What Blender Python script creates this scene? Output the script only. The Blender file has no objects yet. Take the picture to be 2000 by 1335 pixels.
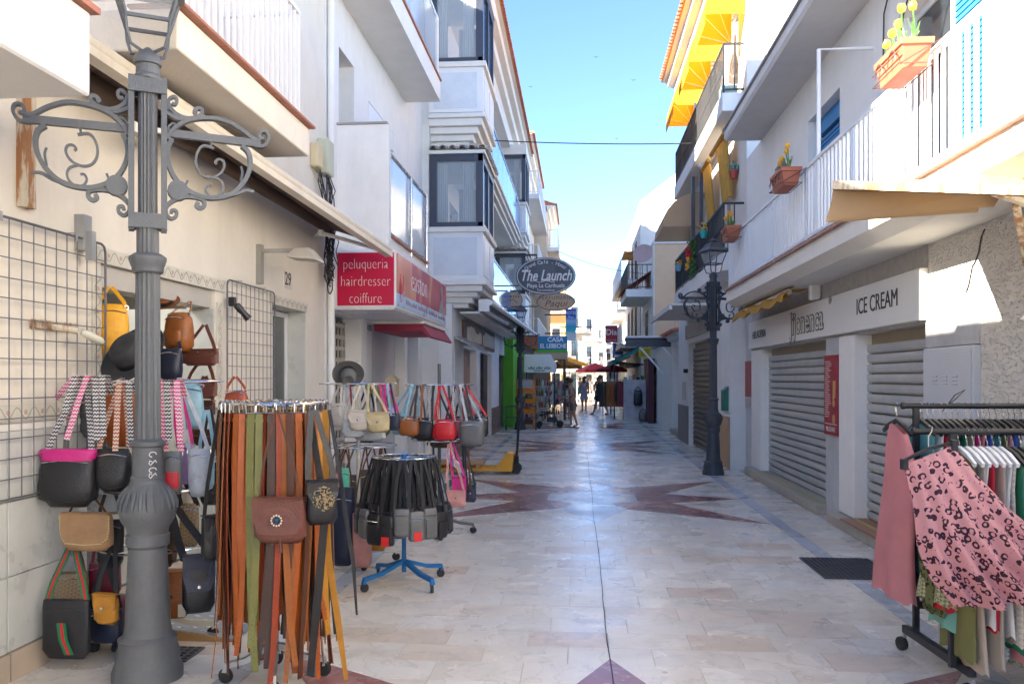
import bpy, math, random
from mathutils import Vector, Matrix
random.seed(7)
R = math.radians
sc = bpy.context.scene
col = sc.collection

# ---------------------------------------------------------------- camera
CH, FPX, HV = 1.65, 1650.0, 738.0
YAW = math.atan(130 / FPX)
cam = bpy.data.cameras.new('camera')
cam.sensor_width = 36.0
cam.lens = 36.0 * FPX / 2000.0
cam.shift_y = (HV - 667.5) / 2000.0
cam.clip_start = 0.05
cam.clip_end = 3000
camo = bpy.data.objects.new('camera', cam)
camo.location = (0, 0, CH)
camo.rotation_euler = (R(90), 0, YAW)
col.objects.link(camo)
sc.camera = camo

# ---------------------------------------------------------------- sky, sun, exposure
TOSUN = Vector((-1.0, -0.60, 0.56)).normalized()
w = bpy.data.worlds.new('World')
sc.world = w
w.use_nodes = True
nt = w.node_tree
nt.nodes.clear()
sky = nt.nodes.new('ShaderNodeTexSky')
sky.sky_type = 'NISHITA'
sky.sun_disc = False
sky.sun_elevation = math.asin(TOSUN.z)
sky.sun_rotation = math.atan2(TOSUN.x, TOSUN.y)
sky.altitude = 3600
sky.air_density = 0.85
sky.dust_density = 0.2
sky.ozone_density = 3.5
bg = nt.nodes.new('ShaderNodeBackground')
bg.inputs[1].default_value = 0.074
wo = nt.nodes.new('ShaderNodeOutputWorld')
nt.links.new(sky.outputs[0], bg.inputs[0])
nt.links.new(bg.outputs[0], wo.inputs[0])
sun = bpy.data.lights.new('sun', 'SUN')
sun.energy = 3.9
sun.angle = R(0.5)
sun.color = (1.0, 0.91, 0.77)
suno = bpy.data.objects.new('sun', sun)
suno.rotation_euler = TOSUN.to_track_quat('Z', 'Y').to_euler()
suno.location = (0, 0, 40)
col.objects.link(suno)
sc.view_settings.view_transform = 'Standard'
sc.view_settings.look = 'None'
sc.view_settings.gamma = 1.0
sc.view_settings.use_curve_mapping = False
sc.view_settings.exposure = 3.15
sc.render.engine = 'CYCLES'
sc.cycles.max_bounces = 6
sc.cycles.diffuse_bounces = 4
sc.cycles.glossy_bounces = 3
sc.cycles.transparent_max_bounces = 8

# ---------------------------------------------------------------- places: a point of the photograph at a known plane
def ray(u, v):
    a = (u - 1000) / FPX
    return Vector((-math.sin(YAW) + math.cos(YAW) * a, math.cos(YAW) + math.sin(YAW) * a, (HV - v) / FPX))
def atx(u, v, X):
    d = ray(u, v); t = X / d.x
    return Vector((X, d.y * t, CH + d.z * t))
def aty(u, v, Y):
    d = ray(u, v); t = Y / d.y
    return Vector((d.x * t, Y, CH + d.z * t))
def atz(u, v, z=0.0):
    d = ray(u, v); t = (z - CH) / d.z
    return Vector((d.x * t, d.y * t, z))
def yx(u, X): return atx(u, 700, X).y

# ---------------------------------------------------------------- mesh building
def V(*a): return Vector(a)
def lerp(a, b, t): return a + (b - a) * t
class B:
    def __init__(s): s.v = []; s.f = []; s.m = []
    def add(s, vs, fs, m=0):
        o = len(s.v)
        s.v += [tuple(p) for p in vs]
        s.f += [tuple(i + o for i in f) for f in fs]
        s.m += [m] * len(fs)
        return s
    def box(s, x0, x1, y0, y1, z0, z1, m=0):
        if x0 > x1: x0, x1 = x1, x0
        if y0 > y1: y0, y1 = y1, y0
        if z0 > z1: z0, z1 = z1, z0
        vs = [(x0, y0, z0), (x1, y0, z0), (x1, y1, z0), (x0, y1, z0), (x0, y0, z1), (x1, y0, z1), (x1, y1, z1), (x0, y1, z1)]
        return s.add(vs, [(3, 2, 1, 0), (4, 5, 6, 7), (0, 1, 5, 4), (1, 2, 6, 5), (2, 3, 7, 6), (3, 0, 4, 7)], m)
    def quad(s, a, b, c, d, m=0): return s.add([a, b, c, d], [(0, 1, 2, 3)], m)
    def prism(s, pts, vec, m=0):
        n = len(pts); vec = Vector(vec)
        vs = [Vector(p) for p in pts] + [Vector(p) + vec for p in pts]
        fs = [tuple(range(n))[::-1], tuple(range(n, 2 * n))] + [(i, (i + 1) % n, n + (i + 1) % n, n + i) for i in range(n)]
        return s.add(vs, fs, m)
    def rings(s, rings, m=0, cap=True, closed=False):
        n = len(rings[0]); vs = [p for r in rings for p in r]; fs = []
        K = len(rings)
        for k in range(K if closed else K - 1):
            k2 = (k + 1) % K
            for i in range(n):
                j = (i + 1) % n
                fs.append((k * n + i, k * n + j, k2 * n + j, k2 * n + i))
        if cap and not closed:
            fs.append(tuple(range(n))[::-1]); fs.append(tuple((K - 1) * n + i for i in range(n)))
        return s.add(vs, fs, m)
    def tube(s, pts, r, n=6, m=0, closed=False):
        pts = [Vector(p) for p in pts]; K = len(pts); rg = []
        ref = None
        for k in range(K):
            if closed: t = pts[(k + 1) % K] - pts[k - 1]
            else: t = pts[min(k + 1, K - 1)] - pts[max(k - 1, 0)]
            t = t.normalized() if t.length > 1e-9 else Vector((0, 0, 1))
            if ref is None:
                ref = Vector((0, 0, 1)) if abs(t.z) < .9 else Vector((1, 0, 0))
            a = t.cross(ref).normalized(); b = a.cross(t).normalized(); ref = b
            rr = r[k] if isinstance(r, (list, tuple)) else r
            rg.append([pts[k] + (a * math.cos(q) + b * math.sin(q)) * rr for q in [2 * math.pi * i / n for i in range(n)]])
        return s.rings(rg, m, True, closed)
    def bar(s, p, q, wx, wz, m=0, side=None):
        return s.sweep([p, q], side if side is not None else None, wx, wz, m)
    def sweep(s, pts, side, wd, th, m=0):
        pts = [Vector(p) for p in pts]; K = len(pts); rg = []
        for k in range(K):
            t = (pts[min(k + 1, K - 1)] - pts[max(k - 1, 0)]).normalized()
            if side is None:
                a = t.cross(Vector((0, 0, 1)))
                a = a.normalized() if a.length > .05 else Vector((1, 0, 0))
            else:
                a = Vector(side[k]) if isinstance(side, list) else Vector(side)
                a = (a - t * a.dot(t)).normalized()
            b = t.cross(a)
            W = wd[k] if isinstance(wd, (list, tuple)) else wd
            rg.append([pts[k] + a * W / 2 + b * th / 2, pts[k] - a * W / 2 + b * th / 2, pts[k] - a * W / 2 - b * th / 2, pts[k] + a * W / 2 - b * th / 2])
        return s.rings(rg, m)
    def lathe(s, prof, c=(0, 0, 0), n=16, m=0, flute=None, axis=None):
        c = Vector(c); rg = []
        Q = axis.to_track_quat('Z', 'Y') if axis is not None else None
        for (r, z) in prof:
            ring = []
            for i in range(n):
                a = 2 * math.pi * i / n
                rr = r
                if flute and flute[0] <= z <= flute[1] and i % 2: rr = r * flute[2]
                p = Vector((rr * math.cos(a), rr * math.sin(a), z))
                if Q: p = Q @ p
                ring.append(c + p)
            rg.append(ring)
        return s.rings(rg, m)
    def sphere(s, c, r, n=8, m=0, sx=1, sy=1, sz=1):
        c = Vector(c); rg = []
        K = max(4, n // 2 + 1)
        for k in range(K + 1):
            a = -math.pi / 2 + math.pi * k / K
            q = max(math.cos(a), .02)
            rg.append([c + Vector((r * q * math.cos(2 * math.pi * i / n) * sx, r * q * math.sin(2 * math.pi * i / n) * sy, r * math.sin(a) * sz)) for i in range(n)])
        return s.rings(rg, m)
    def xf(s, M):
        s.v = [tuple(M @ Vector(p)) for p in s.v]; return s
    def build(s, name, mat=None, parent=None, smooth=None, bev=0):
        me = bpy.data.meshes.new(name)
        me.from_pydata(s.v, [], s.f)
        ms = mat if isinstance(mat, (list, tuple)) else [mat]
        for q in ms: me.materials.append(q)
        if len(ms) > 1: me.polygons.foreach_set('material_index', s.m)
        if smooth is not None:
            me.polygons.foreach_set('use_smooth', [True] * len(me.polygons))
            me.update()
            me.set_sharp_from_angle(angle=R(smooth))
        me.update()
        o = bpy.data.objects.new(name, me)
        col.objects.link(o)
        if parent: o.parent = parent
        if bev:
            md = o.modifiers.new('bevel', 'BEVEL'); md.width = bev; md.segments = 1; md.limit_method = 'ANGLE'; md.angle_limit = R(50)
        return o
def tag(o, label=None, cat=None, group=None, kind=None):
    if label: o['label'] = label
    if cat: o['category'] = cat
    if group: o['group'] = group
    if kind: o['kind'] = kind
    return o
def thing(name, label, cat, group=None, loc=(0, 0, 0), rz=0):
    o = bpy.data.objects.new(name, None)
    o.empty_display_size = .1
    o.location = loc; o.rotation_euler = (0, 0, rz)
    col.objects.link(o)
    return tag(o, label, cat, group)
def inst(src, name, parent, loc=(0, 0, 0), rot=(0, 0, 0), scale=(1, 1, 1)):
    o = bpy.data.objects.new(name, src.data)
    o.location = loc; o.rotation_euler = rot; o.scale = scale
    col.objects.link(o); o.parent = parent
    return o
def copy_tree(o, parent=None):
    c = o.copy(); col.objects.link(c); c.parent = parent
    for ch in o.children: copy_tree(ch, c)
    return c
def text(s, size, loc, face, mat, parent, ext=.003, align='CENTER', sx=1.0, shear=0.0, spacing=1.0, off=0.0, name='lettering'):
    cu = bpy.data.curves.new('t', 'FONT')
    cu.body = s; cu.size = size; cu.align_x = align; cu.align_y = 'CENTER'
    cu.extrude = ext; cu.shear = shear; cu.space_character = spacing; cu.offset = off; cu.resolution_u = 3
    t = bpy.data.objects.new('t', cu); col.objects.link(t)
    bpy.context.view_layer.update()
    me = bpy.data.meshes.new_from_object(t.evaluated_get(bpy.context.evaluated_depsgraph_get()))
    bpy.data.objects.remove(t); bpy.data.curves.remove(cu)
    me.materials.clear(); me.materials.append(mat); me.name = name
    o = bpy.data.objects.new(name, me); col.objects.link(o)
    o.location = loc; o.scale = (sx, 1, 1)
    o.rotation_euler = {'-X': (R(90), 0, R(-90)), '+X': (R(90), 0, R(90)), '-Y': (R(90), 0, 0)}[face] if isinstance(face, str) else face
    if parent: o.parent = parent
    return o

# ---------------------------------------------------------------- materials
MC = {}
def mat(name, c, rough=.6, metal=0.0, var=.10, vs=3.0, bump=0.0, bs=60.0, spec=.5, stain=0.0, sc_=(.30, .20, .12), orand=0.0, coat=0.0, obj=False, emit=0.0, trl=0.0):
    if name in MC: return MC[name]
    m = bpy.data.materials.new(name); m.use_nodes = True
    N = m.node_tree.nodes; L = m.node_tree.links
    P = N['Principled BSDF']
    P.inputs['Roughness'].default_value = rough
    P.inputs['Metallic'].default_value = metal
    P.inputs['Specular IOR Level'].default_value = spec
    P.inputs['Coat Weight'].default_value = coat
    if obj: pos = N.new('ShaderNodeTexCoord').outputs['Object']
    else: pos = N.new('ShaderNodeNewGeometry').outputs['Position']
    n1 = N.new('ShaderNodeTexNoise'); n1.inputs['Scale'].default_value = vs; n1.inputs['Detail'].default_value = 6; n1.inputs['Roughness'].default_value = .65
    L.new(pos, n1.inputs['Vector'])
    mr = N.new('ShaderNodeMapRange')
    mr.inputs[1].default_value = .3; mr.inputs[2].default_value = .7
    mr.inputs[3].default_value = 1 - var; mr.inputs[4].default_value = 1 + var * .6
    L.new(n1.outputs['Fac'], mr.inputs[0])
    cur = mr.outputs[0]
    if orand:
        oi = N.new('ShaderNodeObjectInfo')
        m2 = N.new('ShaderNodeMapRange'); m2.inputs[3].default_value = 1 - orand; m2.inputs[4].default_value = 1 + orand
        L.new(oi.outputs['Random'], m2.inputs[0])
        mm = N.new('ShaderNodeMath'); mm.operation = 'MULTIPLY'
        L.new(cur, mm.inputs[0]); L.new(m2.outputs[0], mm.inputs[1]); cur = mm.outputs[0]
    vm = N.new('ShaderNodeVectorMath'); vm.operation = 'SCALE'
    vm.inputs[0].default_value = c[:3]
    L.new(cur, vm.inputs['Scale'])
    out = vm.outputs[0]
    if stain:
        mp = N.new('ShaderNodeMapping'); mp.inputs['Scale'].default_value = (2.2, 2.2, .45)
        L.new(pos, mp.inputs[0])
        n3 = N.new('ShaderNodeTexNoise'); n3.inputs['Scale'].default_value = 5.0 if stain > .9 else 1.3; n3.inputs['Detail'].default_value = 8; n3.inputs['Roughness'].default_value = .7
        L.new(mp.outputs[0], n3.inputs['Vector'])
        r3 = N.new('ShaderNodeMapRange'); r3.inputs[1].default_value = .46 if stain > .9 else .52; r3.inputs[2].default_value = .56 if stain > .9 else .78; r3.inputs[4].default_value = stain
        L.new(n3.outputs['Fac'], r3.inputs[0])
        mx = N.new('ShaderNodeMix'); mx.data_type = 'RGBA'
        L.new(r3.outputs[0], mx.inputs[0]); L.new(out, mx.inputs[6]); mx.inputs[7].default_value = (*sc_, 1)
        out = mx.outputs[2]
    L.new(out, P.inputs['Base Color'])
    rr = N.new('ShaderNodeMapRange'); rr.inputs[1].default_value = .3; rr.inputs[2].default_value = .7
    rr.inputs[3].default_value = max(rough - .08, .02); rr.inputs[4].default_value = min(rough + .1, 1)
    L.new(n1.outputs['Fac'], rr.inputs[0]); L.new(rr.outputs[0], P.inputs['Roughness'])
    if bump:
        n2 = N.new('ShaderNodeTexNoise'); n2.inputs['Scale'].default_value = bs; n2.inputs['Detail'].default_value = 4
        L.new(pos, n2.inputs['Vector'])
        bp = N.new('ShaderNodeBump'); bp.inputs['Strength'].default_value = min(bump, 1); bp.inputs['Distance'].default_value = .01
        L.new(n2.outputs['Fac'], bp.inputs['Height']); L.new(bp.outputs[0], P.inputs['Normal'])
    if emit:
        P.inputs['Emission Color'].default_value = (*c[:3], 1); P.inputs['Emission Strength'].default_value = emit
    if trl:
        td = N.new('ShaderNodeBsdfTranslucent'); L.new(out, td.inputs[0])
        ms = N.new('ShaderNodeMixShader'); ms.inputs[0].default_value = trl
        L.new(P.outputs[0], ms.inputs[1]); L.new(td.outputs[0], ms.inputs[2])
        L.new(ms.outputs[0], N['Material Output'].inputs[0])
    MC[name] = m
    return m
def nodes(m): return m.node_tree.nodes, m.node_tree.links, m.node_tree.nodes['Principled BSDF']
def srgb(r, g, b):
    f = lambda c: (c / 255 / 12.92) if c / 255 <= .04045 else ((c / 255 + .055) / 1.055) ** 2.4
    return (f(r), f(g), f(b))

white = mat('white_paint', (.80, .78, .74), .75, var=.06, bump=.25, bs=45, stain=.25, sc_=(.52, .46, .38))
whiteb = mat('white_render', (.83, .805, .765), .8, var=.05, bump=.3, bs=70, stain=.22, sc_=(.55, .50, .43))
cream = mat('cream_render', (.78, .71, .60), .8, var=.06, bump=.3, bs=40, stain=.28, sc_=(.52, .40, .26))
creamw = mat('cream_white', (.77, .74, .68), .75, var=.05, bump=.2, bs=40, stain=.12, sc_=(.5, .42, .3))
peach = mat('peach_render', (.74, .50, .30), .8, var=.06, bump=.2, stain=.12)
graywall = mat('grey_render', (.55, .55, .56), .8, var=.06, bump=.2)
alum = mat('white_lacquer', (.80, .80, .80), .35, var=.03)
galv = mat('galvanised', (.42, .43, .43), .42, metal=.6, var=.10, vs=9)
steel = mat('steel', (.62, .62, .62), .25, metal=1, var=.06)
chrome = mat('chrome', (.75, .75, .75), .12, metal=1, var=.03)
rust = mat('rusty_paint', (.62, .55, .42), .7, var=.12, vs=8, stain=.95, sc_=(.34, .14, .04), bump=.3)
anth = mat('anthracite_frame', (.045, .052, .075), .4, var=.08)
black = mat('black_plastic', (.02, .02, .022), .45, var=.15)
blackm = mat('black_iron', (.03, .032, .035), .5, var=.15, bump=.15)
rubber = mat('rubber', (.025, .025, .025), .7, var=.15)
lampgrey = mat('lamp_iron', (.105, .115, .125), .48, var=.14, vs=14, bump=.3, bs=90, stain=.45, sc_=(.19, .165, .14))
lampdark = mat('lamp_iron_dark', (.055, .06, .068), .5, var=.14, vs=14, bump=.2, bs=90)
terra = mat('terracotta', (.52, .20, .11), .75, var=.18, vs=7, bump=.2, orand=.18)
terrac = mat('terracotta_edge', (.42, .17, .11), .7, var=.2, vs=6, bump=.2)
potm = mat('flower_pot', (.42, .13, .07), .6, var=.10, vs=6)
brownfab = mat('brown_awning_cloth', (.12, .075, .05), .85, var=.12, bump=.2, bs=200)
beigefab = mat('beige_awning_cloth', (.55, .42, .28), .85, var=.08, trl=.25)
yellowfab = mat('yellow_awning_cloth', (.85, .46, .03), .8, var=.06, trl=.45)
goldfab = mat('ochre_awning_cloth', (.62, .36, .08), .8, var=.12, trl=.3)
redfab = mat('red_cloth', (.45, .02, .04), .8, var=.1, trl=.1)
bluepaint = mat('blue_shutter_paint', (.03, .22, .50), .5, var=.08, vs=6)
marblew = mat('grey_marble_cladding', (.60, .61, .57), .3, var=.16, vs=2.2, stain=.25, sc_=(.36, .40, .36))
stone = mat('pebble_render', (.50, .48, .44), .85, var=.16, vs=9, bump=1.0, bs=38)
brick = mat('brown_brick', (.23, .16, .12), .7, var=.2, vs=9, bump=.3, orand=.2)
wood = mat('wood', (.42, .25, .10), .65, var=.25, vs=7, bump=.2)
dark = mat('dark_interior', (.05, .045, .04), .8, var=.2)
roomw = mat('shop_interior', (.42, .40, .36), .8, var=.1)
brownd = mat('dark_wood_door', (.07, .05, .04), .5, var=.2)
green = mat('green_paint', (.13, .50, .03), .6, var=.1)
gl = mat('glass', (.02, .025, .03), .05, var=.02, spec=1.0)
def glassy(name, c, alpha, rough=.03):
    m = mat(name, c, rough, var=.01, spec=.8)
    P = m.node_tree.nodes['Principled BSDF']
    P.inputs['Alpha'].default_value = alpha
    return m
glass = glassy('window_glass', (.55, .62, .66), .35)
glassb = glassy('balustrade_glass', (.62, .68, .74), .6, .02)
lampglass = glassy('lantern_glass', (.75, .78, .8), .25)
def leather(name, c, rough=.36, var=.2, coat=0.0): return mat('leather_' + name, c, rough, var=var, vs=13, bump=.35, bs=120, obj=True, coat=coat)
LB = leather('black', (.016, .016, .018), .38); LT = leather('tan', (.30, .095, .02)); LO = leather('orange_tan', (.37, .085, .01))
LBR = leather('brown', (.10, .033, .014)); LDB = leather('dark_brown', (.055, .025, .015)); LG = leather('green', (.15, .15, .035))
LRED = leather('red', (.55, .012, .02), .35); LGREY = leather('grey', (.13, .13, .13)); LSIL = leather('silver', (.42, .45, .48), .3)
LNAVY = leather('navy', (.012, .018, .045)); LPINK = leather('pink', (.60, .28, .26)); LGOLD = leather('gold', (.55, .45, .25), .35)
LCREAM = leather('cream', (.60, .54, .46)); LMUST = leather('mustard', (.48, .21, .02)); LMAG = leather('magenta', (.62, .02, .22))
LSUEDE = leather('suede', (.34, .20, .10), .9); LMAR = leather('maroon_brown', (.15, .05, .035), .38); LBLUE = leather('light_blue', (.22, .40, .50))
LRUST = leather('rust', (.25, .035, .008)); LPURP = leather('lilac', (.35, .22, .50)); LTAUPE = leather('taupe', (.12, .10, .085)); LMINT = leather('mint', (.12, .55, .38))
LYEL = leather('yellow', (.80, .38, .01)); LWINE = leather('wine', (.20, .012, .035))
fabblk = mat('black_webbing', (.02, .02, .022), .8, var=.2, vs=40)
# ---------------------------------------------------------------- special materials
def ramp(N, stops):
    r = N.new('ShaderNodeValToRGB'); e = r.color_ramp.elements
    while len(e) > 1: e.remove(e[-1])
    e[0].position = stops[0][0]; e[0].color = (*stops[0][1], 1)
    for p, c in stops[1:]:
        q = e.new(p); q.color = (*c, 1)
    return r
def floor_mat(name, stops, rough=.26, vein=(.38, .31, .25), vamt=.35):
    m = bpy.data.materials.new(name); m.use_nodes = True
    N, L, P = nodes(m)
    geo = N.new('ShaderNodeNewGeometry'); oi = N.new('ShaderNodeObjectInfo')
    at = N.new('ShaderNodeAttribute'); at.attribute_name = 'tint'
    ad = N.new('ShaderNodeMath'); ad.operation = 'ADD'
    L.new(oi.outputs['Random'], ad.inputs[0]); L.new(at.outputs['Fac'], ad.inputs[1])
    fr = N.new('ShaderNodeMath'); fr.operation = 'FRACT'; L.new(ad.outputs[0], fr.inputs[0])
    rp = ramp(N, stops); L.new(fr.outputs[0], rp.inputs[0])
    off = N.new('ShaderNodeVectorMath'); off.operation = 'SCALE'; off.inputs[0].default_value = (7, 13, 3); L.new(fr.outputs[0], off.inputs['Scale'])
    po = N.new('ShaderNodeVectorMath'); po.operation = 'ADD'; L.new(geo.outputs['Position'], po.inputs[0]); L.new(off.outputs[0], po.inputs[1])
    n1 = N.new('ShaderNodeTexNoise'); n1.inputs['Scale'].default_value = 2.6; n1.inputs['Detail'].default_value = 9; n1.inputs['Roughness'].default_value = .66; n1.inputs['Distortion'].default_value = .8
    L.new(po.outputs[0], n1.inputs['Vector'])
    mr = N.new('ShaderNodeMapRange'); mr.inputs[1].default_value = .3; mr.inputs[2].default_value = .7; mr.inputs[3].default_value = .84; mr.inputs[4].default_value = 1.10
    L.new(n1.outputs['Fac'], mr.inputs[0])
    sc1 = N.new('ShaderNodeVectorMath'); sc1.operation = 'SCALE'; L.new(rp.outputs[0], sc1.inputs[0]); L.new(mr.outputs[0], sc1.inputs['Scale'])
    n2 = N.new('ShaderNodeTexNoise'); n2.inputs['Scale'].default_value = 1.7; n2.inputs['Detail'].default_value = 7; n2.inputs['Distortion'].default_value = 1.6
    L.new(po.outputs[0], n2.inputs['Vector'])
    s2 = N.new('ShaderNodeMath'); s2.operation = 'SUBTRACT'; s2.inputs[1].default_value = .5; L.new(n2.outputs['Fac'], s2.inputs[0])
    a2 = N.new('ShaderNodeMath'); a2.operation = 'ABSOLUTE'; L.new(s2.outputs[0], a2.inputs[0])
    v2 = N.new('ShaderNodeMapRange'); v2.inputs[1].default_value = 0; v2.inputs[2].default_value = .018; v2.inputs[3].default_value = vamt; v2.inputs[4].default_value = 0
    L.new(a2.outputs[0], v2.inputs[0])
    mx = N.new('ShaderNodeMix'); mx.data_type = 'RGBA'; L.new(v2.outputs[0], mx.inputs[0]); L.new(sc1.outputs[0], mx.inputs[6]); mx.inputs[7].default_value = (*vein, 1)
    # street grime
    n4 = N.new('ShaderNodeTexNoise'); n4.inputs['Scale'].default_value = .9; n4.inputs['Detail'].default_value = 10; n4.inputs['Roughness'].default_value = .75
    L.new(geo.outputs['Position'], n4.inputs['Vector'])
    g4 = N.new('ShaderNodeMapRange'); g4.inputs[1].default_value = .5; g4.inputs[2].default_value = .75; g4.inputs[4].default_value = .3
    L.new(n4.outputs['Fac'], g4.inputs[0])
    mg = N.new('ShaderNodeMix'); mg.data_type = 'RGBA'; L.new(g4.outputs[0], mg.inputs[0]); L.new(mx.outputs[2], mg.inputs[6]); mg.inputs[7].default_value = (.36, .31, .26, 1)
    vg = N.new('ShaderNodeTexVoronoi'); vg.inputs['Scale'].default_value = 2.3; L.new(geo.outputs['Position'], vg.inputs['Vector'])
    lg = N.new('ShaderNodeMapRange'); lg.inputs[1].default_value = .035; lg.inputs[2].default_value = .05; lg.inputs[3].default_value = .55; lg.inputs[4].default_value = 0; L.new(vg.outputs['Distance'], lg.inputs[0])
    m6 = N.new('ShaderNodeMix'); m6.data_type = 'RGBA'; L.new(lg.outputs[0], m6.inputs[0]); L.new(mg.outputs[2], m6.inputs[6]); m6.inputs[7].default_value = (.12, .10, .09, 1)
    L.new(m6.outputs[2], P.inputs['Base Color'])
    n5 = N.new('ShaderNodeTexNoise'); n5.inputs['Scale'].default_value = 1.5; n5.inputs['Detail'].default_value = 8
    L.new(geo.outputs['Position'], n5.inputs['Vector'])
    r5 = N.new('ShaderNodeMapRange'); r5.inputs[1].default_value = .3; r5.inputs[2].default_value = .7; r5.inputs[3].default_value = rough - .07; r5.inputs[4].default_value = rough + .13
    L.new(n5.outputs['Fac'], r5.inputs[0]); L.new(r5.outputs[0], P.inputs['Roughness'])
    n6 = N.new('ShaderNodeTexNoise'); n6.inputs['Scale'].default_value = 5; n6.inputs['Detail'].default_value = 3
    L.new(geo.outputs['Position'], n6.inputs['Vector'])
    bp = N.new('ShaderNodeBump'); bp.inputs['Strength'].default_value = .12; bp.inputs['Distance'].default_value = .01
    L.new(n6.outputs['Fac'], bp.inputs['Height']); L.new(bp.outputs[0], P.inputs['Normal'])
    P.inputs['Specular IOR Level'].default_value = .45
    return m
floorm = floor_mat('cream_marble', [(0, (.70, .64, .54)), (.25, (.73, .68, .60)), (.5, (.69, .63, .54)), (.68, (.72, .69, .63)), (.9, (.68, .60, .50)), (.97, (.62, .51, .42)), (1, (.66, .58, .48))])
redm = floor_mat('red_marble', [(0, (.27, .11, .10)), (.5, (.32, .14, .125)), (1, (.23, .09, .09))], .22, (.5, .4, .36), .3)
bluem = floor_mat('grey_blue_marble', [(0, (.40, .42, .47)), (.5, (.46, .48, .52)), (1, (.36, .38, .45))], .24, (.6, .6, .62), .3)  # strips and star centres; also colours the painted sky reflection on south star arms
groutm = mat('grout', (.54, .48, .40), .8, var=.2)

def zig_mat(name, c1, c2, period=.021, amp=.5):
    # woven chevron strap: pattern in the strap's own coordinates
    m = bpy.data.materials.new(name); m.use_nodes = True
    N, L, P = nodes(m); P.inputs['Roughness'].default_value = .8
    tc = N.new('ShaderNodeNewGeometry'); sx = N.new('ShaderNodeSeparateXYZ'); L.new(tc.outputs['Position'], sx.inputs[0])
    ad = N.new('ShaderNodeMath'); ad.operation = 'PINGPONG'; ad.inputs[1].default_value = .0085
    su = N.new('ShaderNodeMath'); su.operation = 'ADD'; L.new(sx.outputs[0], su.inputs[0]); L.new(sx.outputs[1], su.inputs[1])
    L.new(su.outputs[0], ad.inputs[0])
    z = N.new('ShaderNodeMath'); z.operation = 'ADD'; L.new(sx.outputs[2], z.inputs[0]); L.new(ad.outputs[0], z.inputs[1])
    mo = N.new('ShaderNodeMath'); mo.operation = 'PINGPONG'; mo.inputs[1].default_value = period / 2; L.new(z.outputs[0], mo.inputs[0])
    gt = N.new('ShaderNodeMath'); gt.operation = 'GREATER_THAN'; gt.inputs[1].default_value = period / 4; L.new(mo.outputs[0], gt.inputs[0])
    mx = N.new('ShaderNodeMix'); mx.data_type = 'RGBA'; L.new(gt.outputs[0], mx.inputs[0]); mx.inputs[6].default_value = (*c1, 1); mx.inputs[7].default_value = (*c2, 1)
    L.new(mx.outputs[2], P.inputs['Base Color'])
    return m
zigbw = zig_mat('strap_black_white', (.03, .03, .035), (.66, .65, .64))
zigpk = zig_mat('strap_pink_white', (.62, .04, .20), (.70, .62, .62))
zigor = zig_mat('strap_rust_white', (.40, .09, .03), (.65, .58, .5))
def leopard(name, base, spot, scale=17.0):
    m = bpy.data.materials.new(name); m.use_nodes = True
    N, L, P = nodes(m); P.inputs['Roughness'].default_value = .75
    tc = N.new('ShaderNodeNewGeometry')
    nz = N.new('ShaderNodeTexNoise'); nz.inputs['Scale'].default_value = 16; L.new(tc.outputs['Position'], nz.inputs['Vector'])
    sub = N.new('ShaderNodeVectorMath'); sub.operation = 'SCALE'; sub.inputs['Scale'].default_value = .020; L.new(nz.outputs['Color'], sub.inputs[0])
    pa = N.new('ShaderNodeVectorMath'); pa.operation = 'ADD'; L.new(tc.outputs['Position'], pa.inputs[0]); L.new(sub.outputs[0], pa.inputs[1])
    vo = N.new('ShaderNodeTexVoronoi'); vo.inputs['Scale'].default_value = scale; L.new(pa.outputs[0], vo.inputs['Vector'])
    n2 = N.new('ShaderNodeTexNoise'); n2.inputs['Scale'].default_value = 30; L.new(tc.outputs['Position'], n2.inputs['Vector'])
    r1 = N.new('ShaderNodeMath'); r1.operation = 'SUBTRACT'; r1.inputs[1].default_value = .36; L.new(vo.outputs['Distance'], r1.inputs[0])
    ab = N.new('ShaderNodeMath'); ab.operation = 'ABSOLUTE'; L.new(r1.outputs[0], ab.inputs[0])
    th = N.new('ShaderNodeMapRange'); th.inputs[1].default_value = .46; th.inputs[2].default_value = .60; th.inputs[3].default_value = .14; th.inputs[4].default_value = 0; L.new(n2.outputs['Fac'], th.inputs[0])
    lt = N.new('ShaderNodeMath'); lt.operation = 'LESS_THAN'; L.new(ab.outputs[0], lt.inputs[0]); L.new(th.outputs[0], lt.inputs[1])
    v3 = N.new('ShaderNodeTexVoronoi'); v3.inputs['Scale'].default_value = scale * 2.1; L.new(pa.outputs[0], v3.inputs['Vector'])
    l3 = N.new('ShaderNodeMath'); l3.operation = 'LESS_THAN'; l3.inputs[1].default_value = .12; L.new(v3.outputs['Distance'], l3.inputs[0])
    mk_ = N.new('ShaderNodeMath'); mk_.operation = 'MAXIMUM'; L.new(lt.outputs[0], mk_.inputs[0]); L.new(l3.outputs[0], mk_.inputs[1])
    mx = N.new('ShaderNodeMix'); mx.data_type = 'RGBA'; L.new(mk_.outputs[0], mx.inputs[0]); mx.inputs[6].default_value = (*base, 1); mx.inputs[7].default_value = (*spot, 1)
    L.new(mx.outputs[2], P.inputs['Base Color'])
    td = N.new('ShaderNodeBsdfTranslucent'); L.new(mx.outputs[2], td.inputs[0])
    ms = N.new('ShaderNodeMixShader'); ms.inputs[0].default_value = .25
    L.new(P.outputs[0], ms.inputs[1]); L.new(td.outputs[0], ms.inputs[2]); L.new(ms.outputs[0], N['Material Output'].inputs[0])
    return m
leopink = leopard('leopard_pink', (.76, .37, .37), (.05, .015, .03), 25)
leogreen = leopard('leopard_green', (.16, .17, .06), (.02, .025, .012), 34)
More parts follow.
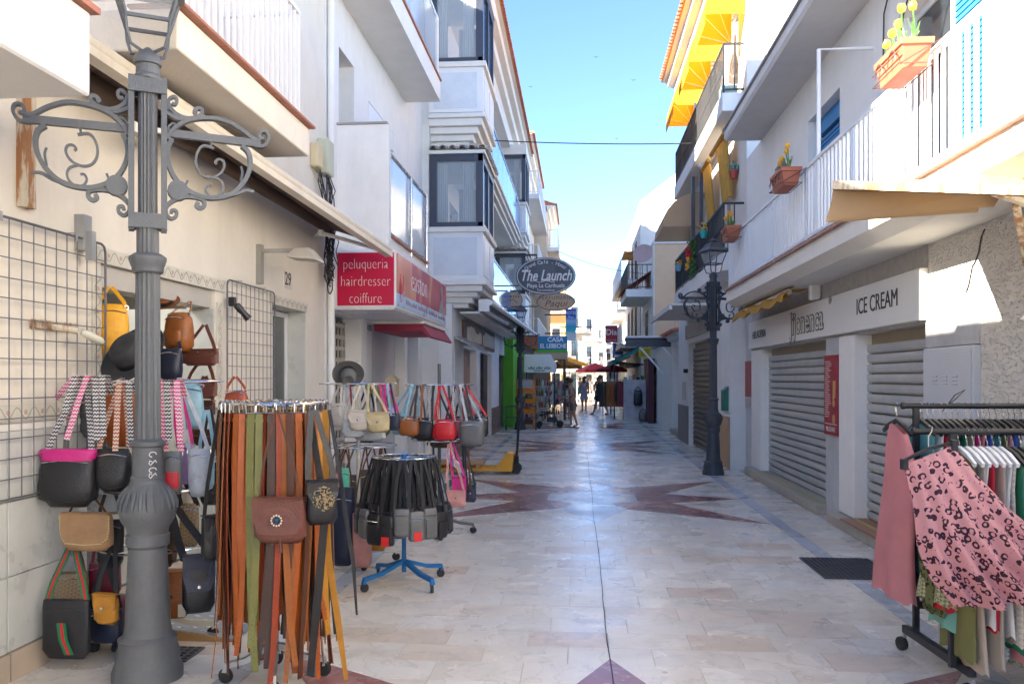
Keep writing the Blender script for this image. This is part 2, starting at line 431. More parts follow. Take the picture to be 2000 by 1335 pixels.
def check_mat(name, c1, c2, s):
    m = bpy.data.materials.new(name); m.use_nodes = True
    N, L, P = nodes(m); P.inputs['Roughness'].default_value = .6
    tc = N.new('ShaderNodeNewGeometry'); mp = N.new('ShaderNodeMapping'); mp.inputs['Rotation'].default_value = (.6, .5, R(45)); L.new(tc.outputs['Position'], mp.inputs[0])
    ck = N.new('ShaderNodeTexChecker'); ck.inputs['Scale'].default_value = s; ck.inputs[1].default_value = (*c1, 1); ck.inputs[2].default_value = (*c2, 1)
    L.new(mp.outputs[0], ck.inputs[0]); L.new(ck.outputs[0], P.inputs['Base Color'])
    return m
canvas = check_mat('beige_patterned_canvas', (.30, .22, .13), (.20, .13, .07), 60)
prints = [check_mat('print_teal', (.12, .36, .36), (.55, .50, .42), 62), check_mat('print_rust', (.50, .14, .05), (.55, .45, .30), 75), check_mat('print_olive', (.16, .18, .07), (.42, .40, .26), 66), check_mat('print_cream', (.60, .54, .45), (.30, .16, .12), 50)]
plaid = check_mat('plaid_cloth', (.55, .47, .38), (.36, .36, .32), 48)
def cloth(name, c): return mat('cloth_' + name, c, .85, var=.1, vs=5, bump=.15, bs=50, trl=.15)

# ---------------------------------------------------------------- the ground
def struct(o): o['kind'] = 'structure'; return o
g = B(); g.quad((-900, -200, -.02), (900, -200, -.02), (900, 1500, -.02), (-900, 1500, -.02))
struct(g.build('ground', mat('earth', (.30, .26, .21), .9)))
SX0, SX1 = -1.83, 2.20
pave = B(); pave.box(-3.3, 3.25, -14, 120, -.018, -.003)
pave = struct(pave.build('pavement', [groutm]))
tb = B(); tb.box(-.249, .249, -.1535, .1535, -.012, 0)
tproto = None
allt = []
rowh = .31
r = 0
y = -1.0
while y < 60:
    offs = random.choice([0, .25, .125, .37])
    x = SX0 - offs
    while x < SX1 - .02:
        a, b_ = max(x, SX0), min(x + .504, SX1)
        if b_ - a > .04: allt.append((a, b_, y))
        x += .504
    for a, b_ in ((-3.2, -2.58), (-2.575, -1.98), (2.35, 2.86)): allt.append((a, b_, y))
    y += rowh; r += 1
vis = sorted([t for t in allt if t[2] > 3.6 and -2.9 < t[0] < 2.6], key=lambda t: t[2])[:290]
vs_ = set(vis)
sh = {}
for (a, b_, y) in vis:
    k = round(b_ - a, 2)
    o = bpy.data.objects.new('tile', None) if False else None
    if k not in sh:
        q = B(); h = k / 2 - .0007; q.box(-h, h, -.1543, .1543, -.012, 0)
        o = q.build('tile', floorm, pave); sh[k] = o
    else:
        o = inst(sh[k], 'tile', pave)
    o.location = ((a + b_) / 2, y + rowh / 2, random.uniform(-.0006, .0006))
    o.rotation_euler = (R(random.gauss(0, .05)), R(random.gauss(0, .05)), 0)
far = B(); tint = []
for (a, b_, y) in allt:
    if (a, b_, y) in vs_ : continue
    z = [random.gauss(0, .0004) for _ in range(4)]
    far.quad((a + .0012, y + .0012, z[0]), (b_ - .0012, y + .0012, z[1]), (b_ - .0012, y + rowh - .0012, z[2]), (a + .0012, y + rowh - .0012, z[3]))
    tint.append(random.random())
fo = far.build('far_tiles', floorm, pave); fo['kind'] = 'stuff'
at_ = fo.data.attributes.new('tint', 'FLOAT', 'FACE'); at_.data.foreach_set('value', tint)
for nm, xa, xb in (('border_strip', -1.975, -1.835), ('border_strip', 2.205, 2.345)):
    for k in range(40):
        q = B(); q.box(xa, xb, -1 + k * 1.5, .494 + k * 1.5, -.012, .0005); q.build(nm, bluem, pave)
q = B(); q.quad((-3.3, 60, -.001), (12, 60, -.001), (12, 130, -.001), (-3.3, 130, -.001)); struct(q.build('far_pavement', floorm))
# inlaid eight-pointed stars
cxs = (SX0 + SX1) / 2
def inlay(pts, cy, m, h=.0062, nm='star_inlay'):
    q = B(); q.prism([V(cxs + x, cy + y, -.005) for x, y in pts], (0, 0, h)); q.build(nm, m, pave)
for cy in (3.0, 11.75, 20.5, 29.3):
    for k in range(4):
        c_, s_ = [(1, 0), (0, 1), (-1, 0), (0, -1)][k]
        rot = lambda p: (p[0] * c_ - p[1] * s_, p[0] * s_ + p[1] * c_)
        m = bluem if (k == 3 and cy > 5) else redm  # south arm in grey-blue: sky reflection on the red marble put into its colour
        inlay([rot(p) for p in ((.60, -.26), (1.04, -.44), (2.0, 0), (1.04, .44), (.60, .26))], cy, m)
        inlay([rot(p) for p in ((.60, .264), (1.036, .446), (2.0, 1.98), (.446, 1.036), (.264, .60))], cy, redm, .0065)
    inlay([(.654 * math.cos(math.pi / 8 + math.pi / 4 * k), .654 * math.sin(math.pi / 8 + math.pi / 4 * k)) for k in range(8)], cy, bluem, .0068, 'star_centre')
q = B(); pts = []
for k in range(90): pts.append((cxs + .006 * math.sin(k * .5) + random.uniform(-.003, .003), 2.5 + k * .35, .0012))
q.sweep(pts, (1, 0, 0), .0055, .003); q.build('expansion_joint', mat('joint_black', (.015, .014, .014), .9), pave)
# drain grates let into the pavement
def grate(x0, x1, y0, y1, label, nx, ny):
    t = thing('drain_grate', label, 'grate', loc=(0, 0, 0))
    q = B(); q.box(x0, x1, y0, y1, -.01, .0035); q.build('pit', black, t)
    dm = mat('grate_iron', (.10, .10, .11), .5, metal=.4)
    q = B()
    for i in range(nx + 1):
        x = lerp(x0, x1, i / nx); q.box(x - .006, x + .006, y0, y1, .004, .0105)
    for i in range(ny + 1):
        y = lerp(y0, y1, i / ny); q.box(x0, x1, y - .006, y + .006, .0045, .010)
    q.build('bars', dm, t)
grate(2.02, 2.62, 7.13, 7.93, 'dark iron drain grate in the floor beside the clothes rail', 14, 16)
grate(-2.62, -2.28, 4.75, 5.0, 'small drain grate in the floor behind the near lamp post', 7, 5)
# ---------------------------------------------------------------- building helpers
def cells(b, X0, X1, Y0, Y1, Z0, Z1, ops, m=0):
    """wall slab between X0 and X1 with rectangular openings (y0,y1,z0,z1)"""
    ys = sorted({Y0, Y1, *[min(max(o[0], Y0), Y1) for o in ops], *[min(max(o[1], Y0), Y1) for o in ops]})
    for i in range(len(ys) - 1):
        ya, yb = ys[i], ys[i + 1]; ym = (ya + yb) / 2
        holes = sorted([(o[2], o[3]) for o in ops if o[0] < ym < o[1]])
        z = Z0
        for h in holes:
            if h[0] > z + 1e-4: b.box(X0, X1, ya, yb, z, h[0], m)
            z = h[1]
        if z < Z1 - 1e-4: b.box(X0, X1, ya, yb, z, Z1, m)
def bld(name, label): return thing(name, label, 'building')
def window(par, X, s, y0, y1, z0, z1, fm=None, pm=None, fw=.06, mull=1, dep=.10, nm='window'):
    """s = +1 when the wall faces +X; the window sits dep behind the plane X"""
    fm = fm or alum; pm = pm or gl
    xo = X - s * dep
    f = B()
    f.box(xo, xo - s * .05, y0, y1, z0, z0 + fw); f.box(xo, xo - s * .05, y0, y1, z1 - fw, z1)
    f.box(xo, xo - s * .05, y0, y0 + fw, z0 + fw, z1 - fw); f.box(xo, xo - s * .05, y1 - fw, y1, z0 + fw, z1 - fw)
    for k in range(1, mull + 1):
        yy = lerp(y0, y1, k / (mull + 1)); f.box(xo - s * .002, xo - s * .048, yy - fw / 2, yy + fw / 2, z0 + fw, z1 - fw)
    fr = f.build(nm, fm, par)
    p = B(); p.box(xo - s * .02, xo - s * .03, y0 + fw, y1 - fw, z0 + fw, z1 - fw); p.build('pane', pm, fr)
    return fr
def rail_x(par, X, y0, y1, z0, z1, m, step=.11, bw=.018, top=.04, square=True, ends=()):
    """a railing along Y; each upright is its own piece"""
    f = B(); f.box(X - top / 2, X + top / 2, y0, y1, z1 - .035, z1); f.box(X - .014, X + .014, y0, y1, z0 + .06, z0 + .09)
    n = max(2, int(round((y1 - y0) / 1.6)))
    for k in range(n + 1):
        yy = lerp(y0 + .02, y1 - .02, k / n); f.box(X - .016, X + .016, yy - .016, yy + .016, z0, z1 - .035)
    rl = f.build('railing', m, par)
    q = B()
    if square: q.box(-bw / 2, bw / 2, -bw / 2, bw / 2, z0 + .085, z1 - .034)
    else: q.lathe([(bw / 2, z0 + .085), (bw / 2, lerp(z0, z1, .45)), (bw * 1.1, lerp(z0, z1, .5)), (bw / 2, lerp(z0, z1, .55)), (bw / 2, z1 - .034)], (0, 0, 0), 6)
    k = int((y1 - y0) / step); first = None
    for i in range(1, k):
        yy = lerp(y0, y1, i / k)
        if first is None: first = q.build('baluster', m, rl); first.location = (X, yy, 0)
        else: inst(first, 'baluster', rl, (X, yy, 0))
    return rl
def rail_y(par, Y, x0, x1, z0, z1, m, step=.11, bw=.018):
    f = B(); f.box(x0, x1, Y - .02, Y + .02, z1 - .035, z1); f.box(x0, x1, Y - .012, Y + .012, z0 + .06, z0 + .09)
    rl = f.build('railing', m, par)
    k = max(2, int((x1 - x0) / step)); first = None
    q = B(); q.box(-bw / 2, bw / 2, -bw / 2, bw / 2, z0 + .085, z1 - .034)
    for i in range(1, k):
        xx = lerp(x0, x1, i / k)
        if first is None: first = q.build('baluster', m, rl); first.location = (xx, Y, 0)
        else: inst(first, 'baluster', rl, (xx, Y, 0))
    return rl
def eave(par, X, s, y0, y1, z, dep=.9, step=.19, tm=None, mould=None, lim=90):
    """moulded cornice and a row of half-round roof tiles; s=+1 overhangs towards +X, X is the drip edge"""
    tm = tm or terra
    c = B(); prof = [(0, 0), (-.10, -.02), (-.14, -.12), (-.30, -.16), (-.34, -.30), (-.50, -.34), (-.54, -.46), (-dep, -.48), (-dep, 0)]
    c.prism([(X + s * a, y0, z - .05 + b_) for a, b_ in prof], (0, y1 - y0, 0)); c.build('cornice', mould or creamw, par)
    n = 8; half = [(math.cos(math.pi * i / n), math.sin(math.pi * i / n)) for i in range(n + 1)]
    q = B(); r0 = step * .40
    ring = lambda x, zz, rr: [V(x, rr * a, zz + rr * b_) for a, b_ in half] + [V(x, (rr - .014) * a, zz + (rr - .014) * b_) for a, b_ in half[::-1]]
    q.rings([ring(s * .09, -.03, r0), ring(-s * .42, .10, r0 * .86)])
    q.rings([ring(-s * .36, .105, r0), ring(-s * .95, .27, r0 * .86)])
    k = int((y1 - y0) / step); first = None
    for i in range(k):
        yy = y0 + step * (i + .5)
        if i >= lim: break
        if first is None: first = q.build('roof_tile', tm, par); first.location = (X, yy, z)
        else: inst(first, 'roof_tile', par, (X, yy, z + random.uniform(-.006, .006)))
    p = B(); p.prism([(X + s * .04, y0, z - .045), (X - s * .95, y0, z + .215), (X - s * 4.0, y0, z + 1.0), (X - s * 4.0, y0, z - .05)], (0, y1 - y0, 0)); p.build('roof', tm, par)

# ================================================================ LEFT: shop house behind the near lamp
XL = -3.1
L0 = bld('shop_house', 'cream rendered house at the far left edge with a white boxed ledge')
q = B(); q.box(-11, XL - .004, -14, 3.3, 0, 5.5); q.build('wall', cream, L0)
q = B(); q.box(XL, -2.2, .6, 3.66, 2.92, 3.3); q.build('ledge_box', mat('ledge_paint', (.60, .60, .59), .8, var=.06, bump=.25, bs=40), L0, bev=.01)
q = B(); q.box(XL, -2.17, .6, 3.69, 3.302, 3.33); q.build('coping', terrac, L0)

L1 = bld('bag_shop_house', 'cream shop house with marble skirting and a deep awning, bags hung outside')
b = B()
OPS = [(5.27, 7.0, 0, 2.40), (8.36, 9.42, .45, 2.40)]
cells(b, XL - .25, XL, 3.3, 10.13, 1.40, 5.45, OPS); b.box(XL - .25, XL, 3.9, 10.13, 5.45, 12.3); b.build('wall', cream, L1)
b = B(); b.box(-11, XL - 2.6, 3.3, 10.13, 0, 3.0); b.box(-11, XL - .25, 3.3, 10.13, 3.0, 5.45); b.box(-11, XL - .25, 3.9, 10.13, 5.45, 12.3); b.build('house_body', cream, L1)
# marble slabs of the lower wall, one by one
slabs = [(3.3, 4.35), (4.36, 5.10)] + [(7.18, 7.78), (7.785, 8.33)] + [(9.45, 10.13)]
for (ya, yb) in slabs:
    for (za, zb) in ((.16, .565), (.57, .975), (.98, 1.36)):
        q = B(); q.box(XL - .25, XL + .012, ya, yb, za, zb); q.build('marble_slab', marblew, L1, bev=.003)
    q = B(); q.box(XL - .25, XL + .03, ya, yb, 0, .155); q.build('skirting', mat('skirting_stone', (.50, .41, .31), .6, var=.15), L1)
    q = B(); q.box(XL - .25, XL + .018, ya, yb, 1.363, 1.40); q.build('dado_trim', creamw, L1)
q = B(); q.box(XL - .25, XL, 8.36, 9.42, 0, .448); q.build('window_apron', marblew, L1)
# painted leaf border tiles
bordm = mat('border_tile', (.66, .62, .52), .35, var=.10); leafm = mat('border_leaf', (.36, .40, .32), .4); flowm = mat('border_flower', (.55, .36, .30), .4)
def border(p0, dirv, n, size=.145):
    for k in range(n):
        p = V(*p0) + V(*dirv) * (size + .002) * k
        d = V(*dirv); up = V(0, 0, 1) if abs(d.z) < .5 else V(0, 1, 0)
        q = B(); q.prism([p, p + d * size, p + d * size + up * .10, p + up * .10], (.012, 0, 0)); bo = q.build('border_tile', bordm, L1)
        q = B(); e = V(.0125, 0, 0)
        pts = [p + e + d * (size * t) + up * (.05 + .032 * math.cos(t * 2 * math.pi)) for t in [i / 10 for i in range(11)]]
        q.sweep(pts, (1, 0, 0), .002, .008)
        q.build('leaf_scroll', leafm, bo)
        q = B(); q.lathe([(.001, 0), (.016, 0), (.016, .002), (.001, .002)], p + e + d * size * .5 + up * .055, 7, axis=V(1, 0, 0)); q.build('flower', flowm, bo)
border((XL + .002, 5.12, 2.40), (0, 1, 0), 14); border((XL + .002, 8.26, 2.40), (0, 1, 0), 8)
border((XL + .002, 5.16, 1.42), (0, 0, 1), 6); border((XL + .002, 7.02, 1.42), (0, 0, 1), 6); border((XL + .002, 3.4, 1.405), (0, 1, 0), 11)
# doorway jambs, roller box, room behind
q = B(); q.box(XL - .9, XL - .003, 6.972, 6.996, .131, 2.24); q.box(XL - .25, XL - .003, 5.274, 5.29, .131, 2.24); q.build('door_jamb', marblew, L1)
q = B(); q.box(XL - .22, XL - .03, 5.28, 6.99, 2.25, 2.395); q.build('roller_box', mat('roller_box', (.5, .47, .42), .5), L1)
q = B(); q.box(XL - 2.6, XL - .26, 4.6, 4.62, 0, 2.9); q.box(XL - 2.6, XL - .26, 8.2, 8.22, 0, 2.9); q.box(XL - 2.62, XL - 2.58, 4.6, 8.2, 0, 2.9); q.box(XL - 2.6, XL - .24, 4.6, 8.2, 2.75, 2.78); q.box(XL - 2.6, XL - .22, 4.6, 8.2, .10, .13)
q.build('shop_room', roomw, L1)
q = B(); q.box(XL - .8, XL - .55, 5.9, 6.9, 2.70, 2.745); q.build('ceiling_light', mat('lit_panel', (1, .96, .9), .5, emit=2), L1)
for k, (dx, yy) in enumerate([(1.3, 5.4), (1.6, 6.0), (1.9, 6.6), (1.2, 6.9)]):
    q = B(); q.box(XL - dx - .2, XL - dx, yy, yy + .5, .13, 1.9); q.build('shelf_unit', [wood, mat('shelf_grey', (.2, .19, .17), .7)][k % 2], L1)
window(L1, XL, 1, 8.40, 9.38, .5, 2.38, alum, gl, .05, 1, .2)
q = B(); q.box(XL - .25, XL - .005, 9.405, 9.418, .45, 2.4); q.build('window_reveal', marblew, L1)
# threshold step
q = B(); q.box(XL - .25, XL + .02, 5.27, 7.0, 0, .13); q.build('threshold', mat('skirting_stone', (.5, .41, .31)), L1)
# balcony
q = B(); q.box(XL, -2.32, 4.74, 7.14, 3.56, 3.80); bal = q.build('balcony_slab', cream, L1, bev=.008)
for k in range(8):
    q = B(); q.box(-2.62, -2.27, 4.72 + k * .306, 4.72 + k * .306 + .30, 3.803, 3.825); q.build('edge_tile', terrac, bal, bev=.004)
rail_x(bal, -2.40, 4.78, 7.10, 3.825, 4.80, alum, .105, .022)
rail_y(bal, 4.79, XL + .02, -2.42, 3.825, 4.80, alum, .11, .022)
rail_y(bal, 7.09, XL + .02, -2.42, 3.825, 4.80, alum, .11, .022)
# retracted awning
aw = B(); A0, A1 = aty(118, 45, 4.25), aty(760, 488, 10.0); aw.tube([A0, A1], .045, 10); aw.sweep([A0 + V(0, 0, -.06), A1 + V(0, 0, -.06)], None, .09, .05)
aw = aw.build('awning_bar', mat('awning_cream', (.72, .64, .52), .5, var=.1, vs=5, stain=.3, sc_=(.45, .28, .12)), L1, 40)
q = B(); q.quad(A0 + V(0, 0, .02), A1 + V(0, 0, .02), (XL + .08, 10.0, 3.46), (XL + .08, 4.25, 3.50)); q.build('awning_cloth', brownfab, aw)
q = B(); q.tube([(XL + .1, 4.2, 3.47), (XL + .1, 10.02, 3.45)], .065, 10); q.build('awning_roller', brownfab, aw, 40)
for yy in (5.9, 9.75):
    e_ = A0.lerp(A1, (yy - 4.25) / 5.75) + V(-.03, 0, -.05); m_ = V(-2.78, yy - .8, 3.22)
    q = B(); q.sweep([(XL + .05, yy - .1, 3.30), m_], None, .05, .03); q.sweep([m_, e_], None, .05, .03); q.tube([m_ + V(0, 0, -.03), m_ + V(0, 0, .03)], .03, 8)
    q.build('awning_arm', creamw, aw)
# rusty upright, cable boxes, cable tangle, house number, flood lamp
q = B(); q.box(XL, XL + .05, 4.44, 4.54, 2.60, 3.30); q.build('rusty_upright', rust, L1)
for (ya, yb, z0, z1, c, dx) in ((9.55, 9.76, 4.10, 4.38, (.68, .56, .34), .10), (9.80, 10.07, 4.08, 4.50, (.56, .57, .43), .14)):
    q = B(); q.box(XL, XL + dx, ya, yb, z0, z1); q.build('junction_box', mat('box_%d' % int(ya * 100), c, .5, stain=.3), L1, bev=.015)
q = B()
rnd = random.Random(3)
for k in range(14):
    y0 = 9.6 + rnd.random() * .5; p = V(XL + .05 + rnd.random() * .05, y0, 4.08)
    pts = [p]
    tgt = V(XL + .06 + rnd.random() * .12, 9.88 + rnd.random() * .22, 3.2 - rnd.random() * .35)
    for i in range(1, 8):
        t = i / 7; pts.append(p.lerp(tgt, t) + V(rnd.uniform(-.03, .05), rnd.uniform(-.07, .07), rnd.uniform(-.05, .05)))
    q.tube(pts, .007, 5)
for k in range(9):
    c = V(XL + .10, 9.95, 2.95 + rnd.uniform(-.18, .15)); rr = rnd.uniform(.06, .14)
    q.tube([c + V(rnd.uniform(-.03, .05), rr * math.cos(a), rr * 1.3 * math.sin(a)) for a in [i * .7 for i in range(10)]], .008, 5)
q.tube([(XL + .02, 4.6 + i * .5, 3.55 - .02 * math.sin(i * 1.9)) for i in range(12)], .008, 5)
q.tube([(XL + .06, 8.0 + i * .2, 3.62 + .05 * math.sin(i * 1.1)) for i in range(11)], .008, 5)
q.build('cables', black, L1)
num = B(); num.box(XL, XL + .008, 8.68, 8.92, 2.60, 2.80); num = num.build('house_number_plate', mat('number_tile', (.72, .68, .58), .3), L1)
text('29', .20, (XL + .0095, 8.80, 2.70), '+X', black, num, .001)
fl = B(); fl.box(XL, XL + .05, 7.92, 8.0, 2.56, 2.94); fl.sweep([(XL + .05, 7.96, 2.88), (XL + .42, 8.0, 2.885)], None, .035, .035)
fl = fl.build('flood_lamp_bracket', mat('bracket_grey', (.30, .29, .26), .5, stain=.4), L1)
q = B(); q.rings([[V(XL + .38, 7.93, 2.90), V(XL + .52, 7.93, 2.90), V(XL + .52, 8.1, 2.90), V(XL + .38, 8.1, 2.90)], [V(XL + .32, 7.88, 2.83), V(XL + .60, 7.88, 2.80), V(XL + .60, 8.15, 2.80), V(XL + .32, 8.15, 2.83)], [V(XL + .32, 7.88, 2.81), V(XL + .60, 7.88, 2.78), V(XL + .60, 8.15, 2.78), V(XL + .32, 8.15, 2.81)]])
q.build('flood_lamp_head', mat('lamp_head', (.52, .47, .38), .4), fl)
for (u0, z0, z1) in ((4.98, 2.44, 2.66),):
    q = B(); q.box(XL, XL + .06, u0, u0 + .09, z0, z1); q.box(XL + .06, XL + .10, u0 + .02, u0 + .07, z0 - .06, z0 + .12); q.build('bracket', galv, L1)
q = B(); q.sweep([(XL + .02, 4.55, 1.96), (XL + .02, 4.98, 1.96)], (0, 0, 1), .05, .02); q.tube([(XL + .04, 4.7, 1.95), (XL + .16, 4.76, 1.93)], .02, 8); q.build('coat_hook_rail', rust, L1)
q = B(); q.lathe([(.008, 0), (.02, .01), (.026, .04), (.026, .15), (.016, .17), (.008, .172)], (XL + .12, 4.86, 1.93), 12, axis=V(.25, .9, -.35)); q.build('spot_lamp', mat('lamp_ivory', (.66, .64, .52), .4), L1, 40)
# wire grid panels hung on the wall
def grid_panel(label, y0, y1, z0, z1, dy, dz):
    t = thing('wire_grid_panel', label, 'wire grid', loc=(XL + .05, y0, z0))
    wm = mat('grid_wire', (.16, .16, .17), .45, metal=.5)
    H = z1 - z0; Wd = y1 - y0; rr = .05
    q = B(); q.tube([(0, 0, 0), (0, 0, H - rr), (0, rr * .3, H - rr * .3), (0, rr, H), (0, Wd - rr, H), (0, Wd - rr * .3, H - rr * .3), (0, Wd, H - rr), (0, Wd, 0)], .008, 8, closed=True); q.build('frame', wm, t, 40)
    n = int(round(Wd / dy)); f = None
    q = B(); q.tube([(0, 0, .0), (0, 0, H)], .0035, 6)
    for i in range(1, n):
        if f is None: f = q.build('wire', wm, t, 40); f.location = (0, Wd * i / n, 0)
        else: inst(f, 'wire', t, (0, Wd * i / n, 0))
    n = int(round(H / dz)); f = None
    q = B(); q.tube([(.007, 0, 0), (.007, Wd, 0)], .0035, 6)
    for i in range(1, n):
        if f is None: f = q.build('wire', wm, t, 40); f.location = (0, 0, H * i / n)
        else: inst(f, 'wire', t, (0, 0, H * i / n))
    q = B()
    for yy in (.25 * Wd, .75 * Wd): q.sweep([(-.05, yy, H + .02), (.012, yy, H + .02), (.012, yy, H - .03)], (0, 1, 0), .02, .004)
    q.build('hook', galv, t)
grid_panel('large wire grid panel on the wall left of the shop door', 3.9, 5.24, 1.0, 2.51, .105, .105)
grid_panel('narrow wire grid panel on the wall right of the shop door', 7.14, 8.29, 1.0, 2.51, .105, .105)
cam_ = thing('spotlight', 'small black clip spotlight fixed to the narrow wire grid panel', 'spotlight', loc=(XL + .1, 7.2, 2.3))
q = B(); q.lathe([(.01, 0), (.03, .01), (.034, .06), (.026, .10), (.036, .16), (.036, .17), (.01, .171)], (0, 0, 0), 12, axis=V(.55, .35, -.75)); q.build('lamp_body', black, cam_, 40)
q = B(); q.box(-.06, .0, -.02, .02, -.02, .06); q.build('clip', black, cam_, bev=.005)

# ================================================================ LEFT: white house with hairdresser
L2 = bld('hairdresser_house', 'white rendered house with glass balconies above the hairdresser sign')
YA, YB = 10.15, 16.55
b = B(); OP2 = [(10.75, 11.5, 3.5, 5.95), (12.3, 14.0, 3.5, 5.75), (11.5, 13.5, 7.2, 9.2), (10.4, 16.2, 0, 2.5)]
cells(b, XL - .3, XL, YA, YB, 0, 9.4, OP2); b.build('wall', whiteb, L2)
b = B(); b.box(-11, XL - .3, YA, YB, 3, 9.4); b.box(-11, XL - 1.2, YA, YB, 0, 3); b.box(XL - 1.2, XL - .3, YA, YA + .05, 0, 3); b.build('house_body', whiteb, L2)
window(L2, XL, 1, 10.76, 11.49, 3.5, 5.94, alum, gl, .06, 0, .25); window(L2, XL, 1, 12.31, 13.99, 3.5, 5.74, alum, gl, .07, 1, .22); window(L2, XL, 1, 11.51, 13.49, 7.2, 9.19, alum, gl, .07, 1, .22)
q = B(); q.tube([(XL + .05, 10.24, .1), (XL + .05, 10.24, 9.4)], .045, 10); q.build('drainpipe', whiteb, L2, 40)
q = B(); q.box(XL - .2, XL, 12.31, 13.99, 5.45, 5.74); q.build('shutter_box', alum, L2)
q = B(); q.box(XL, -2.42, 10.66, 13.5, 3.27, 3.46); bal = q.build('balcony_slab', whiteb, L2)
q = B(); q.box(XL, -2.42, 10.66, 10.78, 3.462, 4.90); q.build('balcony_side_wall', whiteb, bal)
q = B(); q.box(XL, -2.44, 10.64, 10.80, 4.902, 4.93); q.build('wall_coping', mat('coping_grey', (.34, .30, .28), .6), bal)
q = B(); q.box(XL, -2.42, 13.36, 13.5, 3.462, 4.62); q.build('balcony_side_wall', whiteb, bal)
q = B(); q.box(-2.50, -2.38, 10.8, 13.36, 3.462, 3.49); q.build('coping', terrac, bal)
for k in range(2):
    q = B(); q.box(-2.452, -2.44, 10.82 + k * 1.27, 12.05 + k * 1.27, 3.55, 4.52); q.build('glass_panel', glassb, bal)
q = B(); q.tube([(-2.446, 10.78, 4.56), (-2.446, 13.36, 4.56)], .025, 8)
for yy in (12.06, 13.30): q.tube([(-2.41, yy, 3.4), (-2.41, yy, 4.55)], .018, 8)
q.build('handrail', steel, bal, 40)
q = B(); q.box(XL, -2.47, 8.9, 15.0, 6.60, 6.95); bal = q.build('upper_balcony_slab', whiteb, L2)
q = B(); q.box(-2.60, -2.44, 10.15, 14.98, 6.952, 6.98); q.build('coping', terrac, bal)
q = B(); q.box(XL, -2.5, 14.86, 15.0, 6.952, 8.1); q.build('balcony_side_wall', whiteb, bal)
for k in range(4):
    q = B(); q.box(-2.53, -2.518, 10.2 + k * 1.16, 11.33 + k * 1.16, 7.03, 8.05); q.build('glass_panel', glassb, bal)
q = B(); q.tube([(-2.524, 10.15, 8.08), (-2.524, 14.86, 8.08)], .025, 8); q.build('handrail', steel, bal, 40)
q = B(); q.box(-11, XL + .06, YA, YB, 9.4, 9.5); q.build('parapet', whiteb, L2)
# sign box over the salon
sb = B(); sb.box(XL, -2.28, 10.42, 14.4, 2.53, 3.25); sb = sb.build('sign_box', alum, L2, bev=.006)
pinkm = mat('sign_pink', srgb(196, 8, 62), .35, var=.03); ltr = mat('sign_white', (.82, .82, .82), .4, var=.02)
q = B(); q.box(-3.02, -2.30, 10.405, 10.419, 2.56, 3.22); q.build('sign_face', pinkm, sb)
for k, (s, sx) in enumerate((('peluqueria', .98), ('hairdresser', 1.0), ('coiffure', .98))):
    text(s, .19, (-2.66, 10.402, 3.075 - k * .215), '-Y', ltr, sb, .002, sx=sx * .74, off=-.005)
sg = bpy.data.materials.new('sign_salon'); sg.use_nodes = True
N, L, P = nodes(sg); P.inputs['Roughness'].default_value = .25
ge = N.new('ShaderNodeNewGeometry'); nz = N.new('ShaderNodeTexNoise'); nz.inputs['Scale'].default_value = 1.1; nz.inputs['Detail'].default_value = 1; L.new(ge.outputs['Position'], nz.inputs['Vector'])
rp = ramp(N, [(.38, srgb(205, 120, 95)), (.47, srgb(216, 140, 105)), (.5, srgb(190, 50, 70)), (.62, srgb(175, 40, 75)), (.66, srgb(205, 100, 95))]); L.new(nz.outputs['Fac'], rp.inputs[0]); L.new(rp.outputs[0], P.inputs['Base Color'])
q = B(); q.box(-2.279, -2.268, 10.46, 14.36, 2.72, 3.22); q.build('sign_face', sg, sb)
q = B(); q.box(-2.279, -2.268, 10.46, 14.36, 2.56, 2.719); q.build('sign_strip', mat('sign_pale', srgb(170, 195, 220), .3), sb)
text('easton', .46, (-2.266, 11.95, 2.98), '+X', ltr, sb, .002, off=-.010)
rnd = random.Random(6); q = B()
for k in range(34):
    y = 11.0 + k * .095; h = rnd.uniform(.03, .075)
    if k % 9 != 8: q.tube([(-2.267, y, 2.62), (-2.267, y + .02, 2.62 + h), (-2.267, y + .05, 2.62 + h * .6), (-2.267, y + .055, 2.62)], .005, 4)
q.build('faded_lettering', mat('sign_txt', srgb(150, 120, 130), .4), sb)
# salon lady's dress on the sign and a chair drawn in lines
q = B(); q.prism([(-2.267, 13.6, 2.72), (-2.267, 14.2, 2.72), (-2.267, 13.98, 2.95), (-2.267, 14.02, 3.12), (-2.267, 13.9, 3.2), (-2.267, 13.8, 3.1), (-2.267, 13.85, 2.95)], (.002, 0, 0)); q.build('sign_figure', mat('sign_grey', srgb(130, 130, 140), .4), sb)
q = B(); q.tube([(-2.266, 10.62, 2.75), (-2.266, 10.66, 2.98), (-2.266, 10.82, 2.98), (-2.266, 10.80, 2.78), (-2.266, 10.62, 2.75), (-2.266, 10.68, 2.62), (-2.266, 10.84, 2.66)], .004, 5); q.build('sign_chair', pinkm, sb)
for k in range(8):
    q = B(); q.box(XL + .02 + k * .098, XL + .11 + k * .098, 10.43, 14.38, 2.512, 2.527); q.build('soffit_slat', alum, sb)
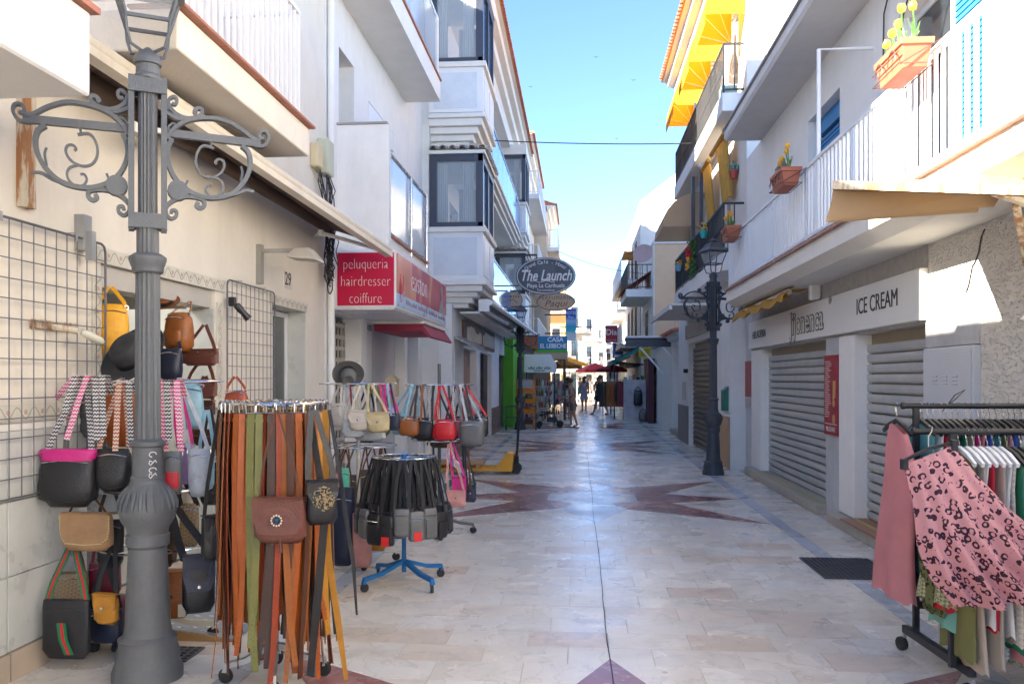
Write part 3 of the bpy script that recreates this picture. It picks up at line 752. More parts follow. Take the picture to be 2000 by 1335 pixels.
# shop front under it
for a_, c_ in ((10.20, 10.42), (11.95, 12.3), (15.0, 15.25)): q = B(); q.box(XL - .30, XL - .02, a_, c_, 0, 2.5); q.build('pier', whiteb, L2)
q = B(); q.box(XL - .25, XL - .2, 10.42, 10.72, 0.1, 2.45); q.build('pink_poster', mat('poster_pink', srgb(205, 10, 100), .4, var=.3, vs=4), L2)
lat = B(); lat.box(XL - .29, XL - .285, 10.75, 11.93, .1, 2.45); lat = lat.build('lattice_shutter', dark, L2)
lm = mat('lattice_metal', (.50, .46, .40), .4, metal=.3)
for i in range(8):
    q = B(); yy = 10.76 + i * .165; q.box(XL - .27, XL - .25, yy, yy + .05, .1, 2.45); q.build('lattice_bar', lm, lat)
for i in range(15):
    q = B(); zz = .12 + i * .16; q.box(XL - .268, XL - .252, 10.76, 11.93, zz, zz + .055); q.build('lattice_bar', lm, lat)
q = B(); q.box(XL - .04, XL - .015, 12.08, 12.17, 1.45, 1.62); q.build('intercom', steel, L2)
dr = B(); dr.box(XL - .25, XL - .2, 12.32, 13.3, 0, 2.4); dr = dr.build('white_door', alum, L2)
for k in range(9):
    q = B(); q.box(XL - .198, XL - .188, 12.36 + k * .105, 12.45 + k * .105, .1, 1.35); q.build('door_board', alum, dr)
q = B(); q.box(XL - .25, XL - .2, 13.3, 15.0, 0, 2.5); q.build('grey_panel', graywall, L2)
q = B(); q.box(XL - .02, XL + .16, 13.45, 13.70, 1.35, 1.62); q.prism([(XL - .02, 13.43, 1.62), (XL + .18, 13.43, 1.62), (XL + .08, 13.43, 1.70)], (0, .29, 0)); q.build('letter_box', mat('letter_box_beige', (.62, .52, .34), .5), L2)
q = B(); q.box(XL + .02, -2.33, 12.55, 14.6, 2.36, 2.46); q.prism([(-2.35, 12.5, 2.37), (-2.22, 12.5, 2.25), (-2.20, 12.5, 2.27), (-2.33, 12.5, 2.46)], (0, 2.1, 0)); q.build('small_awning', mat('awning_wine', (.30, .02, .05), .7), L2)
q = B(); q.box(XL, -2.3, 12.5, 14.6, 2.465, 2.51); q.build('awning_cassette', creamw, L2)
# ================================================================ LEFT: house with two glazed bay towers
XU = -2.95
L3 = bld('bay_window_house', 'white three-storey house with dark-framed bay windows and a tiled eave')
b = B(); cells(b, XU - .3, XU, 16.55, 33.8, 3.3, 10.3, [(19.2, 20.6, 3.6, 5.7), (22.0, 23.6, 3.6, 5.7), (25.4, 27.0, 3.6, 5.7), (20.0, 21.6, 6.7, 8.9), (24.5, 26.2, 6.7, 8.9)]); b.build('wall', creamw, L3)
b = B(); b.box(-11, XU - .3, 16.55, 33.8, 3.3, 10.3); b.box(-11, -2.75, 16.56, 33.8, 0, 3.3); b.build('house_body', creamw, L3)
for (ya, yb, za, zb) in ((19.2, 20.6, 3.6, 5.7), (22.0, 23.6, 3.6, 5.7), (25.4, 27.0, 3.6, 5.7), (20.0, 21.6, 6.7, 8.9), (24.5, 26.2, 6.7, 8.9)):
    window(L3, XU, 1, ya + .01, yb - .01, za, zb - .01, anth, gl, .08, 1, .15)
eave(L3, -1.86, 1, 16.4, 33.8, 10.55, dep=1.15)
q = B(); q.box(XU, -2.40, 16.4, 33.8, 9.8, 10.03); q.build('eave_soffit', creamw, L3)
def moulding(bb, x1, y0, y1, z0, steps, xw=XU):
    z = z0
    for (h, out) in steps:
        bb.box(xw, x1 + out, y0 - out, y1 + out, z, z + h - .002); z += h
def bay(y0, y1, x1):
    t = B(); moulding(t, x1, y0, y1, 3.06, [(.09, -.34), (.11, -.24), (.10, -.13), (.12, -.02), (.07, .07), (.05, .03)])
    by = t.build('bay_base', white, L3, bev=.008)
    for (zb, zs, zt) in ((3.60, 4.62, 6.06), (6.88, 7.86, 9.55)):
        q = B(); q.box(XU, x1, y0, y1, zb, zs - .1); q.build('bay_panel_wall', alum, by)
        q = B(); q.box(XU + .10, x1 - .12, y0 - .012, y0 - .001, zb + .08, zs - .2); q.build('panel', mat('panel_pale', (.66, .70, .74), .4), by)
        for k in range(2):
            ym = lerp(y0, y1, k / 2); q = B(); q.box(x1 + .001, x1 + .012, ym + .12, ym + (y1 - y0) / 2 - .12, zb + .08, zs - .2); q.build('panel', mat('panel_pale', (.66, .70, .74), .4), by)
        q = B(); q.box(XU, x1 + .06, y0 - .06, y1 + .06, zs - .099, zs); q.build('bay_sill', creamw, by)
        f = B(); fw = .14
        for (xa, xb, ya, yb) in ((XU + .02, XU + .02 + fw, y0, y0 + .10), (x1 - fw, x1, y0, y0 + .14), (x1 - .12, x1, (y0 + y1) / 2 - .05, (y0 + y1) / 2 + .05), (x1 - fw, x1, y1 - .14, y1)): f.box(xa, xb, ya, yb, zs + .001, zt)
        f.box(XU + .02, x1 - .002, y0 + .004, y0 + .1, zs + .001, zs + .10); f.box(XU + .02, x1 - .002, y0 + .004, y0 + .1, zt - .14, zt - .002)
        f.box(x1 - .1, x1 - .004, y0, y1, zs + .001, zs + .10); f.box(x1 - .1, x1 - .004, y0, y1, zt - .14, zt - .002)
        fr = f.build('bay_window', anth, by)
        q = B(); q.box(XU + .1, x1 - .1, y0 + .04, y0 + .05, zs + .1, zt - .14); q.build('pane', glass, fr)
        for k in range(2):
            ym = lerp(y0 + .1, y1 - .1, k / 2); q = B(); q.box(x1 - .055, x1 - .045, ym, ym + (y1 - y0) / 2 - .1, zs + .1, zt - .14); q.build('pane', mat('glass_sky', (.05, .10, .17), .03, var=.02, spec=1.0), fr)
        q = B(); q.box(XU + .02, x1 - .16, y0 + .1, y1 - .05, zt - .12, zt - .08); q.box(XU + .35, XU + .75, y1 - .3, y1 - .25, zs, zt - .3); q.build('bay_interior', mat('bay_room', (.55, .55, .52), .8), by)
        for (xa, xb) in ((XU + .16, XU + .36), (x1 - .42, x1 - .2)):
            q = B()
            for i in range(18):
                t0, t1 = i / 18, (i + 1) / 18; f_ = lambda t_: (lerp(xa, xb, t_), y0 + .17 + .022 * math.sin(t_ * 30))
                (a0, b0), (a1, b1) = f_(t0), f_(t1); q.quad((a0, b0, zs + .02), (a1, b1, zs + .02), (a1, b1, zt - .14), (a0, b0, zt - .14))
            q.build('curtain', mat('curtain_white', (.70, .68, .63), .9, trl=.3), by, 60)
        q = B(); q.box(XU + .001, XU + .02, y0 + .1, y1, zs, zt); q.build('bay_back_wall', mat('bay_room', (.5, .5, .48), .8), by)
        if zt < 7:
            t2 = B(); t2.box(XU, x1 + .04, y0 - .04, y1 + .04, zt + .002, zt + .07); t2.build('bay_lintel', creamw, by)
            n = 8; half = [(math.cos(math.pi * i / n), math.sin(math.pi * i / n)) for i in range(n + 1)]
            q = B(); rr = .085
            q.rings([[V(rr * a, -.10, rr * c) for a, c in half] + [V((rr - .016) * a, -.10, (rr - .016) * c) for a, c in half[::-1]], [V(rr * .9 * a, .28, .10 + rr * .9 * c) for a, c in half] + [V((rr * .9 - .016) * a, .28, .10 + (rr * .9 - .016) * c) for a, c in half[::-1]]])
            tm = mat('pale_roof_tile', (.50, .43, .36), .7, var=.2, vs=9, orand=.15)
            f1 = None; k = int((x1 - XU) / .2)
            for i in range(k + 1):
                xx = lerp(XU + .1, x1 - .02, i / k)
                if f1 is None: f1 = q.build('bay_roof_tile', tm, by); f1.location = (xx, y0, zt + .075)
                else: inst(f1, 'bay_roof_tile', by, (xx, y0, zt + .075))
            k = int((y1 - y0) / .2)
            for i in range(k + 1): inst(f1, 'bay_roof_tile', by, (x1, lerp(y0 + .08, y1, i / k), zt + .075), (0, 0, R(90)))
            t2 = B(); moulding(t2, x1, y0, y1, zt + .20, [(.12, -.30), (.12, -.22), (.13, -.12), (.14, -.02), (.06, .05), (.04, .01)]); t2.build('bay_cornice', white, by, bev=.008)
        else:
            t2 = B(); t2.box(XU, x1 + .03, y0 - .03, y1 + .03, zt + .002, 9.9); t2.build('bay_head', creamw, by)
bay(16.5, 18.6, -1.87)
bay(29.8, 31.9, -1.87)
for (zs, zt, nm, lo) in ((6.25, 6.62, 'balcony', 7.65), (3.15, 3.5, 'balcony', 4.5)):
    t = B(); moulding(t, -2.02, 18.75, 29.6, zs, [(.10, -.22), (.10, -.12), (.10, -.03), (zt - zs - .30, .03)]); t = t.build('balcony_slab', creamw, L3, bev=.006)
    for k in range(8):
        ya = 18.8 + k * 1.345; q = B(); q.box(-2.06, -2.048, ya, ya + 1.31, zt + .03, lo); q.build('glass_panel', mat('blue_glass', (.06, .22, .48), .04, var=.02, spec=.9), t)
    q = B(); q.box(-2.08, -2.03, 18.78, 29.55, lo + .002, lo + .03); q.build('handrail', steel, t)
# ground floor: poster window, door, brick plinth, lettering, awnings
XG = -2.5
b = B(); cells(b, -2.75, XG, 16.8, 33.8, 0, 3.12, [(18.3, 20.6, .72, 2.32), (21.4, 24.2, 0, 2.32), (26.5, 29.0, 0, 2.4), (30.0, 33.0, 0, 2.5)]); b.build('ground_floor_wall', white, L3)
q = B(); q.box(-2.95, XG, 16.57, 16.79, 0, 3.12); q.build('corner_pier', whiteb, L3)
for i in range(10):
    q = B(); q.box(XG + .001, XG + .02, 16.85, 17.5, 1.0 + i * .12, 1.11 + i * .12); q.build('tile_strip', creamw, L3)
q = B(); q.box(-2.70, -2.66, 18.3, 20.6, .72, 2.32); ps = q.build('poster_window', mat('poster', (.32, .16, .10), .3, var=.6, vs=1.5, stain=.6, sc_=(.12, .25, .30)), L3)
q = B(); q.box(-2.68, -2.60, 21.4, 22.1, 0.1, 2.3); q.box(-2.68, -2.62, 23.2, 24.2, 0.1, 2.3); q.build('shop_door', brownd, L3)
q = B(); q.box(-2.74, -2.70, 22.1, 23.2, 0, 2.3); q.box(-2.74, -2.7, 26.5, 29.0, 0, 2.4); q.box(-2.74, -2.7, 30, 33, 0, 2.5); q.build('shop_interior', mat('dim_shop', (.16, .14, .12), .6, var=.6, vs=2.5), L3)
i = 0
for (ya, yb) in ((16.82, 21.38), (24.22, 26.48)):
    z = .01
    while z < .70:
        y = ya - (.2 if i % 2 else 0)
        while y < yb:
            a, c = max(y, ya), min(y + .39, yb)
            if c - a > .05: q = B(); q.box(XG + .001, XG + .03, a, c, z, z + .085); q.build('brick', brick, L3)
            y += .40
        z += .098; i += 1
q = B(); q.box(XG + .002, XG + .045, 16.8, 21.4, .705, .74); q.build('plinth_coping', creamw, L3)
fs = B(); fs.box(XG, XG + .05, 18.0, 24.6, 2.40, 2.92); fs = fs.build('fascia_board', mat('fascia_brown', (.16, .07, .05), .5, var=.3), L3)
rnd = random.Random(12)
for k in range(13):
    if k == 6: continue
    y = 18.5 + k * .44; h = rnd.uniform(.2, .38)
    q = B(); q.tube([(XG + .07, y, 2.48), (XG + .07, y + .02, 2.48 + h), (XG + .07, y + .2, 2.48 + h * .8), (XG + .07, y + .22, 2.50), (XG + .07, y + .08, 2.47 + h * .3)], .035, 5); q.build('worn_letter', mat('worn_white', (.6, .57, .52), .5), fs)
q = B(); q.sweep([(XG, 17.6, 2.48), (XG + .52, 17.6, 2.22)], (0, 1, 0), 1.5, .03)
for k in range(4): q.box(XG + .05 + k * .12, XG + .09 + k * .12, 16.85, 18.35, 2.47 - k * .06, 2.50 - k * .06)
q.build('small_canopy', mat('canopy_grey', (.34, .34, .33), .5), L3)
cs = B(); cs.box(-2.02, -1.80, 17.0, 17.06, 3.0, 3.25); cs.build('awning_end_plate', alum, L3)
aw = B(); aw.tube([(-1.78, 17.0, 3.18), (-1.42, 28.0, 3.10)], .055, 10); aw = aw.build('awning_bar', alum, L3, 40)
q = B(); q.tube([(-1.95, 17.2, 3.05), (-1.8, 21.2, 3.02)], .05, 10); q.build('awning_bar', alum, aw, 40)
q = B(); q.quad((-1.80, 17.0, 3.22), (-1.44, 28.0, 3.13), (-2.3, 28.0, 3.46), (-2.3, 17.0, 3.46)); q.build('awning_cloth', mat('awning_taupe', (.25, .21, .18), .85), aw)
q = B(); q.box(-2.4, -2.0, 17.0, 28, 2.96, 3.0); q.build('awning_box', creamw, aw)

# ================================================================ further houses along the left side
def far_house(name, label, X, s, y0, y1, H, wm, floors, fh=3.1, nwin=2, railm=None, baly=True, ew=True, roof=True, depth=8, awn=None, ground=None, proj=.7, side_win=False):
    """a street house; s=+1 faces +X. windows, balconies and railings are built"""
    t = bld(name, label)
    ops = []
    for f in range(1, floors):
        for k in range(nwin):
            c = lerp(y0, y1, (k + .5) / nwin); ops.append((c - .55, c + .55, f * fh + .25, f * fh + 2.35))
    b = B(); cells(b, min(X, X - s * .3), max(X, X - s * .3), y0, y1, 2.7, H, ops); b.build('wall', wm, t)
    b = B(); b.box(X - s * .3, X - s * depth, y0, y1, 2.7, H); b.box(X - s * .5, X - s * depth, y0, y1, 0, 2.7); b.build('house_body', wm, t)
    for o in ops: window(t, X, s, o[0] + .01, o[1] - .01, o[2], o[3] - .01, [alum, brownd, anth][int(abs(y0)) % 3], gl, .07, 1, .12)
    n = max(1, int((y1 - y0) / 3.5))
    for k in range(n + 1):
        yy = lerp(y0 + .2, y1 - .2, k / n); b = B(); b.box(X - s * .5, X, yy - .2, yy + .2, 0, 2.7); b.build('pier', ground or wm, t)
    q = B(); q.box(X - s * .45, X - s * .40, y0 + .4, y1 - .4, 0, 2.7); q.build('shop_front', mat('shopfront_%s' % name, random.choice([(.25, .20, .15), (.18, .16, .14), (.35, .28, .2)]), .5, var=.6, vs=1.6), t)
    if baly:
        for f in range(1, floors):
            q = B(); q.box(X, X + s * proj, y0 + .5, y1 - .5, f * fh - .05, f * fh + .15); sl = q.build('balcony_slab', whiteb, t)
            rail_x(sl, X + s * (proj - .05), y0 + .55, y1 - .55, f * fh + .15, f * fh + 1.1, railm or blackm, .16, .025)
            rail_y(sl, y0 + .55, min(X, X + s * (proj - .05)), max(X, X + s * (proj - .05)), f * fh + .15, f * fh + 1.1, railm or blackm, .16, .025)
    if side_win:
        for f in range(0, floors):
            for k in range(3):
                xc = X - s * (.62 + k * 1.5); z0 = f * fh + .3
                q = B(); q.box(xc - .32, xc + .32, y0 - .03, y0 - .001, z0, z0 + 1.75); wf = q.build('window', [alum, brownd][k % 2], t)
                q = B(); q.box(xc - .27, xc + .27, y0 - .04, y0 - .031, z0 + .05, z0 + 1.7); q.build('pane', gl, wf)
            if f:
                q = B(); q.box(X - s * 4.6, X + s * .05, y0 - .7, y0 - .002, f * fh - .02, f * fh + .12); sl = q.build('balcony_slab', whiteb, t)
                rail_y(sl, y0 - .66, min(X - s * 4.5, X), max(X - s * 4.5, X), f * fh + .12, f * fh + 1.0, railm or blackm, .16, .025)
        q = B(); q.box(X - s * 5, X + s * .1, y0 - 1.0, y0 - .72, 2.35, 2.55); q.build('shop_canopy', awn or beigefab, t)
    if roof: eave(t, X + s * .45, s, y0, y1, H + .1, dep=.75, step=.25)
    else:
        q = B(); q.box(X + s * .08, X - s * depth, y0 - .05, y1 + .05, H, H + .15); q.build('parapet', whiteb, t)
    if awn:
        q = B(); q.sweep([(X, (y0 + y1) / 2, 2.95), (X + s * 1.1, (y0 + y1) / 2, 2.45)], (0, 1, 0), y1 - y0 - .8, .02); q.box(X + s * 1.08, X + s * 1.1, y0 + .4, y1 - .4, 2.25, 2.44); q.build('awning', awn, t)
    return t
L4 = far_house('corner_house', 'cream house beyond the bay windows with a tiled eave and green shop front', -2.3, 1, 33.85, 43.9, 11.4, creamw, 4, 3.0, 3, alum, True, depth=4)
q = B(); q.box(-2.55, -2.2, 28.4, 33.8, 0, 3.0); q.build('green_shop_front', green, L3)
q = B(); q.box(-2.21, -2.19, 30.2, 32.8, .2, 2.3); q.build('green_shop_glass', dark, L3)
L5 = far_house('cream_house', 'cream house with a long tiled eave and white upper balcony beyond the hanging signs', -1.65, 1, 44.1, 50, 10.6, mat('sand_render', (.66, .56, .44), .8), 4, 2.8, 2, alum, True, proj=.6, depth=4)
farw = mat('aged_white', (.58, .56, .52), .85, var=.08, stain=.2, sc_=(.42, .38, .32))
L6 = far_house('ochre_house', 'ochre house with dark balconies beyond the vertical blue hotel sign', -.9, 1, 57.1, 62, 8.0, mat('ochre_render', (.70, .42, .16), .8), 3, 3.0, 3, blackm, True, awn=goldfab, roof=False, depth=4, side_win=True)
L7 = far_house('white_balcony_house', 'distant white house with dark iron balconies left of the red square sign', .3, 1, 66.2, 71, 7.4, farw, 3, 2.6, 2, blackm, True, roof=False, awn=beigefab, side_win=True)
L8 = far_house('sunlit_white_house', 'distant sunlit white house closing the left side of the street', 1.6, 1, 80.2, 86, 7.6, farw, 3, 2.6, 2, alum, True, roof=False, awn=redfab, side_win=True)
L9 = far_house('end_house', 'white house at the very end of the street', 3.2, 1, 98.2, 125, 7.6, farw, 3, 2.6, 4, alum, True, roof=False, side_win=True)

# ================================================================ RIGHT: ice-cream parlour house
XR = 3.0
R1 = bld('ice_cream_house', 'white house with ice-cream parlour shutters below a long white balcony')
yS = lambda u: yx(u, XR)
ya0, yb1 = yS(1813), yS(1470)
s1a, s1b, p1a, s2a, s2b = yS(1615), yS(1488), yS(1642), yS(1812) + .02, yS(1673)
b = B()
cells(b, XR, XR + .3, s2a, yb1, 2.12, 3.0, []); b.build('lintel_wall', stone, R1)
b = B(); b.box(XR + .3, 12, -14, 15.4, 0, 5.5); b.build('house_body', whiteb, R1)
q = B(); q.box(XR - .02, XR + .3, s1b, yb1, .13, 2.12); q.build('pier', whiteb, R1)
q = B(); q.box(XR - .02, XR + .3, s2b, p1a, .13, 2.12); q.build('pier', whiteb, R1)
greym = mat('veined_marble', (.52, .52, .52), .35, var=.22, vs=3.5, stain=.4, sc_=(.25, .26, .28))
q = B(); q.box(XR - .012, XR + .3, p1a, s1a, .0, 2.12); q.build('marble_pier', greym, R1)
q = B(); q.box(XR - .01, XR + .3, yb1, 15.4, 0, 3.0); q.build('marble_pier', greym, R1)
def shutter(par, X, s, y0, y1, z0, z1, m, slat=.105, nm='shutter', back=None):
    back = back or mat('slat_gap', (.40, .33, .22), .7)
    t = B(); t.box(X + s * .06, X + s * .07, y0, y1, z0, z1); t = t.build(nm, back, par)
    q = B(); pr = [(0, 0), (-.018, .02), (-.022, slat * .5), (-.016, slat * .85), (0, slat - .016)]
    q.prism([(s * (a + .03), 0, c) for a, c in pr] + [(s * .045, 0, slat - .016), (s * .045, 0, 0)], (0, y1 - y0, 0))
    n = int((z1 - z0) / slat); f = None
    for k in range(n):
        if f is None: f = q.build('slat', m, t); f.location = (X, y0, z0 + k * slat)
        else: inst(f, 'slat', t, (X, y0, z0 + k * slat))
    return t
shm = mat('shutter_steel', (.52, .52, .50), .45, metal=.25, var=.14, vs=5, stain=.25, sc_=(.30, .24, .15))
shutter(R1, XR + .10, 1, s1a, s1b, .13, 2.12, shm); shutter(R1, XR + .10, 1, s2a, s2b, .13, 2.12, shm)
stm = mat('step_stone', (.40, .36, .30), .6, var=.2, vs=5); red_t = mat('step_tile', (.36, .17, .10), .5, var=.2, vs=6)
q = B(); q.box(XR - .14, XR + .3, s1a - .02, yb1, 0, .126); q.build('plinth', stm, R1, bev=.008)
q = B(); q.box(XR - .16, XR + .3, 5.0, p1a - .02, 0, .115); q.build('plinth', stm, R1, bev=.008)
for k in range(7):
    q = B(); y = s2a + (s2b - s2a) * k / 7; q.box(XR - .18, XR + .1, y, y + (s2b - s2a) / 7 - .006, .117, .138); q.build('step_tile', red_t, R1, bev=.003)
q = B()
for k in range(40):
    y = lerp(s1a + .02, s1b - .05, k / 40); q.box(XR - .06, XR - .02, y, y + .05, .1275, .131)
    y = lerp(s2a + .02, s2b - .05, k / 40); q.box(XR - .06, XR - .02, y, y + .03, .1385, .142)
q.build('grip_strip', mat('grip_yellow', (.5, .42, .12), .7), R1)
# shop sign
sgn = B(); sgn.box(XR - .07, XR - .001, ya0, yb1, 2.15, 2.60); sgn = sgn.build('shop_sign', mat('sign_ivory', (.79, .77, .72), .4, var=.03), R1, bev=.004)
stx = mat('sign_text', (.035, .033, .03), .5)
text('HELADERIA', .17, (XR - .073, yS(1491) - .0, 2.36), '-X', stx, sgn, .002, sx=1.15)
text('ICE CREAM', .235, (XR - .073, yS(1725), 2.39), '-X', stx, sgn, .002, sx=1.0)
o1 = text('Jijonenca', .42, (XR - .0728, (yS(1545) + yS(1632)) / 2, 2.375), '-X', stx, sgn, .002, sx=1.06, off=.016)
text('Jijonenca', .42, (XR - .0758, (yS(1545) + yS(1632)) / 2, 2.375), '-X', mat('sign_cream', (.70, .66, .56), .4), sgn, .002, sx=1.06, off=.001)
text('R', .05, (XR - .0728, yS(1634), 2.56), '-X', stx, sgn, .001)
q = B(); q.tube([(XR - .074, yS(1634) + .045 * math.cos(a), 2.56 + .045 * math.sin(a)) for a in [i * .63 for i in range(10)]], .003, 4, closed=True); q.build('mark_ring', stx, sgn)
# menu board
pm = mat('menu_red', (.34, .02, .035), .4, var=.08)
mn = B(); mn.box(XR - .032, XR - .013, p1a + .01, s1a - .0, .98, 1.92); mn = mn.build('menu_board', pm, R1)
cr = mat('menu_cream', (.75, .66, .58), .5); yc = (p1a + s1a) / 2; hw_ = (s1a - p1a) / 2 - .03
q = B()
rnd = random.Random(5)
for k in range(26):
    z = 1.84 - k * .026; a = yc + hw_ - (.02 if k % 5 == 0 else .05) * rnd.random(); q.box(XR - .0345, XR - .033, a, a - hw_ * rnd.uniform(.5, 1.0 if k < 8 else .9), z, z + .009)
q.box(XR - .0345, XR - .033, yc - hw_, yc + hw_, 1.105, 1.115)
q.build('menu_lines', cr, mn)
q = B(); q.prism([(XR - .0345, yc - hw_ * .3, 1.40), (XR - .0345, yc - hw_ * .75, 1.42), (XR - .0345, yc - hw_ * .8, 1.62), (XR - .0345, yc - hw_ * .35, 1.62)], (.002, 0, 0)); q.lathe([(.001, 0), (.05, .001), (.001, .002)], (XR - .036, yc - hw_ * .5, 1.36), 8, axis=V(1, 0, 0)); q.lathe([(.001, 0), (.06, .001), (.001, .002)], (XR - .036, yc - hw_ * .5, 1.17), 8, axis=V(1, 0, 0)); q.build('menu_picture', mat('menu_orange', (.65, .32, .12), .5), mn)
text('MILKSHAKE', .085, (XR - .035, yc, 1.045), '-X', cr, mn, .001, sx=.85)
q = B(); q.box(XR - .02, XR - .011, yb1 + .05, yb1 + .72, 1.32, 1.95); q.build('red_notice', mat('notice_red', (.33, .06, .06), .5), R1)
q = B(); q.box(XR - .02, XR - .011, yb1 + .08, yb1 + .65, 1.12, 1.29); q.build('small_notice', mat('notice_grey', (.5, .45, .42), .5, var=.4, vs=20), R1)
# meter cabinet and pitted wall at the right, near pilaster
cb0, cb1 = yS(1915), ya0 - .02
cab = B(); cab.box(XR - .05, XR + .2, cb0, cb1, .1, 1.90); cab = cab.build('meter_cabinet', mat('cabinet_grey', (.56, .58, .60), .45, var=.04), R1, bev=.006)
q = B(); q.box(XR - .062, XR - .051, cb0 + .03, cb1 - .03, .15, 1.86); q.build('cabinet_door', mat('cabinet_grey', (.56, .58, .60)), cab, bev=.004)
for i in range(3):
    for k in range(3):
        yy = lerp(cb0, cb1, .3 + .2 * i); q = B(); q.box(XR - .072, XR - .0625, yy - .045, yy + .045, 1.60 + k * .03, 1.612 + k * .03); q.build('vent', mat('cabinet_grey', (.56, .58, .60)), cab, bev=.003)
q = B(); q.tube([(XR - .064, lerp(cb0, cb1, .55), 1.38), (XR - .064, lerp(cb0, cb1, .30), 1.52), (XR - .064, lerp(cb0, cb1, .12), 1.56), (XR - .064, lerp(cb0, cb1, .28), 1.49), (XR - .064, lerp(cb0, cb1, .5), 1.42)], .004, 4); q.build('marker_scribble', black, cab)
q = B(); q.box(XR - .01, XR + .3, cb0, s2a, 1.91, 2.2); q.build('marble_panel', greym, R1)
pit = mat('pitted_render', (.66, .63, .57), .85, var=.08, vs=6)
N, L, P = nodes(pit)
ge = N.new('ShaderNodeNewGeometry'); mp = N.new('ShaderNodeMapping'); mp.inputs['Scale'].default_value = (1, 26, 60); L.new(ge.outputs['Position'], mp.inputs[0])
vo = N.new('ShaderNodeTexVoronoi'); vo.inputs['Scale'].default_value = 1.0; vo.inputs['Randomness'].default_value = .75; L.new(mp.outputs[0], vo.inputs['Vector'])
mr = N.new('ShaderNodeMapRange'); mr.inputs[1].default_value = .15; mr.inputs[2].default_value = .5; L.new(vo.outputs['Distance'], mr.inputs[0])
bp = N.new('ShaderNodeBump'); bp.inputs['Strength'].default_value = 1; bp.inputs['Distance'].default_value = .012; L.new(mr.outputs[0], bp.inputs['Height']); L.new(bp.outputs[0], P.inputs['Normal'])
q = B(); cells(q, XR, XR + .3, 5.2, ya0 - .001, .115, 3.0, [(cb0, cb1, .1, 1.905), (cb0, s2a, 1.905, 2.2)]); q.build('pitted_wall', pit, R1)
q = B(); q.box(XR, XR + .3, s2a - .15, yS(1470) - .0, 2.602, 2.9); 
q = B(); q.box(XR - .06, XR + .3, -14, 5.2, 0, 3.0); q.build('white_pilaster', whiteb, R1)
q = B(); q.tube([(XR - .006, 6.5 + .05 * i, 2.75 - .07 * i + .03 * math.sin(i * 2)) for i in range(7)], .006, 4); q.build('cable', black, R1)
# first-floor balcony
XB = 2.4
bs = B(); bs.prism([(XR, -6, 2.80), (XB + .14, -6, 2.80), (XB, -6, 2.88), (XB, -6, 3.05), (XR, -6, 3.05)], (0, 20.0, 0)); bs = bs.build('balcony_slab', creamw, R1)
q = B()
k = 0
y = -5.9
while y < 13.9:
    q = B(); q.box(XB - .04, XB + .28, y, min(y + .32, 14.03), 3.052, 3.078); q.build('edge_tile', mat('edge_tile', (.40, .22, .18), .6, var=.25, vs=8), bs, bev=.004); y += .326
rail_x(bs, XB + .05, 1.5, 14.0, 3.078, 3.92, alum, .118, .024, .05)
rail_y(bs, 13.98, XB + .07, XR, 3.078, 3.92, alum, .118, .024)
b = B(); WOP = [(yS(1815) - .25, yS(1745), 3.06, 5.15), (yS(1620), yS(1573), 3.9, 5.15)]
WOP = [(6.55, 8.25, 3.06, 5.05), (10.0, 11.35, 3.06, 5.0), (12.55, 13.3, 3.06, 4.85)]
cells(b, XR, XR + .3, -14, 15.4, 3.052, 5.56, WOP); b.build('upper_wall', whiteb, R1)
def blind(par, y0, y1, z0, z1):
    t = B(); t.box(XR + .12, XR + .19, y0, y1, z1 - .2, z1); t = t.build('blue_blind', bluepaint, par)
    q = B(); q.prism([(.0, 0, 0), (.012, 0, .045), (.02, 0, .045), (.02, 0, 0)], (0, y1 - y0, 0)); f = None
    for k in range(int((z1 - .2 - z0) / .05)):
        if f is None: f = q.build('blind_slat', bluepaint, t); f.location = (XR + .14, y0, z0 + k * .05)
        else: inst(f, 'blind_slat', t, (XR + .14, y0, z0 + k * .05))
blind(R1, 6.56, 7.35, 3.06, 5.04); window(R1, XR, -1, 7.36, 8.24, 3.06, 5.04, alum, gl, .06, 0, .14); blind(R1, 10.01, 11.34, 3.4, 4.99); window(R1, XR, -1, 12.56, 13.29, 3.06, 4.84, alum, gl, .06, 0, .14)
q = B(); q.box(XR + .14, XR + .2, 10.0, 11.35, 3.06, 3.4); q.build('window_apron', whiteb, R1)
q = B(); q.prism([(XR + .3, -14, 5.56), (XB + .03, -14, 5.56), (XB, -14, 5.60), (XB, -14, 5.72), (XR + .3, -14, 5.76)], (0, 28.2, 0)); q.build('roof_overhang', mat('overhang_render', (.66, .65, .64), .85, var=.06, stain=.2, sc_=(.4, .37, .33)), R1)
q = B(); q.box(XB - .03, XB + .2, -14, 14.23, 5.722, 5.75); q.build('roof_edge', mat('coping_grey', (.34, .30, .28)), R1)
q = B(); q.tube([(XB + .06, 8.9, 3.1), (XB + .06, 8.9, 5.02), (XR, 8.9, 5.02)], .022, 8); q.build('clothes_line_post', alum, R1, 40)
q = B(); q.tube([(XR - .01, 8.3, 5.5), (XR - .03, 8.5, 5.2), (XR - .02, 8.55, 4.75), (XR - .05, 8.4, 4.6), (XR - .02, 8.1, 4.62)], .008, 5); q.tube([(XR - .01, 7.4, 5.5), (XR - .03, 8.0, 5.0), (XR - .02, 8.2, 4.62)], .008, 5); q.box(XR - .03, XR, 8.12, 8.2, 4.5, 4.72); q.build('cables', black, R1)
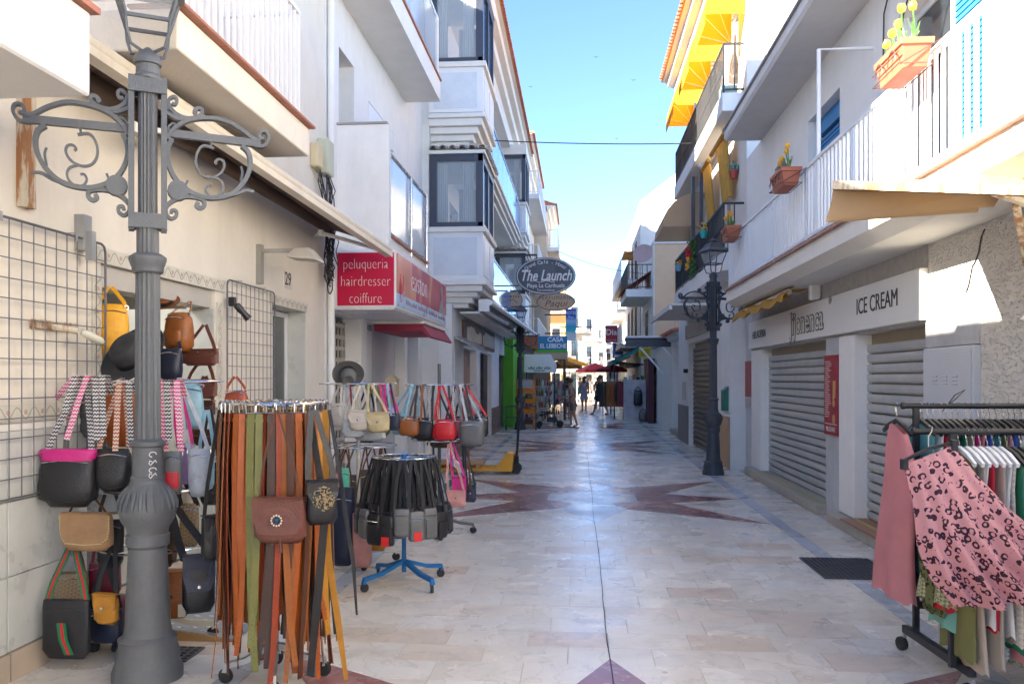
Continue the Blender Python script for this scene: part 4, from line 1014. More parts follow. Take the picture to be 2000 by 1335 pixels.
# ochre awning folded under the balcony; rusty awning at the right
aw = B(); aw.box(XR - .14, XR, yS(1600) - .12, yS(1600), 2.62, 2.86); aw = aw.build('awning_end_bracket', alum, R1, bev=.02)
q = B(); n = 15; top = []; 
for k in range(n):
    y = lerp(yS(1600), 14.3, k / (n - 1)); top.append((y, .03 * math.sin(k * 1.7) + .02 * math.sin(k * 3.1)))
for k in range(n - 1):
    (ya, wa), (yb, wb) = top[k], top[k + 1]
    ra = [V(XR - .04, ya, 2.80), V(XR - .30, ya, 2.80 + wa * .3), V(XR - .44, ya, 2.69 + wa), V(XR - .46, ya, 2.60 + wa), V(XR - .40, ya, 2.64 + wa), V(XR - .26, ya, 2.72)]
    rb = [V(XR - .04, yb, 2.80), V(XR - .30, yb, 2.80 + wb * .3), V(XR - .44, yb, 2.69 + wb), V(XR - .46, yb, 2.60 + wb), V(XR - .40, yb, 2.64 + wb), V(XR - .26, yb, 2.72)]
    for i in range(5): q.quad(ra[i], ra[i + 1], rb[i + 1], rb[i])
q.build('awning_cloth', goldfab, aw, 60)
q = B(); q.tube([(XR - .36, yS(1598), 2.74), (XR - .38, 14.2, 2.70)], .035, 8); q.build('awning_bar', mat('bar_pale', (.7, .62, .52), .5), aw, 40)
tanfab = mat('tan_awning_cloth', (.36, .24, .13), .85, var=.1, trl=.15)
ra_ = thing('folding_awning', 'rusty framed folding awning with beige cloth at the right edge', 'awning', loc=(0, 0, 0))
P0, P1 = aty(1628, 362, 5.35), aty(2060, 375, 4.75)
q = B(); q.sweep([P0, P1], None, .05, .05); q.build('front_bar', rust, ra_)
pa, pb = aty(1612, 432, 5.45), aty(1870, 408, 5.6)
q = B(); q.quad(P0 + V(0, 0, -.03), P1 + V(0, 0, -.03), V(3.02, P1.y + .5, 2.95), V(3.02, P0.y + 1.6, 2.95)); q.quad(P0 + V(0, .01, -.02), P0 + V(-.02, .05, -.22), P0 + V(.9, .1, -.16), P0 + V(.9, .0, -.02)); q.build('awning_cloth', tanfab, ra_)
q = B(); q.prism([P0 + V(.01, .02, -.04), P0 + V(-.035, .04, -.215), P0 + V(.95, -.0, -.145), P0 + V(1.0, -.05, -.04)], (0, .006, 0)); q.build('valance', tanfab, ra_)
q = B(); q.sweep([aty(1900, 362, 4.98), V(3.0, 5.4, 2.62)], None, .045, .03); q.sweep([V(3.0, 5.9, 2.35), aty(1985, 400, 5.2)], None, .04, .03); q.build('awning_arm', rust, ra_)
# ================================================================ RIGHT: corner house with yellow awnings
R2 = bld('yellow_awning_house', 'tall white corner house with iron balconies and yellow hooped awnings')
b = B(); OP = [(17.0, 18.3, 3.95, 6.1), (19.6, 21.0, 3.95, 6.1), (16.2, 17.4, 6.85, 8.9), (18.6, 19.9, 6.85, 8.9), (21.2, 22.5, 6.85, 8.9)]
cells(b, 3.0, 3.3, 15.4, 23.3, 3.3, 9.6, OP); b.build('wall', mat('warm_white', (.76, .70, .62), .8, stain=.1), R2)
b = B(); b.box(3.3, 11, 15.42, 23.3, 0, 9.6); b.build('house_body', whiteb, R2)
for o in OP: window(R2, 3.0, -1, o[0] + .01, o[1] - .01, o[2], o[3] - .01, alum, gl, .07, 1, .12)
XG2 = 2.72
g0, g1 = yx(1388, XG2) - .3, yx(1345, XG2)
b = B(); cells(b, XG2, 3.3, 15.45, 23.3, 0, 3.3, [(g0, g1, 0, 2.5)]); b.build('ground_floor_wall', white, R2)
q = B(); q.box(XG2 - .02, XG2 - .001, 15.47, 16.6, 0, .95); q.build('plinth', mat('plinth_peach', (.50, .32, .18), .6, var=.15), R2)
q = B(); q.box(XG2 - .04, XG2 - .0, 15.45, 16.62, .952, 1.0); q.build('plinth_trim', creamw, R2)
q = B(); q.box(XG2 - .02, XG2 - .001, g1, 23.3, 0, .95); q.build('plinth', mat('plinth_grey', (.22, .21, .20), .6), R2)
shutter(R2, XG2 + .10, 1, g0, g1, 0, 2.5, mat('bronze_shutter', (.16, .13, .10), .4, metal=.3, var=.15, vs=6, stain=.3, sc_=(.35, .26, .15)), .12)
for yy in (g0 - .25, g1 + .12):
    q = B(); q.box(XG2 - .10, XG2 - .001, yy, yy + .14, 1.78, 1.88); q.build('wall_lamp', black, R2)
q = B(); q.box(XG2 - .09, XG2, 15.62, 15.9, 1.05, 1.42); q.prism([(XG2 - .10, 15.61, 1.42), (XG2, 15.61, 1.42), (XG2, 15.61, 1.50)], (0, .3, 0)); q.build('green_letter_box', mat('letter_green', (.02, .16, .11), .4), R2)
q = B(); q.box(XG2 - .06, XG2, g1 + .5, g1 + .8, 1.1, 1.55); q.build('meter_box', mat('meter_beige', (.5, .47, .40), .5), R2)
sg2 = B(); sg2.box(XG2 - .05, XG2 - .001, g0 - .3, g1 + .3, 2.62, 2.95); sg2 = sg2.build('sign_board', mat('old_sign', (.46, .42, .36), .6, var=.15), R2)
q = B(); q.box(XG2 - .053, XG2 - .051, g1 + .1, g1 + .14, 2.66, 2.9); q.box(XG2 - .053, XG2 - .051, g1 - .05, g1 + .1, 2.66, 2.69)
for k in range(7): y = g0 + .2 + k * .28; q.box(XG2 - .053, XG2 - .051, y, y + .035, 2.68, 2.80 + .05 * (k % 3))
q.build('worn_lettering', mat('worn_grey', (.16, .14, .12), .7), sg2)
q = B(); q.box(XG2 - .9, XG2, g0 - .4, g1 + .4, 3.10, 3.14); q.box(XG2 - .92, XG2 - .86, g0 - .4, g1 + .5, 3.02, 3.12); q.build('retracted_awning', creamw, R2)
for (zs, zr) in ((3.60, 4.85), (6.50, 7.75)):
    q = B(); q.box(2.60, 3.0, 15.6, 23.3, zs, zs + .33); sl = q.build('balcony_slab', whiteb, R2, bev=.01)
    rail_x(sl, 2.64, 15.65, 23.25, zs + .33, zr, blackm, .13, .02, .035, square=False)
    rail_y(sl, 15.66, 2.66, 3.0, zs + .33, zr, blackm, .12, .02)
# hooped yellow awnings
for k, ye in enumerate((16.95, 19.55, 22.35)):
    y0, y1 = ye - 1.75, ye
    if k == 0: y0 = 15.5
    rr = .72; n = 7
    arc = [(3.0 - rr * math.sin(a), 8.22 + .95 * math.cos(a)) for a in [math.pi / 2 * i / n for i in range(n + 1)]]
    t = B()
    for i in range(n): t.quad((arc[i][0], y0, arc[i][1]), (arc[i + 1][0], y0, arc[i + 1][1]), (arc[i + 1][0], y1, arc[i + 1][1]), (arc[i][0], y1, arc[i][1]))
    for yy in (y0, y1):
        for i in range(n): t.add([(3.0, yy, 8.22), (arc[i][0], yy, arc[i][1]), (arc[i + 1][0], yy, arc[i + 1][1])], [(0, 1, 2)])
    t.box(3.0 - rr - .004, 3.0 - rr, y0, y1, 8.04, 8.215)
    t = t.build('hooped_awning', yellowfab, R2)
    for i in range(0, n + 1, 2):
        q = B(); q.tube([(3.0, y1 - .02, 8.22), (arc[i][0] + .01, y1 - .02, arc[i][1] - .01), (arc[i][0] + .01, y0 + .02, arc[i][1] - .01), (3.0, y0 + .02, 8.22)], .012, 5); q.build('awning_hoop', alum, t)
q = B(); q.box(2.74, 2.80, 20.4, 20.46, 6.83, 8.2); q.build('awning_post', anth, R2)
eave(R2, 2.28, -1, 15.4, 23.3, 9.75, dep=.75, step=.2)
# drawn ochre curtains and a beige hooped awning on the first floor
for (ya, yb) in ((16.2, 17.0), (18.2, 18.9)):
    q = B(); n = 14
    for i in range(n):
        a0, a1 = i / n, (i + 1) / n
        f_ = lambda t: (2.86 + .05 * math.sin(t * 26), lerp(ya, yb, t))
        (xa, y_a), (xb, y_b) = f_(a0), f_(a1)
        q.quad((xa, y_a, 5.1), (xb, y_b, 5.1), (xb - .1, y_b, 6.2), (xa - .1, y_a, 6.2))
    q.build('balcony_curtain', goldfab, R2, 60)
    q = B(); q.tube([(2.72, ya - .2, 6.22), (2.72, yb + .6, 6.22)], .05, 8); q.build('rolled_awning', goldfab, R2, 40)
rr = .95; arc = [(3.0 - rr * math.sin(a), 5.35 + .85 * math.cos(a)) for a in [math.pi / 2 * i / 6 for i in range(7)]]
q = B()
for i in range(6): q.quad((arc[i][0], 20.9, arc[i][1]), (arc[i + 1][0], 20.9, arc[i + 1][1]), (arc[i + 1][0], 23.2, arc[i + 1][1]), (arc[i][0], 23.2, arc[i][1]))
for yy in (20.9, 23.2):
    for i in range(6): q.add([(3.0, yy, 5.35), (arc[i][0], yy, arc[i][1]), (arc[i + 1][0], yy, arc[i + 1][1])], [(0, 1, 2)])
q.build('hooped_awning', beigefab, R2)
q = B(); q.box(2.66, 2.74, 20.2, 20.28, 3.93, 6.4); q.box(2.66, 2.74, 18.9, 18.98, 3.93, 6.4); q.build('balcony_post', anth, R2)

# ================================================================ RIGHT: low kiosk, peach house, white gable house
R3 = bld('kiosk_house', 'low white annex with clay roof tiles and a dark fascia awning over the street')
q = B(); q.box(2.85, 8, 26.0, 33, 0, 2.75); q.build('wall', white, R3)
q = B(); q.box(3.15, 8, 23.32, 26.0, 0, 2.95); q.build('recessed_wall', graywall, R3)
q = B(); q.box(3.10, 3.149, 24.0, 25.0, .12, 2.2); q.build('door', brownd, R3)
q = B(); q.box(2.75, 3.15, 23.4, 25.9, 0, .14); q.build('step', stm, R3)
eave(R3, 2.62, -1, 23.4, 33, 2.95, dep=.4, step=.22)
fa = B(); fa.box(1.45, 3.10, 26.5, 26.9, 2.80, 2.90); fa.box(1.45, 3.10, 26.45, 26.52, 2.62, 2.79); fa = fa.build('awning_cassette', mat('cassette_dark', (.05, .055, .08), .4), R3)
q = B(); q.box(1.45, 3.1, 26.43, 26.6, 2.902, 2.96); q.build('awning_bar', alum, fa)
for xx in (2.0, 2.7):
    q = B(); q.sweep([(xx + .6, 25.9, 1.75), (xx - .1, 26.4, 2.6)], None, .05, .04); q.build('awning_strut', alum, fa)
R4 = bld('peach_house', 'peach rendered house with white side wall behind the low annex')
q = B(); q.box(2.96, 9, 33.4, 40, 0, 6.9); q.build('wall', peach, R4)
q = B(); q.box(2.93, 2.958, 33.4, 40, 0, 6.9); q.build('side_render', whiteb, R4)
q = B(); q.box(2.9, 9.05, 33.35, 40.05, 6.9, 7.02); q.build('parapet', creamw, R4)
q = B(); q.box(1.9, 2.93, 34.0, 39.0, 4.9, 5.2); sl = q.build('balcony_slab', whiteb, R4)
rail_x(sl, 1.95, 34.05, 38.95, 5.2, 6.2, blackm, .16, .025); rail_y(sl, 34.05, 1.97, 2.92, 5.2, 6.2, blackm, .16, .025)
window(R4, 2.93, -1, 36, 37.2, 2.9, 4.5, brownd, gl, .08, 1, -.03)
q = B(); q.tube([(2.9 + .9, 33.38, 3.2), (2.9 + .9, 33.38, 6.0)], .03, 6); q.build('drainpipe', peach, R4)
q = B(); q.lathe([(.01, 0), (.3, .03), (.42, .10), (.41, .11), (.29, .045), (.01, .015)], (2.6, 34.2, 6.6), 14, axis=V(-.3, -.8, .3)); q.build('satellite_dish', mat('dish', (.55, .35, .3), .5), R4, 40)
q = B(); q.sweep([(2.93, 36.2, 6.0), (1.75, 36.2, 5.2)], (0, 1, 0), 3.2, .02); q.build('red_sun_blind', mat('blind_red', (.42, .09, .04), .8, trl=.3), R4)
R5 = bld('gable_house', 'tall sunlit white house with a plain gable above the peach house')
q = B(); q.prism([(2.9, 40.2, 0), (10, 40.2, 0), (10, 40.2, 13.2), (5.0, 40.2, 11.6), (2.9, 40.2, 10.0)], (0, 12, 0)); q.build('wall', farw, R5)
for f in (1, 2):
    q = B(); q.box(2.0, 2.9, 41, 51, f * 3.1, f * 3.1 + .2); sl = q.build('balcony_slab', farw, R5)
    rail_x(sl, 2.05, 41.1, 50.9, f * 3.1 + .2, f * 3.1 + 1.2, alum, .18, .03)
    for yy in (42.5, 45.5, 48.5): window(R5, 2.9, -1, yy, yy + 1.3, f * 3.1 + .2, f * 3.1 + 2.3, brownd, gl, .08, 1, -.02)
q = B(); q.box(2.3, 2.9, 43, 46, 8.0, 8.05); q.build('awning', goldfab, R5)
R6 = far_house('balcony_house', 'distant cream house with stacked balconies beyond the white gable', 3.1, -1, 52.3, 66, 8.2, creamw, 3, 2.9, 4, alum, True, roof=False, awn=mat('teal_cloth', (.02, .20, .20), .8))
R7 = far_house('far_right_house', 'distant low white house at the far right end of the street', 4.3, -1, 66.2, 90, 7.0, farw, 3, 2.7, 5, alum, True, roof=False, awn=beigefab)
far_house('far_end_house', 'pale house seen last on the right side', 5.6, -1, 90.3, 125, 6.5, farw, 3, 2.7, 4, alum, True, roof=False)
q = bld('closing_house', 'pale block closing the view where the street bends')
b = B(); b.box(3.0, 14, 126, 136, 0, 7.5); b.build('wall', farw, q)
for i in range(4):
    for f in range(2):
        wq = B(); wq.box(4 + i * 1.6, 4.9 + i * 1.6, 125.96, 126.01, .9 + f * 2.9, 2.4 + f * 2.9); wq.build('window', gl, q)

# ================================================================ street lamps
def smooth_path(P, n=4):
    out = []
    for i in range(len(P) - 1):
        p0, p1, p2, p3 = P[max(i - 1, 0)], P[i], P[i + 1], P[min(i + 2, len(P) - 1)]
        for k in range(n):
            t = k / n
            out.append(tuple(.5 * (2 * b_ + (c - a) * t + (2 * a - 5 * b_ + 4 * c - d) * t * t + (3 * b_ - a - 3 * c + d) * t ** 3) for a, b_, c, d in zip(p0, p1, p2, p3)))
    return out + [P[-1]]
def lamp_post(label, loc, rz, m):
    t = thing('street_lamp', label, 'street lamp', 'cast-iron street lamps', loc, rz)
    prof = [(.185, 0), (.185, .05), (.165, .10), (.168, .14), (.150, .19), (.155, .225), (.128, .245), (.118, .30), (.113, .45), (.100, .72), (.114, .735), (.114, .79), (.106, .80), (.110, .825), (.138, .87), (.152, .93), (.147, .97), (.124, 1.03), (.096, 1.07), (.088, 1.09), (.090, 1.105), (.082, 1.115), (.080, 1.27), (.094, 1.28), (.094, 1.30), (.070, 1.315)]
    q = B(); q.lathe(prof, n=28); q.build('base', m, t, 35)
    q = B()
    for i in range(24):
        a = 2 * math.pi * i / 24; d = V(math.cos(a), math.sin(a), 0)
        q.tube([d * .094 + V(0, 0, 1.062), d * .129 + V(0, 0, 1.02), d * .150 + V(0, 0, .965), d * .154 + V(0, 0, .93)], [.006, .012, .012, .004], 5)
    q.build('leaf_moulding', m, t, 50)
    q = B(); q.lathe([(.068, 1.30), (.063, 2.23)], n=32, flute=(0, 9, .90)); q.lathe([(.058, 2.33), (.058, 2.50)], n=32, flute=(0, 9, .9)); q.lathe([(.050, 2.48), (.050, 3.30)], n=32, flute=(0, 9, .86)); q.build('shaft', m, t, 25)
    q = B(); q.lathe([(.072, 2.225), (.082, 2.235), (.082, 2.255), (.088, 2.27), (.098, 2.30), (.098, 2.315), (.07, 2.335)], n=24); q.build('collar', m, t, 35)
    q = B()
    for s in (-1, 1):
        q.box(s * .068, s * .098, -.05, -.035, 2.46, 3.30); q.box(s * .068, s * .098, .035, .05, 2.46, 3.30)
        q.box(s * .074, s * .092, -.035, .035, 2.49, 2.52); q.box(s * .074, s * .092, -.035, .035, 3.24, 3.27)
        for k in range(12):
            z = 2.55 + k * .06; q.box(s * .074, s * .092, -.034, .034, z, z + .009)
    for yy in (-.062, .05):
        q.box(-.097, .097, yy, yy + .012, 2.47, 2.55); q.box(-.097, .097, yy, yy + .012, 3.21, 3.29)
    q.build('bracket_frame', m, t)
    q = B(); q.lathe([(.07, 3.29), (.07, 3.31), (.062, 3.32), (.06, 3.37), (.072, 3.375), (.072, 3.39), (.066, 3.42), (.045, 3.445), (.03, 3.455), (.012, 3.47)], n=20); q.build('neck', m, t, 35)
    sp = lambda c, r0, r1, a0, a1, n: [(c[0] + lerp(r0, r1, i / n) * math.cos(lerp(a0, a1, i / n)), c[1] + lerp(r0, r1, i / n) * math.sin(lerp(a0, a1, i / n))) for i in range(n + 1)]
    for s in (-1, 1):
        q = B()
        def scroll(pts, w0, w1, th=.022):
            pts = smooth_path(pts); n = len(pts); q.sweep([(s * x, 0, z) for x, z in pts], (0, 1, 0), [lerp(w0, w1, i / (n - 1)) for i in range(n)], th)
        PI = math.pi
        q.sweep([(s * .09, 0, 3.012), (s * .60, 0, 3.006)], (0, 1, 0), .035, .042)
        scroll([(0.098,2.975),(0.135,3.038),(0.2,3.089),(0.29,3.116),(0.394,3.118),(0.485,3.081),(0.549,3.037),(0.595,3.02)], 0.055, 0.04, 0.02)
        scroll([(0.495,2.982),(0.53,2.951),(0.543,2.895),(0.53,2.822),(0.491,2.753),(0.433,2.697),(0.355,2.672),(0.277,2.673),(0.206,2.701),(0.154,2.744),(0.119,2.802),(0.102,2.868),(0.106,2.931),(0.124,2.981)], 0.05, 0.05, 0.024)
        scroll([(0.345,2.952),(0.29,2.962),(0.258,2.923),(0.249,2.859),(0.271,2.806),(0.316,2.786),(0.368,2.803),(0.399,2.846),(0.396,2.884),(0.371,2.894),(0.352,2.877),(0.36,2.864)], 0.026, 0.016, 0.013)
        scroll([(0.342,2.789),(0.381,2.773),(0.396,2.738),(0.383,2.699),(0.349,2.677),(0.314,2.687),(0.301,2.718),(0.314,2.743),(0.332,2.74)], 0.022, 0.014, 0.012)
        scroll([(0.562,2.991),(0.614,2.994),(0.643,3.031),(0.64,3.07),(0.614,3.08),(0.593,3.06),(0.599,3.035),(0.617,3.04)], 0.045, 0.04, 0.016)
        scroll([(0.102,3.182),(0.119,3.146),(0.148,3.12),(0.193,3.105),(0.238,3.111),(0.277,3.135),(0.28,3.164),(0.258,3.167),(0.241,3.148),(0.251,3.136)], 0.045, 0.03, 0.02)
        scroll([(0.111,3.138),(0.098,3.163),(0.109,3.199),(0.135,3.217),(0.15,3.199),(0.14,3.174),(0.122,3.179)], 0.04, 0.03, 0.016)
        scroll([(0.089,3.128),(0.148,3.098),(0.193,3.102)], 0.05, 0.03, 0.02)
        scroll([(0.102,3.006),(0.109,3.048),(0.132,3.068),(0.145,3.051),(0.13,3.032)], 0.03, 0.02, 0.012)
        scroll([(0.089,2.578),(0.098,2.607),(0.135,2.641),(0.187,2.664),(0.245,2.666),(0.288,2.653),(0.293,2.623),(0.271,2.607),(0.251,2.622),(0.262,2.64)], 0.05, 0.03, 0.022)
        scroll([(0.093,2.592),(0.096,2.558),(0.119,2.537),(0.145,2.553),(0.145,2.581),(0.124,2.584),(0.119,2.565)], 0.045, 0.03, 0.018)
        scroll([(0.407,2.687),(0.465,2.703),(0.517,2.731),(0.565,2.728)], 0.05, 0.006, 0.016)
        scroll([(0.148,2.736),(0.187,2.726),(0.206,2.759)], 0.03, 0.006, 0.012)
        scroll([(0.491,2.774),(0.5,2.833),(0.491,2.867)], 0.03, 0.006, 0.012)
        scroll([(0.329,2.96),(0.339,3.025),(0.358,2.999)], 0.03, 0.006, 0.012)
        q.lathe([(.001, -.03), (.055, -.03), (.055, .03), (.001, .03)], (s * .155, 0, 2.695), 16, axis=V(0, 1, 0))
        q.build('scroll_bracket', m, t, 40)
    # lantern
    q = B(); z0, z1 = 3.60, 3.80; w0, w1 = .110, .165
    for sx in (-1, 1):
        for sy in (-1, 1):
            q.sweep([(sx * w0, sy * w0, z0), (sx * w1, sy * w1, z1)], None, .016, .016)
            q.tube([(sx * .03, sy * .03, 3.44), (sx * .085, sy * .085, 3.455), (sx * .105, sy * .105, 3.53), (sx * w0, sy * w0, z0)], .009, 6)
    for (w_, z) in ((w0, z0), (w1, z1)):
        for s in (-1, 1): q.box(-w_, w_, s * w_ - .009, s * w_ + .009, z - .009, z + .009); q.box(s * w_ - .0088, s * w_ + .0088, -w_, w_, z - .0088, z + .0088)
    ln = q.build('lantern', m, t)
    q = B(); sq = lambda w_, z: [V(-w_, -w_, z), V(w_, -w_, z), V(w_, w_, z), V(-w_, w_, z)]
    q.rings([sq(.195, z1 + .005), sq(.19, z1 + .025), sq(.14, z1 + .075), sq(.095, z1 + .15), sq(.05, z1 + .165), sq(.05, z1 + .19), sq(.07, z1 + .195), sq(.03, z1 + .215), sq(.012, z1 + .25)]); q.build('lantern_roof', m, ln)
    q = B(); e = .004
    for k in range(4):
        a = k * PI / 2; Rm = Matrix.Rotation(a, 3, 'Z')
        q.quad(*[Rm @ V(*p) for p in ((-w0 + .01, -w0 - e + .004, z0 + .01), (w0 - .01, -w0 - e + .004, z0 + .01), (w1 - .012, -w1 + .002, z1 - .01), (-w1 + .012, -w1 + .002, z1 - .01))])
    q.build('lantern_glass', lampglass, ln)
    return t
lp = lamp_post('large grey cast-iron lamp post in front of the bag shop at left', (-2.37, 4.49, 0), R(28), lampgrey)
def place_lamp(label, loc, rz, m, s=1.0):
    c = copy_tree(lp); c['label'] = label; c.location = loc; c.rotation_euler = (0, 0, rz); c.scale = (s, s, s)
    if m is not lampgrey:
        done = {}
        for o in [c] + list(c.children_recursive):
            if o.type == 'MESH' and o.data.materials[0] == lampgrey:
                o.material_slots[0].link = 'OBJECT'; o.material_slots[0].material = m
    return c
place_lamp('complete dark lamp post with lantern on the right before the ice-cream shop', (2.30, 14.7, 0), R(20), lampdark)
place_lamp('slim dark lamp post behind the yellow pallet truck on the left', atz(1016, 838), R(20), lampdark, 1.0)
# scratched writing on the near lamp
q = B()
for k, zz in enumerate((1.235, 1.19, 1.15, 1.12)):
    c = V(-2.37 + .062, 4.49 - .064, zz)
    q.tube([c + V(.02 * math.cos(a) * .7, .014 * math.cos(a), .014 * math.sin(a * (1 + k % 2))) for a in [i * .75 for i in range(7)]], .0025, 4)
q = q.build('scribble', ltr, None); q.parent = lp; q.matrix_parent_inverse = Matrix.Translation(lp.location).inverted() if False else (Matrix.Translation((-2.37, 4.49, 0)) @ Matrix.Rotation(R(28), 4, 'Z')).inverted()
# ================================================================ hanging signs and wires
def oval(label, u, v, Y, wpx, hpx, fm, rm, cat='sign', bracket_x=-2.0):
    c = aty(u, v, Y); k = Y / FPX
    t = thing('hanging_sign', label, cat, None, c)
    a, b_ = wpx / 2 * k, hpx / 2 * k
    q = B(); n = 40
    q.prism([(a * math.cos(2 * math.pi * i / n), -.03, b_ * math.sin(2 * math.pi * i / n)) for i in range(n)], (0, .06, 0)); q.build('sign_board', fm, t)
    q = B(); q.tube([(a * .955 * math.cos(2 * math.pi * i / n), -.034, b_ * .94 * math.sin(2 * math.pi * i / n)) for i in range(n)], .011, 5, closed=True); q.build('rim_line', rm, t)
    q = B(); q.sweep([(-a * .3, 0, b_ * .9), (-a * .3, 0, b_ + .06), (bracket_x - c.x, 0, b_ + .06)], None, .04, .04); q.sweep([(-a * .9, 0, -b_ * .5), (bracket_x - c.x, 0, -b_ * .5)], None, .03, .03); q.build('bracket', blackm, t)
    return t, a, b_
navy = mat('sign_navy', (.022, .026, .045), .35, var=.05); silver = mat('sign_silver', (.62, .64, .68), .35, var=.06)
t, a, b_ = oval('dark oval cafe sign with white script lettering hanging over the street', 1066, 539, 20.0, 117, 73, navy, silver)
def arc_text(s, parent, rx, rz, a0, a1, size, m):
    for i, ch in enumerate(s):
        if ch == ' ': continue
        a = lerp(a0, a1, i / (len(s) - 1))
        o = text(ch, size, (rx * math.cos(a), -.034, rz * math.sin(a)), (R(90), 0, 0), m, parent, .004)
        tn = math.atan2(rz * math.cos(a), -rx * math.sin(a)); o.rotation_euler = (R(90), -(tn - math.pi if a1 < a0 else tn) , 0)
arc_text('Grand Café - Hotel', t, a * .78, b_ * .74, R(146), R(34), .125, silver)
text('The Launch', .36, (0, -.034, .0), '-Y', silver, t, .006, sx=.72, shear=.3, off=.006)
text('Playa La Carihuela', .135, (0, -.034, -b_ * .52), '-Y', silver, t, .004, sx=.9, off=.001)
text('Torremolinos', .075, (0, -.034, -b_ * .76), '-Y', silver, t, .003)
q = B(); q.tube([(-.35 + i * .07, -.036, -.13 + .02 * math.sin(i * 1.5)) for i in range(9)], .006, 4); q.build('flourish', silver, t)
tanm = mat('sign_tan', (.58, .45, .30), .5, var=.06); tbr = mat('sign_brown', (.16, .09, .05), .5)
t, a, b_ = oval('tan oval perfumery sign hanging just below the dark cafe sign', 1085, 589, 25.0, 76, 36, tanm, tbr)
text('PERFUMERIA', .15, (0, -.034, .11), '-Y', tbr, t, .003, spacing=1.2); text('Paqui', .26, (0, -.034, -.06), '-Y', tbr, t, .003, sx=1.2, shear=.3)
t, a, b_ = oval('dark oval sign half hidden behind the first bay window', 935, 535, 19.4, 62, 72, navy, silver, bracket_x=-2.6)
text('R', .6, (.12, -.034, 0), '-Y', silver, t, .004, shear=.3)
t, a, b_ = oval('tan oval sign half hidden behind the retracted awning', 1003, 586, 25.5, 36, 34, tanm, tbr, bracket_x=-2.3)
q = B(); q.tube([(-.16 + .04 * i, -.034, -.1 + .12 * math.sin(i * .45)) for i in range(8)], .01, 4)
for i in range(5): q.box(-.16 + i * .075, -.13 + i * .075, -.036, -.032, .07, .14)
q.build('worn_lettering', tbr, t)
def panel_sign(name, label, u0, u1, v0, v1, Y, m, th=.12, edge=None):
    p0, p1 = aty(u0, v1, Y), aty(u1, v0, Y)
    t = thing(name, label, 'sign', None, p0); W_, H_ = p1.x - p0.x, p1.z - p0.z
    q = B(); q.box(0, W_, 0, th, 0, H_); q.build('sign_board', m, t, bev=.01)
    return t, W_, H_
hs = bpy.data.materials.new('hotel_sign'); hs.use_nodes = True
N, L, P = nodes(hs); ge = N.new('ShaderNodeNewGeometry'); sx_ = N.new('ShaderNodeSeparateXYZ'); L.new(ge.outputs['Position'], sx_.inputs[0])
mr = N.new('ShaderNodeMapRange'); mr.inputs[1].default_value = aty(1110, 665, 36).z; mr.inputs[2].default_value = aty(1110, 603, 36).z; L.new(sx_.outputs[2], mr.inputs[0])
rp = ramp(N, [(0, (.75, .78, .78)), (.22, (.7, .75, .76)), (.3, (.05, .55, .60)), (.45, (.02, .40, .62)), (.62, (.35, .55, .75)), (.75, (.01, .10, .45)), (1, (.01, .08, .40))]); L.new(mr.outputs[0], rp.inputs[0]); L.new(rp.outputs[0], P.inputs['Base Color'])
t, W_, H_ = panel_sign('vertical_sign', 'tall blue and white vertical hotel sign', 1105, 1125, 603, 664, 36.0, hs)
text('HOTEL', .2, (W_ / 2, -.006, H_ * .87), '-Y', ltr, t, .003, sx=.75); text('Playa', .12, (W_ / 2, -.006, H_ * .74), '-Y', ltr, t, .003)
q = B(); q.box(-.9, 0, .04, .08, H_ * .8, H_ * .84); q.box(-.9, 0, .04, .08, H_ * .2, H_ * .24); q.build('bracket', blackm, t)
cbl = mat('sign_cyan_blue', (.015, .22, .42), .4)
t, W_, H_ = panel_sign('restaurant_sign', 'blue restaurant fascia sign with white serif lettering above a green strip', 1051, 1108, 656, 683, 31.5, cbl, .3)
text('CASA', .24, (W_ / 2 + .1, -.006, H_ * .74), '-Y', ltr, t, .004, off=.006); text('EL LEBECHE', .22, (W_ / 2 + .02, -.006, H_ * .27), '-Y', ltr, t, .004, off=.006, sx=.85)
q = B(); q.box(-.1, W_, -.02, 2.4, -.09, -.003); q.build('green_strip', green, t)
q = B(); q.box(-.15, W_ - .02, .0, 2.4, -.35, -.092); q.build('canopy_fascia', mat('canopy_tan', (.55, .40, .26), .6), t)
q = B(); q.box(-.9, -.002, 0, .2, .05, H_ - .02); q.build('side_panel', mat('side_orange', (.45, .12, .05), .5), t)
q = B(); q.box(W_ - .14, W_ - .06, .1, .18, -2.62, -.352); q.build('post', brownd, t)
t, W_, H_ = panel_sign('supermarket_sign', 'red square supermarket sign with white letters over the street', 1182, 1206, 635, 668, 44.0, mat('sign_red', (.50, .015, .035), .4), .2)
text('Dia', .42, (W_ / 2, -.006, H_ * .58), '-Y', ltr, t, .004, off=.006); text('supermercado', .09, (W_ / 2, -.006, H_ * .13), '-Y', ltr, t, .003)
q = B(); q.box(-2.4, .6, .08, .12, H_ * .9, H_ * .95); q.sweep([(0, .1, 0), (2.5, .1, -.6)], None, .04, .04); q.build('bracket', blackm, t)
t, W_, H_ = panel_sign('blue_round_sign', 'blue sign with white mark below the red supermarket sign', 1197, 1217, 670, 700, 46.0, mat('sign_blue', (.02, .13, .50), .4), .15)
q = B(); q.tube([(W_ / 2 + .1 * math.cos(a), -.006, H_ * .6 + .12 * math.sin(a)) for a in [i * .8 for i in range(8)]], .03, 5); q.box(W_ * .15, W_ * .85, -.012, -.004, H_ * .1, H_ * .25); q.build('white_mark', ltr, t)
t, W_, H_ = panel_sign('yellow_sign', 'bright yellow sign under the dark fascia awning on the right', 1248, 1271, 678, 698, 27.2, mat('sign_yellow', (.72, .66, .02), .5), .08)
q = B()
for k in range(4): q.box(W_ * .15, W_ * .85, -.004, -.001, H_ * (.2 + .17 * k), H_ * (.26 + .17 * k))
